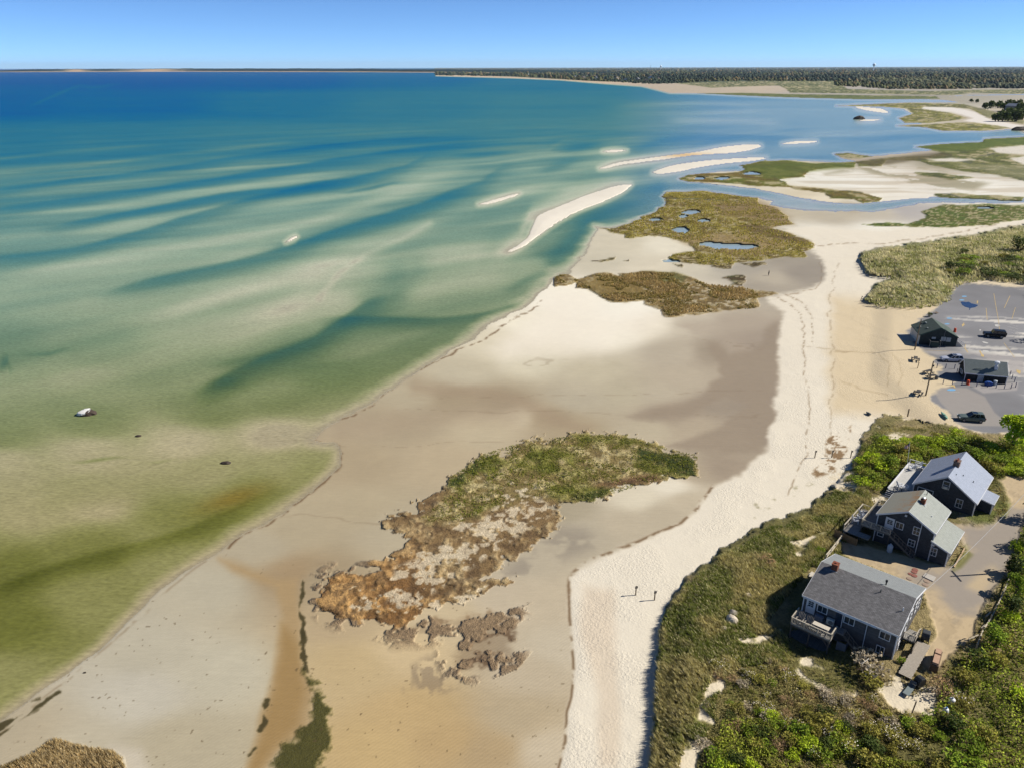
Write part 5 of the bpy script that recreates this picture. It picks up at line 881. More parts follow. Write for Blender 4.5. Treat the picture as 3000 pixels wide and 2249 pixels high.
for s_ in (-1, 1): b = MB(); b.bar((s_*1.1, -.6, 0), (s_*1.1, -.6, 1.6), .09, up=(0, 1, 0)); b.bar((s_*1.1, -.6, 1.55), (s_*1.1, .6, 1.55), .07); b.build('frame', mat('frame_grey', (150, 146, 138), .7), dp)
sb = empty('beach_hut', (92.597, 143.233, ZP), -.264-math.pi/2, 'low snack hut with grey roof and big white roof vent, ringed by blue posts', 'building')
m = MB(); m.prism(pent(-2.3, 2.2, 0, 2.8, 4.72, 2.62, .5), 'y', .15, 7.65); m.build('wall', mat('dark_clapboard', (62, 62, 62), .9, .15, 3, .1, stripe=((3., .18, .012), .15, (1.5708, 0, 0))), sb, ZP)
RG = mat('grey_hut_roof', (130, 138, 136), .95, .08, 2, .1, stripe=((.32, .14, .008), .08, (0, 0, 1.5708)))
roof_set(sb, ZP, 4.92, -2.5, 2.9, 2.4, 2.76, 7.75, .1, RG, RG)
door(sb, ZP, 'x', 2.2, 2.5, 3.4, 1.0, 2.5, .06, mat('pale_grey_door', (190, 192, 192), .7, .04), panes=False)
window(sb, ZP, 'y', .15, -1.3, .3, 1.7, 2.3, 1, -.06); m = MB(); m.box(2.14, 2.26, .09, .21, .9, 2.6); m.box(2.14, 2.26, 7.59, 7.71, .9, 2.6); m.build('corner_board', WHITE(), sb, ZP)
v_ = MB(); v_.box(.95, 1.5, 5.3, 5.85, 3.6, 4.35); vo_ = v_.build('roof_vent', WHITE(), sb, ZP); v_ = MB(); v_.tube((1.22, 5.57, 4.35), (1.22, 5.57, 5.0), .26, n=12); v_.lathe((1.22, 5.57, 4.95), [(.3, 0), (.5, .06), (.48, .3), (.2, .42)], 14); v_.build('vent_hood', mat('steel_hood', (236, 240, 244), .3, .03), vo_, ZP, smooth=False)
v_ = MB(); v_.tube((1.7, 1.6, 3.5), (1.7, 3.2, 3.55), .05, n=6); v_.build('roof_shadow_bar', mat('vent_dark', (60, 78, 80)), sb, ZP)  # thin dark bar standing in for the line of shadow on the roof
# ================================================================ far houses, towers
def simple_house(loc, rz, s, wall, roof, label, group):
    o = empty('shore_house', loc, rz, label, 'house', group); w_, l_, h_ = s
    a = MB(); a.prism([(-w_/2, -1), (w_/2, -1), (w_/2, h_), (0, h_*1.5), (-w_/2, h_)], 'y', 0, l_); a.build('wall', wall, o)
    a = MB(); a.prism([(-w_*.56, h_*.95), (0, h_*1.55), (w_*.56, h_*.95), (w_*.56, h_*1.02), (0, h_*1.64), (-w_*.56, h_*1.02)], 'y', -.4, l_+.4); a.build('roof', roof, o)
    a = MB()
    for k in range(3):
        for q in range(2): a.box(-w_*.38+k*w_*.28, -w_*.24+k*w_*.28, -.06, -.004, h_*(.15+.45*q), h_*(.4+.45*q))
    a.build('window', GLASS(), o); return o
HW = [mat('house_white', (226, 226, 224), .8, .05), mat('house_grey', (150, 150, 150), .8, .1), mat('house_tan', (190, 176, 156), .8, .1)]; HR = [mat('roof_grey', (130, 132, 136), .9, .1), mat('roof_brown', (120, 108, 98), .9, .1)]
rr = random.Random(4)
spots = [(1140, 163), (1165, 164.5), (1190, 166), (1215, 167), (1240, 168), (1262, 169.5), (1286, 170.5), (1310, 171.5), (1330, 173), (1352, 174), (1376, 175.5), (1398, 177), (1407, 173), (1345, 170), (1290, 167), (1250, 166), (1480, 176), (1545, 170), (1590, 168), (1310, 168), (1210, 163.5), (1700, 172), (1178, 162), (1420, 172)]
for i, (u, v) in enumerate(spots):
    p = G(u, v, 2.); sz = 11+6*rr.random(); big = (u, v) == (1407, 173)
    lb = 'largest pale house above the far sandy beach, standing clear of the trees' if big else 'small pale house half hidden in trees behind the far beach'
    o = simple_house((p[0], p[1], 2), rr.uniform(-.6, .6), (sz*(1.4 if big else 1), sz*1.3, 6+3*rr.random()+(3 if big else 0)), HW[i % 3] if not big else HW[0], HR[i % 2], lb, None if big else 'houses along the far beach')
p = G(2203, 236, 4.); o = simple_house((p[0], p[1], 3), .5, (13, 17, 5), HW[1], mat('slate_roof', (112, 122, 140), .9, .08), 'grey house with slate roof among dark trees at the right edge beyond the marsh', None)
def tower(u, v, hpx, label):
    p = G(u, v, 0.); D = np.linalg.norm(p[:2]); H = hpx/F_*D*.95; o = empty('water_tower', (p[0], p[1], 0), 0, label, 'water tower'); W_ = mat('tower_white', (238, 244, 250), .6, .02, k=1.1)
    a = MB(); a.lathe((0, 0, 0), [(H*.1, 0), (H*.05, H*.25), (H*.05, H*.6), (H*.14, H*.7)], 10); a.build('shaft', W_, o)
    a = MB(); a.lathe((0, 0, H*.7), [(H*.14, 0), (H*.2, H*.09), (H*.2, H*.18), (H*.12, H*.28), (H*.02, H*.3)], 14); a.build('tank', W_, o, smooth=True)
tower(1886, 155, 14.5, 'larger white water tower rising above the woods on the right horizon'); tower(1427, 152.5, 9.5, 'smaller white water tower on the horizon above the far beach')
p = G(1405, 153, 0.); a = MB(); D = float(np.linalg.norm(p[:2])); a.tube((p[0], p[1], 0), (p[0], p[1], 11/F_*D*.95), D/F_*.45, D/F_*.2, 6); tag(a.build('radio_mast', mat('mast_grey', (150, 160, 175), .6)), 'thin grey radio mast on the horizon left of the smaller water tower', 'mast')
# ================================================================ vehicles
def car(fr, a, b, L, W, H, body, kind, label, z=1.0):
    """a, b = picture points of front and rear at the ground"""
    A = Vector(gp(fr, *a, z)); B = Vector(gp(fr, *b, z)); d = (A-B).normalized(); c = (A+B)/2; rz = math.atan2(d.y, d.x)
    n = Vector((-d.y, d.x, 0)); c = c+n*(W/2)*(1 if n.y > 0 else -1)
    o = empty('parked_car', (c.x, c.y, z), rz, label, 'car')
    hb = .62*H if kind != 'jeep' else .6*H; m = MB()
    st = {'suv': [(-.5, .80, .42, .72), (-.485, .9, .3, .98), (-.36, 1, .24, 1.0), (-.1, 1, .22, .98), (.16, 1, .22, .97), (.3, .98, .24, .93), (.44, .93, .28, .84), (.49, .84, .34, .68), (.5, .74, .4, .55)],
          'jeep': [(-.5, .94, .42, .98), (-.48, 1, .36, 1.0), (-.2, 1, .34, 1), (.2, 1, .34, 1), (.3, .9, .36, .98), (.46, .86, .38, .96), (.5, .84, .4, .9)]}[kind]
    vs = []; fs = []
    for x, w_, z0, z1 in st:
        X = x*L; Y = w_*W/2; b0 = z0*hb if kind != 'jeep' else z0*hb; t0 = z1*hb
        vs += [(X, -Y*.86, b0), (X, -Y, b0+.12), (X, -Y, t0*.78), (X, -Y*.9, t0), (X, Y*.9, t0), (X, Y, t0*.78), (X, Y, b0+.12), (X, Y*.86, b0)]
    k = 8; n_ = len(st)
    fs = [(i*k+j, i*k+(j+1) % k, (i+1)*k+(j+1) % k, (i+1)*k+j) for i in range(n_-1) for j in range(k)]+[tuple(range(k)), tuple(range(n_*k-1, (n_-1)*k-1, -1))]
    m.add(vs, fs); m.build('body', body, o, smooth=False, bevel=.0)
    g = MB(); cab = {'suv': [(-.47, .78, -.40), (.17, .80, -.02)], 'jeep': [(-.48, .88, -.46), (.13, .88, .06)]}[kind]
    x0, w0, xt0 = cab[0]; x1, w1, xt1 = cab[1]; zt = H-.06; Yb = W/2*.88; Yt = W/2*(.68 if kind == 'suv' else .82)
    g.add([(x0*L, -Yb, hb*.97), (x1*L, -Yb, hb*.95), (x1*L, Yb, hb*.95), (x0*L, Yb, hb*.97), (xt0*L, -Yt, zt), (xt1*L, -Yt, zt), (xt1*L, Yt, zt), (xt0*L, Yt, zt)], [(0, 1, 5, 4), (1, 2, 6, 5), (2, 3, 7, 6), (3, 0, 4, 7), (4, 5, 6, 7)])
    g.build('window', mat('car_glass', (30, 38, 48), .08, .05, 2, .6), o)
    r = MB(); r.box(xt0*L-.03, xt1*L+.03, -Yt-.01, Yt+.01, zt+.003, H)
    for t in (.0, .36, .7, 1.):
        for s_ in (-1, 1): xb = x0+(x1-x0)*t; xt = xt0+(xt1-xt0)*t; r.bar((xb*L, s_*(Yb+.01), hb*.95), (xt*L, s_*(Yt+.01), zt+.02), .07)
    ro = r.build('roof', body, o)
    if kind == 'suv': r = MB(); r.box(-.2*L, -.03*L, -.42, .42, H+.003, H+.02); r.build('sunroof', mat('car_glass', (30, 38, 48)), ro)
    else: r = MB(); r.tube((-.5*L-.02, 0, .95), (-.5*L-.26, 0, .95), .38, n=14); r.build('spare_wheel', mat('tyre', (24, 24, 25), .8), o)
    R_ = .34 if kind == 'suv' else .41
    for sx in (-.31, .31):
        for s_ in (-1, 1):
            y0 = s_*(W/2-.22); y1 = s_*(W/2+.015); t = MB(); t.tube((sx*L, y0, R_), (sx*L, y1, R_), R_, n=16); wo_ = t.build('wheel', mat('tyre', (24, 24, 25), .8), o)
            t = MB(); t.tube((sx*L, y1, R_), (sx*L, y1+s_*.015, R_), R_*.62, n=12); t.build('rim', mat('alloy_rim', (150, 152, 155), .35, .05, metal=.4), wo_)
    for s_ in (-1, 1):
        t = MB(); t.box(L*.462, L*.494, s_*W*.36-.16, s_*W*.36+.16, hb*.60, hb*.78); t.build('headlight', mat('lamp_glass', (214, 220, 224), .2), o)
        t = MB(); t.box(-L*.503, -L*.47, s_*W*.4-.1, s_*W*.4+.1, hb*.68, hb*.92); t.build('tail_light', mat('tail_red', (150, 30, 30), .3), o)
    return o
car('P', (1278, 1600), (1528, 1622), 4.35, 1.75, 1.62, mat('grey_green_paint', (104, 116, 106), .3, .03, spec=.5), 'suv', 'grey green estate style off-roader parked alone on the sandy near corner of the car park')
car('P2', (1158, 888), (1420, 896), 4.5, 1.75, 1.5, mat('silver_paint', (190, 194, 208), .25, .03, spec=.5), 'suv', 'silver estate car with dark roof glass parked between the two beach buildings')
car('P2', (1712, 570), (1945, 592), 4.5, 1.85, 1.8, mat('black_paint', (12, 13, 14), .4, .05, spec=.3), 'jeep', 'black boxy off-roader parked out in the middle of the car park')
# ================================================================ car park furniture
def pole(fr, b, H, lean, label):
    p = gp(fr, *b, 1.0); o = empty('utility_pole', p, 0, label, 'pole', None); a = MB(); a.tube((0, 0, -.3), (lean, 0, H), .14, .1, 8); a.build('shaft', mat('pole_wood', (128, 112, 92), .9, .15), o)
    a = MB(); a.box(lean-.05, lean+.3, -.1, .1, H-1.1, H-.75); a.build('lamp', mat('lamp_dark', (70, 70, 70), .6), o); return o
pole('P2', (795, 728), 7.15, 0, 'tall weathered pole beside the gabled beach building'); pole('P2', (937, 1318), 7.1, 0, 'tall weathered pole on the sand beside the snack hut picnic tables')
bp0 = None; bl_m = mat('navy_post', (36, 56, 110), .6, .08)
for i, (x, y) in enumerate([(1080, 965), (1193, 970), (1308, 975), (1340, 1030), (1160, 1172), (1280, 1178), (1403, 1186), (1595, 1203), (1735, 1213), (1847, 1225), (1953, 1233), (2040, 1230), (2100, 1212), (2085, 1147), (2052, 1110), (2028, 1062)]):
    p = gp('P2', x, y, 1.0)
    if bp0 is None:
        bp0 = empty('bollard', p, 0, 'thin navy blue post in the row around the snack hut', 'bollard', 'navy posts around the snack hut'); a = MB(); a.tube((0, 0, -.2), (0, 0, 1.02), .07, n=8); a.build('post', bl_m, bp0); a = MB(); a.lathe((0, 0, 1.02), [(.075, 0), (.05, .04), (.01, .06)], 8); a.build('cap', bl_m, bp0)
    else: copy_tree(bp0).location = p
def barrel(fr, x, y, label, z=1.0):
    o = empty('traffic_barrel', gp(fr, x, y, z), 0, label, 'traffic barrel'); a = MB(); a.lathe((0, 0, 0), [(.36, 0), (.36, .08), (.3, .1), (.29, .5), (.25, .95), (.2, 1.0)], 14); a.build('drum', mat('safety_orange', (232, 84, 40), .6, .05), o)
    for z0 in (.3, .62): b = MB(); b.lathe((0, 0, z0), [(.305-.05*z0, 0), (.295-.05*z0, .14)], 14); b.build('reflective_band', WHITE(), o)
barrel('P2', 1305, 683, 'orange traffic barrel beside the notice boards of the gabled beach building'); barrel('P2', 1480, 1178, 'orange traffic barrel in front of the snack hut left of its door'); barrel('P2', 1312, 500, 'orange traffic barrel barely showing behind the gabled beach building roof')
def bin_(loc, r_, h_, m, name, label, cat):
    o = empty(name, loc, 0, label, cat); a = MB(); a.lathe((0, 0, 0), [(r_*.85, 0), (r_, h_*.85)], 12); a.build('bin_body', m, o); a = MB(); a.lathe((0, 0, h_*.85), [(r_*1.06, 0), (r_*1.06, h_*.06), (r_*.5, h_*.15)], 12); a.build('lid', m, o); return o
bin_(gp('P2', 1830, 1185, 1.0), .34, 1.05, mat('bin_silver', (190, 200, 206), .4, .05), 'rubbish_bin', 'silver grey rubbish bin right of the blue bin at the snack hut', 'bin')
o = empty('recycling_bin', gp('P2', 1748, 1188, 1.0), -.26, 'wide blue bin in front of the snack hut wall', 'bin'); a = MB(); a.prism([(-.6, 0), (.6, 0), (.68, .6), (-.68, .6)], 'y', -.35, .35); a.build('bin_body', mat('bin_blue', (40, 84, 160), .6, .06), o); a = MB(); a.prism([(-.7, .61), (.7, .61), (.3, .8), (-.3, .8)], 'y', -.38, .38); a.build('lid', mat('bin_blue', (40, 84, 160)), o)
PT = mat('dark_table_wood', (74, 70, 66), .85, .15)
def picnic(fr, x, y, rz, label, group=None, z=1.0):
    o = empty('picnic_table', gp(fr, x, y, z), rz, label, 'picnic table', group); a = MB()
    for i in range(5): a.box(-.95, .95, -.38+i*.155, -.24+i*.155, .72, .77)
    a.build('table_top', PT, o)
    for s_ in (-1, 1): a = MB(); a.box(-.95, .95, s_*.72-.13, s_*.72+.13, .42, .47); a.build('bench', PT, o)
    for s_ in (-1, 1): a = MB(); a.bar((s_*.7, -.75, .0), (s_*.7, -.2, .72), .08); a.bar((s_*.7, .75, .0), (s_*.7, .2, .72), .08); a.bar((s_*.7, -.8, .4), (s_*.7, .8, .4), .07); a.build('leg_frame', PT, o)
    return o
picnic('P2', 965, 1040, .5, 'dark picnic table on the sand just left of the snack hut, the upper of two'); picnic('P2', 1010, 1100, .4, 'dark picnic table on the sand just left of the snack hut, the lower of two'); picnic('P2', 800, 872, 1.1, 'dark picnic table alone on the sand above the signpost'); picnic('P2', 832, 1308, .9, 'dark picnic table lying across the shadow of the pole near the snack hut')
for x, y, lb in ((1075, 1110, 'round bin on the sand at the right end of the lower picnic table'),): bin_(gp('P2', x, y, 1.0), .34, .9, mat('bin_grey', (110, 112, 112), .6, .08), 'rubbish_bin', lb, 'bin')
def post(loc, h_, label, cat='post', board=None, lean=0., w_=.1, group=None, name='sign_post', col_=(120, 104, 84)):
    o = empty(name, loc, .3, label, cat, group); a = MB(); a.bar((0, 0, -.3), (lean, 0, h_), w_, up=(0, 1, 0)); a.build('post', mat('post_wood_%d' % col_[0], col_, .9, .12), o)
    if board: a = MB(); a.box(lean-board[0]/2, lean+board[0]/2, -w_/2-.04, -w_/2-.003, h_-board[1], h_); a.build('board', mat('sign_back', (110, 106, 100), .7, .08), o)
    return o
post(gp('P2', 828, 975, .9), 1.5, 'thin dark post standing on the sand below the lone picnic table', lean=.1)
post(gp('P2', 706, 1570, .9), 1.25, 'stubby brown post on the sand above the dune grass left of the car park', w_=.16, name='wooden_post')
post(gp('P2', 92, 95, .6), 1.3, 'small signpost at the foot of the dune by the beach bend', board=(.3, .3), lean=.3)
for fr, x, y, lb in (('E', 1600, 857, 'left of the two short sign posts on the open white beach'), ('E', 1687, 880, 'right of the two short sign posts on the open white beach'), ('H', 516, 250, 'leftmost of three sign posts in the row by the brown seaweed'), ('H', 653, 248, 'middle of three sign posts, standing in the brown seaweed'), ('H', 806, 250, 'rightmost of three sign posts, nearest the green dune shrubs')): post(gp(fr, x, y), 1.4, lb, 'sign', board=(.36, .34), w_=.11)
# arrows, bay lines, puddle
def paint(name, fr, quads, m, label, cat, z=1.0):
    mb = MB()
    for q in quads:
        P = [G(*V(fr, p), z+.012) for p in q]; mb.add(P, [tuple(range(len(q)))])
    o = mb.build(name, m, None); return o
YP = mat('yellow_paint', (208, 180, 118), .85, .2, 1); WPn = mat('worn_white_paint', (206, 204, 198), .9, .2); BPn = mat('blue_paint', (120, 178, 220), .8, .2)
pq = []
def seg(P, w_=.16, z=1.0):
    out = []
    for a, b in zip(P[:-1], P[1:]):
        A = Vector(G(*V('P2', a), z)); B = Vector(G(*V('P2', b), z)); n = (B-A).cross(Vector((0, 0, 1))).normalized()*w_/2; out.append([A-n, A+n, B+n, B-n])
    return out
def marking(name, segs, m, polys=()):
    mb = MB()
    for q in segs: mb.add([(v.x, v.y, 1.014) for v in q], [(0, 1, 2, 3)])
    for p in polys: mb.add([tuple(G(*V('P2', c), 1.0)[:2])+(1.014,) for c in p], [tuple(range(len(p)))])
    o = mb.build(name, m); o['kind'] = 'structure'; return o
marking('yellow_markings', seg([(1820, 0), (1845, 150), (1875, 320), (1895, 470)], .1)+seg([(1720, 190), (1735, 340)], .12)+seg([(2030, 30), (1955, 190)], .12)+seg([(1950, 640), (2010, 720), (2090, 830)], .1)+seg([(1440, 700), (1485, 765)], .2)+seg([(900, 735), (1240, 745)], .12)+seg([(2100, 180), (2055, 330)], .1)+seg([(1455, 660), (1448, 700)], .1), YP,
    [[(1425, 380), (1440, 385), (1428, 400), (1448, 402), (1412, 432), (1406, 400), (1418, 400)], [(1628, 742), (1645, 742), (1672, 790), (1692, 795), (1690, 825), (1650, 808), (1660, 796)], [(1600, 95), (1618, 95), (1612, 130), (1600, 130)], [(2110, 985), (2170, 1000), (2160, 1045), (2120, 1020)], [(1270, 1185), (1310, 1182), (1325, 1215), (1305, 1218), (1295, 1200), (1255, 1205)]])
marking('white_markings', [q for k in range(9) for q in seg([(1900+k*30, 300+k*42), (2060+k*30, 335+k*44)], .1)]+seg([(1240, 1272), (1375, 1276)], .08), WPn, [[(1675, 735), (1745, 740), (1765, 765), (1685, 758)], [(1832, 405), (1885, 400), (1905, 420), (1870, 432), (1838, 425)], [(1632, 470), (1655, 465), (1652, 482), (1636, 485)], [(1665, 620), (1700, 625), (1750, 640), (1735, 650), (1690, 640)]])
marking('blue_markings', [], BPn, [[(x+r_*math.cos(t), y+s_*math.sin(t)) for t in [k*math.pi/5 for k in range(10)]] for x, y, r_, s_ in ((1270, 1245, 58, 14), (1438, 38, 34, 8), (1405, 85, 34, 8), (1245, 322, 38, 8), (1215, 395, 34, 8))])
pd_ = MB(); pd_.add([tuple(G(*V('P2', c), 1.0)[:2])+(1.02,) for c in [(1390, 110), (1410, 105), (1460, 112), (1495, 108), (1530, 130), (1560, 135), (1610, 150), (1612, 160), (1580, 180), (1520, 190), (1505, 215), (1498, 220), (1505, 190), (1450, 175), (1410, 150)]], [tuple(range(15))])
N = NT('puddle_water'); g = N.n('BsdfPrincipled'); g.inputs['Base Color'].default_value = (.012, .02, .045, 1); g.inputs['Roughness'].default_value = .06; N.l(g.outputs[0], N.out.inputs[0]); pd_.build('puddle', N.m)['kind'] = 'structure'
# hauled-out boats
def boat(fr, a, b, m, label):
    A = Vector(gp(fr, *a)); B = Vector(gp(fr, *b)); d = B-A; L = d.length; o = empty('kayak', ((A+B)/2), math.atan2(d.y, d.x), label, 'kayak'); h = MB()
    st = [(-.5, .02, .28), (-.38, .2, .1), (-.15, .34, .0), (.15, .34, .0), (.38, .2, .1), (.5, .02, .28)]; vs = []
    for x, w_, zb in st: vs += [(x*L, -w_, .34), (x*L, -w_*.6, zb+.05), (x*L, 0, zb), (x*L, w_*.6, zb+.05), (x*L, w_, .34), (x*L, 0, .38)]
    n_ = len(st); h.add(vs, [(i*6+j, i*6+(j+1) % 6, (i+1)*6+(j+1) % 6, (i+1)*6+j) for i in range(n_-1) for j in range(6)]); h.build('hull', m, o, smooth=True)
    h = MB(); h.lathe((0, 0, .375), [(.2, 0), (.18, .02)], 12); h.build('cockpit', BLACK(), o); return o
boat('P2', (1135, 1545), (1215, 1640), mat('pale_green_hull', (120, 160, 138), .5, .1), 'pale green kayak drawn up on sand at the car park corner'); boat('P2', (165, 1545), (225, 1585), mat('dark_hull', (90, 96, 96), .6, .1), 'dark kayak lying on sand at the dune edge beside the seaweed')
# ================================================================ cottage yard
def disc(fr, x, y, r_, m, label, z=2.0):
    p = gp(fr, x, y, z); o = empty('manhole_cover', (p[0], p[1], 2.012), 0, label, 'manhole cover', 'round covers in the yard'); a = MB(); a.lathe((0, 0, 0), [(r_, 0), (r_, .03)], 16); a.build('rim', m, o); a = MB(); a.lathe((0, 0, .03), [(r_*.8, 0), (r_*.78, .012)], 16); a.build('plate', m, o); return o
RUST = mat('rusty_iron', (150, 96, 84), .85, .25, 8); PALEI = mat('dusty_iron', (168, 146, 128), .9, .2, 8)
for i, (x, y, m_, lb) in enumerate(((1330, 1155, RUST, 'large rusty round cover farthest from the white slab'), (1322, 1172, RUST, 'rusty round cover partly overlapping the farthest one'), (1290, 1189, RUST, 'small rusty round cover at the left of the group'), (1322, 1202, RUST, 'rusty round cover at the lower end of the rusty group'), (1284, 1226, PALEI, 'faint dusty round cover beside the nearest cottage roof'), (1425, 1248, PALEI, 'pale ring cover just below the white slab'), (1412, 1276, PALEI, 'pale ring cover farthest below the white slab'))): disc('H', x, y, .36 if i != 2 else .27, m_, lb)
P_ = [Vector(gp('H', *q, 2.0)) for q in ((1412, 1183), (1498, 1218), (1475, 1252), (1388, 1210))]; a = MB(); a.add([(p.x, p.y, 2.0) for p in P_]+[(p.x, p.y, 2.1) for p in P_], [(3, 2, 1, 0), (4, 5, 6, 7), (0, 1, 5, 4), (1, 2, 6, 5), (2, 3, 7, 6), (3, 0, 4, 7)]); tag(a.build('concrete_slab', CONC()), 'pale rectangular slab on the drive beside the round covers', 'slab')
def plank_walk(fr, a, b, w_, z, label):
    A = Vector(gp(fr, *a, z)); B = Vector(gp(fr, *b, z)); d = B-A; L = d.length; o = empty('boardwalk', A, math.atan2(d.y, d.x), label, 'boardwalk'); m = MB(); n = int(L/.24)
    for i in range(n): j = .03*math.sin(i*3.7); m.box(i*L/n+.01, (i+1)*L/n-.01, -w_/2+j, w_/2+j, .3, .35)
    m.build('planks', mat('walkway_planks', (176, 166, 152), .9, .12, 5), o)
    for s_ in (-.4, .4): k = MB(); k.box(0, L, s_*w_-.04, s_*w_+.04, 0, .296); k.build('joist', mat('dark_timber', (96, 90, 84)), o)
plank_walk('J', (1345, 115), (1175, 400), 1.25, 1.98, 'grey plank walkway leading from the drive past the nearest cottage')
# split-rail fences
def rail_fence(fr, pts, label, z, h_=.95, n=2):
    P = [Vector(gp(fr, *q, z)) for q in pts]; o = empty('rail_fence', P[0], 0, label, 'fence'); O = P[0]
    for i, p in enumerate(P):
        m = MB(); q = p-O; m.bar((q.x, q.y, -.3), (q.x+.03*math.sin(i*2), q.y, h_+.1), .13, up=(0, 1, 0)); m.build('post', mat('pale_fence_wood', (208, 196, 174), .9, .15), o)
        if i:
            for k in range(n): r0 = P[i-1]-O; m = MB(); zz = h_*(.45+.5*k); m.bar((r0.x, r0.y, zz), (q.x, q.y, zz+.05*math.sin(i*1.7+k)), .12, .12); m.build('rail', mat('pale_fence_wood', (208, 196, 174)), o)
rail_fence('H', [(755, 890), (718, 935), (680, 985), (640, 1035), (600, 1085)], 'pale rail fence running from the board fence to behind the nearest cottage', 1.9)
rail_fence('N', [(1300, 740), (1235, 900), (1180, 1030), (1110, 1180), (1040, 1310), (950, 1450), (905, 1560), (865, 1660)], 'long pale log rail fence between the drive and the green thicket', 2.0, .7, 1)
for a_, b_, lb in (((930, 1415), (970, 1392), 'short fallen pale rail beside the long log fence'), ((775, 1552), (890, 1512), 'long fallen pale rail nearest the end of the log fence'), ((985, 1270), (1040, 1235), 'fallen pale rail in the tree shadow beside the drive')):
    A = Vector(gp('N', *a_, 2.)); B = Vector(gp('N', *b_, 2.)); m = MB(); m.bar((A.x, A.y, 2.12), (B.x, B.y, 2.3), .12); tag(m.build('fallen_rail', mat('pale_fence_wood', (208, 196, 174))), lb, 'fence rail')
for a_, b_ in (((725, 440), (665, 560)), ((665, 560), (600, 670))):
    pass
A = Vector(gp('N', 728, 440, 2.)); B = Vector(gp('N', 600, 670, 2.)); m = MB(); m.bar((A.x, A.y, 2.08), (B.x, B.y, 2.08), .14, .16); tag(m.build('timber_edging', mat('pale_edging', (204, 176, 140), .9, .15)), 'pale timber edging along the green bed beside the middle cottage', 'edging')
# brick-topped planter / fire pit
p = gp('J', 1392, 330, 1.95); o = empty('outdoor_fireplace', p, .95, 'brown box shaped outdoor fireplace with tan slabs on top beside the plank walkway', 'fireplace'); FB = mat('brown_block', (118, 98, 80), .9, .2, 4)
m = MB(); m.box(-.1, 2.6, -.75, 0.0, -.4, .95); m.build('body', FB, o, bevel=.03); 
for x0, x1, z_ in ((0, .9, 1.12), (.95, 1.6, 1.0), (1.7, 2.5, 1.1)): m = MB(); m.box(x0, x1, -.65, -.1, .955, z_+.1); m.build('slab', mat('tan_slab', (196, 160, 134), .9, .12), o)
# bins, grill, reclining chair
p = L2W(h1, .3, -1.75, 2.0); o = empty('covered_grill', p, 1.0, 'dark covered grill standing beside the porch of the nearest cottage', 'grill'); m = MB(); m.prism([(-.55, .35), (.55, .35), (.6, .9), (.35, 1.2), (-.35, 1.2), (-.6, .9)], 'y', -.4, .4); m.build('cover', mat('charcoal_cover', (58, 62, 68), .7, .08), o, bevel=.05)
for s_ in (-1, 1): m = MB(); m.tube((s_*.45, -.42, .17), (s_*.45, -.34, .17), .17, n=12); m.build('wheel', BLACK(), o)
m = MB(); m.bar((-.45, .3, 0), (-.45, .3, .5), .06, up=(0, 1, 0)); m.bar((.45, .3, 0), (.45, .3, .5), .06, up=(0, 1, 0)); m.build('leg', BLACK(), o)
p = gp('J', 1300, 465, 1.95); o = empty('barbecue', p, .4, 'black kettle style barbecue box at the edge of the thicket beyond the plank walkway', 'barbecue'); m = MB(); m.prism([(-.55, .5), (.55, .5), (.5, .95), (.2, 1.15), (-.2, 1.15), (-.5, .95)], 'y', -.35, .35); m.build('hood', BLACK(), o, bevel=.04)
m = MB(); m.box(-.5, .5, -.3, .3, .12, .5); m.build('cabinet', mat('dark_grey_metal', (60, 62, 64), .5), o); m = MB(); m.box(-1.0, -.56, -.28, .28, .62, .67); m.build('side_shelf', mat('dark_grey_metal', (60, 62, 64)), o)
p = gp('J', 1215, 520, 1.95); o = empty('sun_lounger', p, .75, 'dark reclining garden lounger lying on the white sand patch', 'lounger'); DG = mat('dark_grey_frame', (78, 84, 88), .5, .1)
m = MB(); m.box(-.9, .4, -.3, .3, .32, .38); m.build('seat', mat('grey_sling', (128, 140, 140), .8), o); m = MB(); m.bar((.4, 0, .36), (.95, 0, .85), .6, .05); m.build('backrest', DG, o)
for x, y in ((-.8, -.3), (-.8, .3), (.35, -.3), (.35, .3)): m = MB(); m.bar((x, y, 0), (x, y, .34), .05, up=(0, 1, 0)); m.build('leg', DG, o)
tank(gp('J', 1582, 622, 1.9), .3, .75, WP_, 'white tank with raised round lid among bushes right of the sand patch', 'gas_canister', 'canister', mat('pale_blue_cap', (190, 210, 232), .5))
tank(gp('J', 1527, 715, 1.9), .28, .85, WP_, 'white drum with blue lid at the edge of the bushes right of the sand patch', 'drum', 'drum', mat('sky_blue_lid', (96, 150, 206), .5))
post(gp('J', 1240, 705, 1.95), 1.5, 'old grey post with a broken arm at the lower edge of the sand patch', name='wooden_post', lean=.2, w_=.09)
A = Vector(gp('J', 790, 352)); B = Vector(gp('J', 850, 320)); m = MB(); m.tube((A.x, A.y, A.z+1.2), (B.x, B.y, A.z+1.5), .09, .05, 6); tag(m.build('driftwood', mat('bleached_wood', (222, 214, 200), .9, .1)), 'bleached driftwood log resting on the twiggy shrub by the nearest cottage', 'driftwood')
m = MB()
for k, (a_, b_) in enumerate((((470, 1215), (500, 1195)), ((475, 1235), (495, 1210)))): A = Vector(gp('H', *a_, 1.6)); B = Vector(gp('H', *b_, 1.6)); m.bar((A.x, A.y, 1.9+.15*k), (B.x, B.y, 2.0+.15*k), .35, .06)
tag(m.build('plank_pile', mat('pale_table', (226, 216, 198))), 'small pile of pale planks at the far corner of the nearest cottage', 'planks')
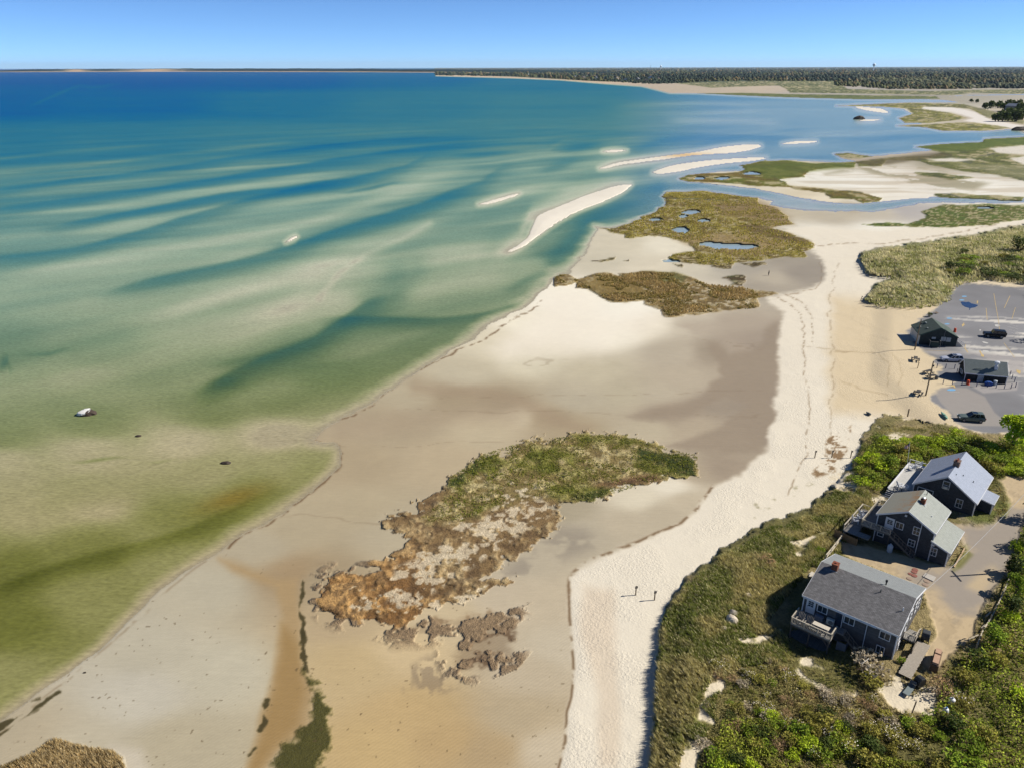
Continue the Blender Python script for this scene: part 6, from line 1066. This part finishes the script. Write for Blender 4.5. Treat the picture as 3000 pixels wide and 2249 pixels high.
# utility pole beyond the right edge: its shadow and wires cross the drive
pb = Vector(G(2235, 1232, 2.0)); o = empty('utility_pole', pb, 0, 'wooden utility pole at the right edge carrying the wire over the drive', 'pole'); m = MB(); m.tube((0, 0, -.5), (0, 0, 8.6), .15, .1, 8); m.build('shaft', mat('pole_wood', (128, 112, 92)), o)
m = MB(); m.bar((-.05, -1.1, 8.0), (-.05, 1.1, 8.0), .12); m.build('crossarm', mat('pole_wood', (128, 112, 92)), o)
a = Vector(L2W(h1, 4.6, .0, 5.0)); b = pb+Vector((1.5, 7, 7.2)); m = MB()
for i in range(16):
    t0, t1 = i/16, (i+1)/16; p0 = a.lerp(b, t0); p1 = a.lerp(b, t1); p0.z -= 1.2*4*t0*(1-t0)*.5; p1.z -= 1.2*4*t1*(1-t1)*.5; m.tube(p0, p1, .022, n=5, cap=False)
tag(m.build('overhead_wire', mat('pale_cable', (206, 204, 200), .5)), 'thin pale overhead wire running from the nearest cottage across the drive', 'wire')
# ================================================================ rocks, person
def rock(loc, s, m, name, label, cat='boulder', seed=0, parts=None, group=None, seg_=3):
    bm = bmesh.new(); bmesh.ops.create_icosphere(bm, subdivisions=seg_, radius=1)
    for v in bm.verts:
        c = v.co; n = .75+.5*float(fbm(np.array([c.x*1.7+seed]), np.array([c.y*1.7+c.z*1.3+seed*2]), 3)[0]); v.co = Vector((c.x*s[0]*n, c.y*s[1]*n, c.z*s[2]*n))
    me = bpy.data.meshes.new(name); bm.to_mesh(me); bm.free(); o = link(name, me, m); o.location = loc; return tag(o, label, cat, group)
def guano_mat():
    N = NT('guano_boulder'); b = N.n('BsdfPrincipled'); tc = N.n('TexCoord'); s = N.n('SeparateXYZ'); N.l(tc.outputs['Object'], s.inputs[0])
    k = N.math('ADD', N.math('ADD', N.math('MULTIPLY', s.outputs[2], .9), N.math('MULTIPLY', s.outputs[0], -.55)), N.math('MULTIPLY', N.math('SUBTRACT', N.noise(2.2, 4, .6, tc.outputs['Object']), .5), 1.6))
    mx = N.n('Mix', data_type='RGBA'); N.l(N.mapr(k, .35, .45, 0, 1), mx.inputs[0]); mx.inputs[6].default_value = (*alb((70, 56, 44)), 1); mx.inputs[7].default_value = (*alb((244, 242, 236)), 1); N.l(mx.outputs[2], b.inputs['Base Color']); b.inputs['Roughness'].default_value = .85; N.l(b.outputs[0], N.out.inputs[0]); return N.m
p = G(*V('K', (528, 1268)), 0); rock((p[0], p[1], .05), (1.75, 1.15, .95), guano_mat(), 'boulder', 'dark boulder with white bird droppings standing alone in the green shallows', seed=2)
DR = mat('dark_wet_rock', (70, 60, 50), .7, .25, 3); PR = mat('pale_granite', (214, 200, 178), .9, .15, 3)
for fr, x, y, s, m_, lb, z in (('K', 840, 1403, (.55, .35, .2), DR, 'small low dark rock in the shallows below the big boulder', 0), ('K', 1372, 1567, (.85, .5, .3), DR, 'low brown rock in the near pool by the sand spit', 0), ('Q', 72, 885, (6.5, 4.5, 4.2), DR, 'big dark boulder far out at the end of a white sandbar', 0), ('I', 563, 325, (.75, .65, .75), PR, 'large pale boulder in the dune grass left of the nearest cottage', 1.9), ('I', 571, 283, (.6, .5, .45), mat('grey_granite', (160, 152, 140), .9, .15, 3), 'grey boulder just behind the large pale one in the dune grass', 1.9), ('I', 522, 368, (.45, .35, .3), PR, 'small pale rock just below the large pale boulder', 1.9), ('I', 655, 182, (.5, .4, .3), PR, 'pale rock alone in the dune grass above the boulders', 1.9), ('Q', 2165, 1030, (9, 4, 4), DR, 'dark rocks at the channel mouth at the far right edge', 0)):
    q = V(fr, (x, y)); p = G(q[0], q[1], z); rock((p[0], p[1], z+.05), s, m_, 'boulder' if s[0] > .6 else 'rock', lb, 'boulder' if s[0] > .6 else 'rock', seed=x*.37)
for i, (x, y) in enumerate(((758, 1183), (978, 967), (1332, 1130), (1228, 903), (1315, 957), (967, 1293), (1162, 1236), (1678, 520), (485, 1113), (1680, 1105), (1380, 1477), (1305, 1048))):
    q = V('F', (x, y)); p = G(q[0], q[1], .06); rock((p[0], p[1], .1), (.13+.03*(i % 3), .12, .09), DR, 'rock', 'small dark stone lying on the bare lower sand flat', 'rock', i*1.7, group='dark stones scattered on the lower flat', seg_=1)
def person(fr, x, y, label):
    p = G(*V(fr, (x, y)), .05); o = empty('person', (p[0], p[1], .05), .5, label, 'person')
    J = [(0, 0, .92), (0, 0, 1.2), (0, 0, 1.42), (0, .02, 1.52), (0, .03, 1.66), (.17, 0, 1.4), (.25, .05, 1.13), (.26, .16, .9), (-.17, 0, 1.4), (-.25, -.03, 1.13), (-.27, .06, .9), (.1, 0, .88), (.12, .1, .48), (.12, .02, .07), (.12, .16, .03), (-.1, 0, .88), (-.12, -.06, .48), (-.12, -.2, .08), (-.12, -.08, .03)]
    E_ = [(0, 1), (1, 2), (2, 3), (3, 4), (2, 5), (5, 6), (6, 7), (2, 8), (8, 9), (9, 10), (0, 11), (11, 12), (12, 13), (13, 14), (0, 15), (15, 16), (16, 17), (17, 18)]
    R_ = [.15, .15, .15, .06, .105, .07, .05, .035, .07, .05, .035, .1, .065, .045, .04, .1, .065, .045, .04]
    me = bpy.data.meshes.new('body'); me.from_pydata([Vector(j) for j in J], E_, []); b = link('body', me, mat('dark_clothing', (34, 34, 40), .9, .1), o)
    md = b.modifiers.new('Skin', 'SKIN'); 
    for i, r_ in enumerate(R_): b.data.skin_vertices[0].data[i].radius = (r_, r_*.8)
    b.data.skin_vertices[0].data[0].use_root = True; b.modifiers.new('Sub', 'SUBSURF').render_levels = 1
    h = MB(); h.lathe((0, .02, 1.6), [(.1, 0), (.125, .08), (.1, .17), (.03, .2)], 10); h.build('hair', mat('dark_hair', (50, 40, 34), .9), o, smooth=True)
person('C', 1108, 604, 'lone walker in dark clothes on the wet sand of the upper tidal pool')
# ================================================================ vegetation
def leaves(P, s, n_up=.35, seed=0, aspect=.6):
    """one small quad per point, orientation random but biased upward"""
    r = np.random.default_rng(seed); n = len(P); d = r.normal(size=(n, 3)); d[:, 2] = np.abs(d[:, 2])+n_up; d /= np.linalg.norm(d, axis=1)[:, None]
    t = np.cross(d, r.normal(size=(n, 3))); t /= np.linalg.norm(t, axis=1)[:, None]; b = np.cross(d, t); s = np.broadcast_to(s, n)[:, None]*r.uniform(.6, 1.35, (n, 1))
    t = t*s; b = b*s*aspect; vs = np.stack([P-t-b*.3, P-b+t*.1, P+t+b*.2, P+b-t*.1], 1).reshape(-1, 3); return vs, np.arange(4*n).reshape(-1, 4)
def crown_pts(n, lobes, seed):
    r = np.random.default_rng(seed); out = []
    w_ = np.array([l[3]**2 for l in lobes]); k = r.choice(len(lobes), n, p=w_/w_.sum())
    L = np.array(lobes); d = r.normal(size=(n, 3)); d /= np.linalg.norm(d, axis=1)[:, None]; d[:, 2] = np.where(d[:, 2] < -.35, -d[:, 2], d[:, 2])
    return L[k, :3]+d*(L[k, 3:4]*r.uniform(.72, 1.06, (n, 1)))
def mk_shrub(seed, n=420, spread=1., hh=.75, leaf=.085):
    r = np.random.default_rng(seed); lobes = [(0, 0, hh*.45, .55)]
    for i in range(9): a = r.uniform(0, 6.28); q = r.uniform(.25, .75)*spread; s_ = r.uniform(.2, .4); lobes.append((q*math.cos(a), q*math.sin(a), hh*r.uniform(.3, .85), s_))
    P = crown_pts(n, lobes, seed); P = P[P[:, 2] > -.05]; return leaves(P, leaf, seed=seed)
def twigs(seed, n=60, hh=.8):
    r = np.random.default_rng(seed); vs = []; fs = []
    for i in range(n):
        a = r.uniform(0, 6.28); q = r.uniform(.3, 1.0); h = hh*r.uniform(.6, 1.1)*(1.15-q*.5); w_ = .018
        b = np.array([math.cos(a)*.12, math.sin(a)*.12, 0]); t = np.array([math.cos(a)*q, math.sin(a)*q, h]); s_ = np.array([-math.sin(a), math.cos(a), 0])*w_; k = len(vs); vs += [b-s_, b+s_, t]; fs.append((k, k+1, k+2))
    return np.array(vs), np.array(fs)
SHM = dict(bright=leafmat('bright_green_leaves', (152, 168, 38)), green=leafmat('green_leaves', (112, 130, 36)), olive=leafmat('olive_leaves', (128, 122, 54)), dark=leafmat('dark_evergreen_leaves', (64, 76, 30)), brown=leafmat('brown_twigs', (150, 124, 90)), grey=leafmat('grey_twigs', (156, 144, 122)), white=leafmat('white_blossom', (226, 216, 200)))
SHME = {}
for ci, c in enumerate(('bright', 'green', 'olive', 'dark', 'brown', 'grey')):
    for k in range(3):
        v_, f_ = mk_shrub(100+ci*10+k, 520 if c != 'brown' and c != 'grey' else 380, hh=.8 if c != 'dark' else 1.0, leaf=.075 if c != 'brown' else .055); SHME[c, k] = new_mesh('foliage', v_, f_, 4); SHME[c, k].materials.append(SHM[c])
BLO = []
for k in range(2):
    v_, f_ = mk_shrub(300+k, 110, hh=.9, leaf=.05); me = new_mesh('blossom', v_, f_, 4); me.materials.append(SHM['white']); BLO.append(me)
v_, f_ = twigs(5, 70); STEM = new_mesh('stems', v_, f_, 3); STEM.materials.append(mat('twig_wood', (112, 94, 74), .9, .2))
KL = {'bright': 'bright yellow green leafy shrub', 'green': 'mid green leafy shrub', 'olive': 'dull olive shrub', 'dark': 'dark evergreen shrub', 'brown': 'brown twiggy half bare shrub', 'grey': 'grey twiggy half bare shrub', 'bloom': 'shrub dotted with white blossom'}
def shrub(loc, c, r_, h_, rz, label, group=None, bloom=False):
    o = empty('shrub', loc, rz, label, 'shrub', group); o.scale = (r_, r_, h_)
    k = random.randrange(3)
    f = bpy.data.objects.new('foliage', SHME[c, k]); COL.objects.link(f); f.parent = o
    s_ = bpy.data.objects.new('stems', STEM); COL.objects.link(s_); s_.parent = o
    if bloom: b = bpy.data.objects.new('blossom', BLO[k % 2]); COL.objects.link(b); b.parent = f
    return o
def inpoly(P, u, v): return sd(P, np.asarray(u, float), np.asarray(v, float), 3)
def scatter(P, n, zest, mind=0., excl=(), pad=0., seed=1):
    """random ground points (uniform in world area) whose picture position lies inside P"""
    r = np.random.default_rng(seed); C = G(P[:, 0], P[:, 1], zest)
    lo, hi = C.min(0), C.max(0); out = []; cnt = 0
    for _ in range(60):
        q = r.uniform(lo[:2], hi[:2], (n*4, 2)); W = np.c_[q, np.full(len(q), zest)]; u, v = proj(W); k = (sd(P, u, v, 3) > pad) & (u > -250) & (u < 2420) & (v < 1860)
        for E_ in excl: k &= sd(E_, u, v, 4) < -1.
        q = np.c_[q, u, v][k]
        if mind > 0:
            for p in q:
                if all((p[0]-o[0])**2+(p[1]-o[1])**2 > mind**2 for o in out): out.append(p)
                if len(out) >= n: break
        else: out += list(q)
        if len(out) >= n: break
    out = np.array(out[:n]); z = tz(out[:, 2], out[:, 3]) if len(out) else np.zeros(0); return np.c_[out[:, :2], z, out[:, 2:]]
HOUSES = [(h1, (-8.3, 5.9, -1.6, 12.7)), (h2, (-7.9, 5.8, -2.8, 7.3)), (h3, (-7.3, 6.2, -2.6, 10.2))]
def clear(p, pad=.4):
    for h, (x0, x1, y0, y1) in HOUSES:
        a = h.rotation_euler[2]; dx, dy = p[0]-h.location[0], p[1]-h.location[1]; x = dx*math.cos(a)+dy*math.sin(a); y = -dx*math.sin(a)+dy*math.cos(a)
        if x0-pad < x < x1+pad and y0-pad < y < y1+pad: return False
    return True
def hpoly(h, b, pad=0.):
    x0, x1, y0, y1 = b; P = [L2W(h, x, y, 2.0) for x, y in ((x0-pad, y0-pad), (x1+pad, y0-pad), (x1+pad, y1+pad), (x0-pad, y1+pad))]; u, v = proj(np.array(P)); return np.stack([u, v], -1)
HP = [hpoly(h, b, .1) for h, b in HOUSES]
R_UP = V('H', [(1010, 70), (1050, 40), (1150, 130), (1280, 80), (1700, 30), (1990, 90), (2100, 60), (2400, 80), (2400, 400), (2100, 395), (1990, 400), (1900, 320), (1760, 200), (1450, 250), (1410, 320), (1230, 320), (1110, 470), (1020, 520), (900, 480), (840, 380), (920, 190)])
R_RT = np.array([(2330, 1060), (2218, 1120), (2190, 1190), (2172, 1270), (2140, 1350), (2112, 1410), (2060, 1440), (2020, 1465), (2030, 1500), (2000, 1560), (2050, 1620), (2010, 1700), (1990, 1860), (2420, 1860), (2420, 1060)])
R_BT = np.array([(1560, 1560), (1660, 1545), (1760, 1560), (1850, 1590), (1960, 1640), (2060, 1640), (2060, 1860), (1480, 1860), (1520, 1700)])
R_MX = V('I', [(430, 560), (560, 470), (760, 480), (860, 560), (930, 600), (1060, 700), (1240, 760), (1400, 720), (1450, 800), (1560, 860), (1650, 900), (1400, 960), (1000, 900), (700, 920), (400, 1060), (340, 980), (480, 900), (400, 780), (500, 700)])
R_MY = V('I', [(620, 930), (1000, 880), (1400, 920), (1700, 880), (1900, 760), (1800, 980), (1300, 1100), (700, 1060)])
R_HD = V('N', [(560, 480), (680, 350), (760, 400), (620, 650), (500, 700), (500, 600)])
allex = [YARD]+SANDP+HP
def plant(P, n, kinds, rr_, hr, where, mind, seed, bloom=.0, excl=None, zest=2.0):
    pts = scatter(P, n, zest, mind, allex if excl is None else excl, seed=seed); r = random.Random(seed)
    for p in pts:
        if not clear(p, .6): continue
        c = r.choices([k for k, _ in kinds], [w_ for _, w_ in kinds])[0]; bl = c == 'bloom'; cc = 'olive' if bl else c
        rad = r.uniform(*rr_); lb = KL[c]+' '+where
        shrub((p[0], p[1], p[2]-.1), cc, rad, rad*r.uniform(*hr), r.uniform(0, 6.28), lb, KL[c].replace('shrub', 'shrubs', 1)+' '+where, bl)
random.seed(11)
plant(R_UP, 62, [('bright', 4), ('green', 5), ('olive', 3), ('dark', 1)], (1.1, 2.0), (.7, 1.0), 'in the thicket behind the farthest cottage', 1.35, 21)
plant(R_RT, 52, [('bright', 5), ('green', 5), ('dark', 2), ('olive', 2), ('brown', 1)], (1.1, 2.0), (.8, 1.2), 'in the thicket right of the drive', 1.4, 22)
plant(R_BT, 46, [('bright', 5), ('green', 6), ('dark', 2), ('olive', 3), ('bloom', 1)], (.9, 1.6), (.7, 1.0), 'along the bottom edge below the cottages', 1.15, 23)
plant(R_MX, 58, [('olive', 4), ('brown', 4), ('grey', 3), ('bloom', 7), ('green', 2), ('dark', 1)], (.55, 1.1), (.6, .95), 'in the open scrub below the nearest cottage', .85, 24)
plant(R_MY, 32, [('olive', 4), ('green', 5), ('dark', 5), ('bloom', 5), ('brown', 4)], (.8, 1.5), (.7, 1.0), 'between the sand patch and the bottom thicket', 1.1, 25)
plant(R_HD, 9, [('bright', 2), ('green', 3)], (.6, .9), (.9, 1.2), 'in the bed along the middle cottage wing', .7, 26, excl=[])
for fr, x, y, c, r_, h_, lb in (('J', 870, 330, 'grey', 2.3, 1.9, 'large rounded grey brown twiggy shrub against the lower wall of the nearest cottage'), ('J', 880, 440, 'olive', 1.7, 1.2, 'low dark olive shrub in front of the big twiggy shrub by the nearest cottage'), ('P2', 985, 300, 'dark', 1.0, 1.1, 'small dark round bush alone on the sand behind the gabled beach building'), ('P2', 1065, 262, 'brown', .8, .6, 'low brown bush on the sand beside the small dark round bush'), ('J', 1150, 265, 'green', .6, .7, 'small green bush between the nearest cottage corner and the plank walkway'), ('H', 560, 1010, 'green', .9, .7, 'green bush at the far fence corner behind the nearest cottage roof'), ('H', 120, 1100, 'brown', 1.6, .9, 'red brown bush in the dune grass beside the white sandy path'), ('C', 1950, 506, 'dark', 2.2, 1.6, 'lone dark bush on the far grassy dune'), ('C', 2190, 495, 'dark', 5., 4.5, 'large dark bush at the right edge of the far grassy dune')):
    p = gp(fr, x, y); shrub((p[0], p[1], p[2]-.05), c, r_, h_, 1.2, lb)
plant(V('C', [(1860, 570), (1960, 535), (2212, 520), (2300, 520), (2300, 630), (2212, 622), (2050, 606), (1960, 615), (1880, 595)]), 26, [('dark', 5), ('green', 3), ('olive', 3)], (1.8, 3.4), (.4, .7), 'on the dark slope of the far dune above the car park', 2.6, 27, excl=[])
# trees
TRM = mat('tree_bark', (104, 90, 74), .9, .2, 3)
def tree(loc, h_, r_, c, label, group=None, seed=0, n=1500, leaf=.14):
    o = empty('tree', loc, 0, label, 'tree', group); r = np.random.default_rng(seed); m = MB(); m.tube((0, 0, -.3), (0, 0, h_*.55), r_*.09, r_*.05, 8)
    lobes = []
    for i in range(11): a = r.uniform(0, 6.28); q = r_*r.uniform(.1, .62); z = h_*r.uniform(.16, .84); s_ = r_*r.uniform(.34, .56)*(1.15-.35*z/h_); lobes.append((q*math.cos(a), q*math.sin(a), z, s_)); m.tube((0, 0, h_*.3), (q*math.cos(a), q*math.sin(a), z), r_*.035, r_*.012, 5)
    m.build('trunk', TRM, o); P = crown_pts(n, lobes, seed); v_, f_ = leaves(P, leaf*r_/1.6, seed=seed); link('crown', new_mesh('crown', v_, f_, 4), SHM[c], o); return o
p = G(2188, 958, 1.8); tree((p[0], p[1], 1.7), 5.6, 2.9, 'bright', 'bright green leafy tree at the right edge beside the near corner of the car park', seed=3, n=2600)
for i, (u, v, h_, r_, c) in enumerate([(2188, 1240, 2.8, 1.6, 'dark'), (2192, 1285, 3.0, 1.5, 'green'), (2180, 1330, 2.6, 1.4, 'dark'), (2150, 1395, 2.6, 1.5, 'green'), (2222, 1180, 3.4, 1.8, 'dark'), (2232, 1120, 3.4, 1.8, 'dark')]):
    p = G(u, v, 2.0); tree((p[0], p[1], 2.0), h_, r_, c, 'small %s tree at the edge of the drive casting a ragged shadow' % ('dark' if c == 'dark' else 'green'), 'small %s trees along the edge of the drive' % ('dark' if c == 'dark' else 'green'), 40+i, 900)
# car-park edge trees just outside the frame throw shadows on the asphalt
for i, (u, v, h_) in enumerate([(2290, 665, 8), (2300, 735, 8), (2280, 640, 7)]):
    p = G(u, v, 1.2); tree((p[0], p[1], 1.0), h_, 3.2, 'green', 'leafy tree beyond the right edge shading the car park', 'trees beyond the right edge of the car park', 60+i, 900)
# dark trees on the far point
for i, (u, v, r_) in enumerate([(2128, 236, 6), (2140, 234, 7), (2155, 233, 8), (2168, 240, 8), (2180, 232, 8), (2150, 262, 7), (2165, 262, 8), (2180, 258, 9), (2195, 262, 9), (2208, 258, 9), (2196, 236, 9), (2206, 244, 9), (2220, 250, 9), (2110, 222, 4), (2098, 221, 4)]):
    p = G(u, v, .5); tree((p[0], p[1], .3), r_*1.3, r_*1.1, 'dark', 'dark round tree in the clump on the far marsh point', 'dark trees on the far marsh point', 80+i, 320, .3)
# ---- beach grass: tufts of leaning blades (nobody could count them)
def grass(name, P, n, zest, hgt, wid, label, cols, seed, excl, lean=(-.55, -.1), blades=5, cat='grass', pad=1.5, nclump=.0, wsc=3.2):
    pts = scatter(P, n, zest, 0, excl, pad, seed); r = np.random.default_rng(seed)
    k = np.array([clear(p, -.1) for p in pts]) if zest > 1 and v_near else np.ones(len(pts), bool); pts = pts[k]; n = len(pts)
    nz = fbm(pts[:, 0]/wsc, pts[:, 1]/wsc, 3)
    if nclump: kk = nz > nclump; pts = pts[kk]; nz = nz[kk]; n = len(pts)
    B = np.repeat(pts[:, :3], blades, 0); N_ = len(B); nzb = np.repeat(nz, blades); a = r.uniform(0, 6.28, N_); sp_ = r.uniform(.1, .45, N_)*hgt; h = hgt*r.uniform(.6, 1.25, N_)*(.7+.7*nzb)
    base = B+np.c_[r.normal(0, .12*hgt, (N_, 2)), np.full(N_, -.03)]; tip = base+np.c_[np.cos(a)*sp_+lean[0]*h, np.sin(a)*sp_+lean[1]*h, h]
    w_ = r.uniform(.6, 1.3, N_)*wid; b = r.uniform(0, 6.28, N_); s_ = np.c_[np.cos(b)*w_, np.sin(b)*w_, np.zeros(N_)]
    vs = np.stack([base-s_, base+s_, tip], 1).reshape(-1, 3); cA, cB, cC = [np.array(c, float) for c in cols]
    t = sst(.38, .62, nzb)[:, None]; C = cA*t+cB*(1-t); q = (r.random(N_) < .22)[:, None]; C = np.where(q, cC, C)*r.uniform(.8, 1.2, (N_, 1))
    me = new_mesh(name, vs, np.arange(3*N_).reshape(-1, 3), 3, dict(Col=np.repeat(alb(C, .95), 3, 0))); o = link(name, me, GRM); return tag(o, label, cat, None, 'stuff')
GRM = leafmat('dune_grass_blades', (140, 130, 80), .12, True)
v_near = True
exn = [YARD]+SANDP
R_GR = D2.copy(); R_GR[1:6] = [(1905, 900), (1960, 906), (2030, 912), (2110, 936), (2230, 952)]
grass('beach_grass', np.array([(1895, 915), (1960, 903), (2010, 912), (1980, 960), (1900, 990), (1880, 1060), (1900, 1120), (1820, 1180), (1790, 1250), (1740, 1300), (1700, 1350), (1720, 1420), (1600, 1440), (1560, 1480), (1540, 1560), (1510, 1620), (1500, 1860), (1370, 1860), (1405, 1658), (1412, 1550), (1421, 1450), (1428, 1335), (1446, 1290), (1485, 1240), (1560, 1182), (1628, 1140), (1740, 1090), (1800, 1052), (1840, 1010), (1862, 950)]), 26000, 2., .52, .035, 'tan and olive beach grass covering the dune between beach and cottages', ((172, 162, 106), (112, 122, 52), (206, 194, 148)), 31, exn, blades=6)
grass('scrub_grass', np.concatenate([D2[:1], D2[1:6], np.array([(2420, 940), (2420, 1860), (1380, 1860)]), D2[10:]]), 22000, 2., .36, .04, 'thin dry grass and low growth between the shrubs around the cottages', ((174, 158, 108), (108, 114, 50), (150, 148, 86)), 32, exn, blades=5)
grass('far_dune_grass', D1, 16000, 2., .8, .11, 'olive grass covering the far dune above the car park', ((184, 176, 136), (134, 136, 78), (202, 194, 156)), 33, [], blades=4)
v_near = False
grass('peat_bank_grass', M1G, 9000, .3, .22, .045, 'short green cordgrass growing on the peat bank', ((132, 132, 58), (176, 160, 112), (92, 104, 36)), 34, M1W, (-.2, 0), 5, nclump=.38, wsc=1.6)
grass('reed_bed', V('F', [(-200, 1700), (40, 1640), (200, 1570), (280, 1505), (320, 1490), (420, 1520), (540, 1545), (640, 1555), (700, 1600), (740, 1700), (700, 2000), (-500, 2000)]), 7000, .2, .35, .03, 'dry tan reeds at the bottom left corner of the sand flat', ((150, 130, 90), (112, 96, 58), (180, 164, 128)), 35, [], (-.2, 0), 6)
for q_, (PP, nm_, cc_) in enumerate(((M3, 'olive cordgrass marsh between the tidal creek and the white beach', ((166, 156, 74), (128, 124, 44), (176, 152, 104))), (M2, 'brown green cordgrass marsh on the middle sand spit', ((178, 154, 100), (134, 122, 56), (196, 174, 128))))):
    grass('cordgrass', PP, 9000, .3, .5, .12, nm_, cc_, 36+q_, [np.array([(pu+pa*math.cos(t), pv_+pb*math.sin(t)) for t in np.linspace(0, 6.2, 14)]) for pu, pv_, pa, pb in PONDS], (-.1, 0), 4, nclump=.4, wsc=6)
# understorey: low leaves that fill the thickets
def under(P, n, s, zest, hmax, cols, seed, name, label):
    pts = scatter(P, n, zest, 0, allex, 0, seed); k = np.array([clear(p, .2) for p in pts]); pts = pts[k]; r = np.random.default_rng(seed); nz = fbm(pts[:, 0]/2.2, pts[:, 1]/2.2, 3)
    Q = pts[:, :3]+np.c_[np.zeros((len(pts), 2)), hmax*r.uniform(0, 1, len(pts))*sst(.3, .65, nz)]; v_, f_ = leaves(Q, s, seed=seed); c = np.array(cols[0])*nz[:, None]+np.array(cols[1])*(1-nz[:, None]); me = new_mesh(name, v_, f_, 4, dict(Col=np.repeat(alb(c, .92), 4, 0))); tag(link(name, me, GRM), label, 'undergrowth', None, 'stuff')
under(R_UP, 26000, .13, 2., 1.3, ((170, 176, 62), (80, 92, 30)), 41, 'undergrowth', 'low green undergrowth filling the thicket behind the farthest cottage')
under(R_RT, 26000, .13, 2., 1.3, ((168, 178, 58), (78, 90, 28)), 42, 'undergrowth', 'low green undergrowth filling the thicket right of the drive')
under(np.concatenate([R_BT]), 24000, .1, 2., .9, ((166, 174, 60), (84, 88, 32)), 43, 'undergrowth', 'low green undergrowth along the bottom edge below the cottages')
under(R_MX, 11000, .07, 2., .6, ((164, 152, 96), (104, 94, 56)), 44, 'undergrowth', 'low olive and brown growth in the open scrub')
under(R_MY, 10000, .09, 2., .8, ((158, 156, 76), (92, 88, 44)), 45, 'undergrowth', 'low mixed growth between the sand patch and the bottom thicket')
# ---- far woods: one mass of tree crowns
def woods():
    r = np.random.default_rng(9); n = 26000; u = r.uniform(880, 2420, n); s = r.uniform(0, 1, n)**1.25*48+1.6; v = vh(u)+s
    lim = V('B', [(-330, 106), (0, 110), (350, 130), (600, 143), (700, 141), (860, 131), (1100, 130), (1390, 131), (1400, 151), (1600, 163), (1700, 173), (1850, 173), (1960, 168), (2050, 160), (2212, 166), (3400, 170), (3400, 0), (-330, 0)])
    hole = V('B', [(1480, 118), (1800, 122), (2050, 150), (2212, 130), (2212, 146), (2000, 163), (1900, 150), (1700, 140), (1500, 132)])
    k = sd(lim, u, v, 20) > 0; u = u[k]; v = v[k]; n = len(u); B = G(u, v, 0.); D = np.linalg.norm(B[:, :2], axis=1)
    px = D/F_; rad = np.clip(px*r.uniform(1.2, 4.2, n), 3.0, 60); hgt = np.clip(rad*1.5, 6, 17)*r.uniform(.45, 1.2, n)*(.45+1.1*fbm(B[:, 0]/240, B[:, 1]/300, 3))
    ins = sd(hole, u, v, 20) > 0; hgt = np.where(ins, hgt*.5, hgt)
    # low dome: 2 rings of 6 + top, jittered
    ring = [(1., .12), (.85, .55), (.45, .92)]; m = 7; vs = []
    for j, (q, z) in enumerate(ring):
        for i in range(m):
            a = 2*math.pi*(i+.5*j)/m; jj = r.uniform(.75, 1.25, n); vs.append(np.c_[B[:, 0]+np.cos(a)*rad*q*jj, B[:, 1]+np.sin(a)*rad*q*jj, hgt*z*r.uniform(.8, 1.1, n)])
    vs.append(np.c_[B[:, :2], hgt]); Vx = np.stack(vs, 1); K = Vx.shape[1]
    f = []
    for j in range(2):
        for i in range(m): a, b = j*m+i, j*m+(i+1) % m; c, d = a+m, b+m; f += [(a, b, c), (b, d, c)]
    for i in range(m): f.append((2*m+i, 2*m+(i+1) % m, K-1))
    F2 = (np.array(f)[None]+(np.arange(n)*K)[:, None, None]).reshape(-1, 3)
    pick = r.random(n); nz = fbm(B[:, 0]/300+9, B[:, 1]/700, 4); dark = np.array([50, 66, 48.]); mid = np.array([96, 100, 58.]); tan = np.array([126, 108, 72.])
    nz = np.clip((nz-.5)*1.5+.5, 0, 1); c = np.where((pick < .04+.92*sst(.56, .42, nz))[:, None], dark, np.where((pick < .8)[:, None], mid, tan)); c = np.where(ins[:, None], np.array([110, 112, 74.]), c)*r.uniform(.9, 1.1, (n, 1))
    o = link('woodland', new_mesh('woodland', Vx.reshape(-1, 3), F2, 3, dict(Col=np.repeat(alb(c), K, 0))), GRM); tag(o, 'wide mixed woodland of dark pines and budding trees stretching to the horizon', 'woodland', None, 'stuff')
woods()
hz = MB(); hz.box(-62000, 62000, -3000, 70500, -30, 420)
N = NT('air_haze'); vv_ = N.n('VolumePrincipled'); vv_.inputs['Color'].default_value = (.62, .8, 1, 1); vv_.inputs['Density'].default_value = 1.3e-5; vv_.inputs['Anisotropy'].default_value = .1
N.l(vv_.outputs[0], N.out.inputs['Volume']); hzo = hz.build('haze', N.m); hzo['kind'] = 'stuff'; tag(hzo, 'thin blue air haze over the far shore', 'haze')
S.cycles.volume_bounces = 0
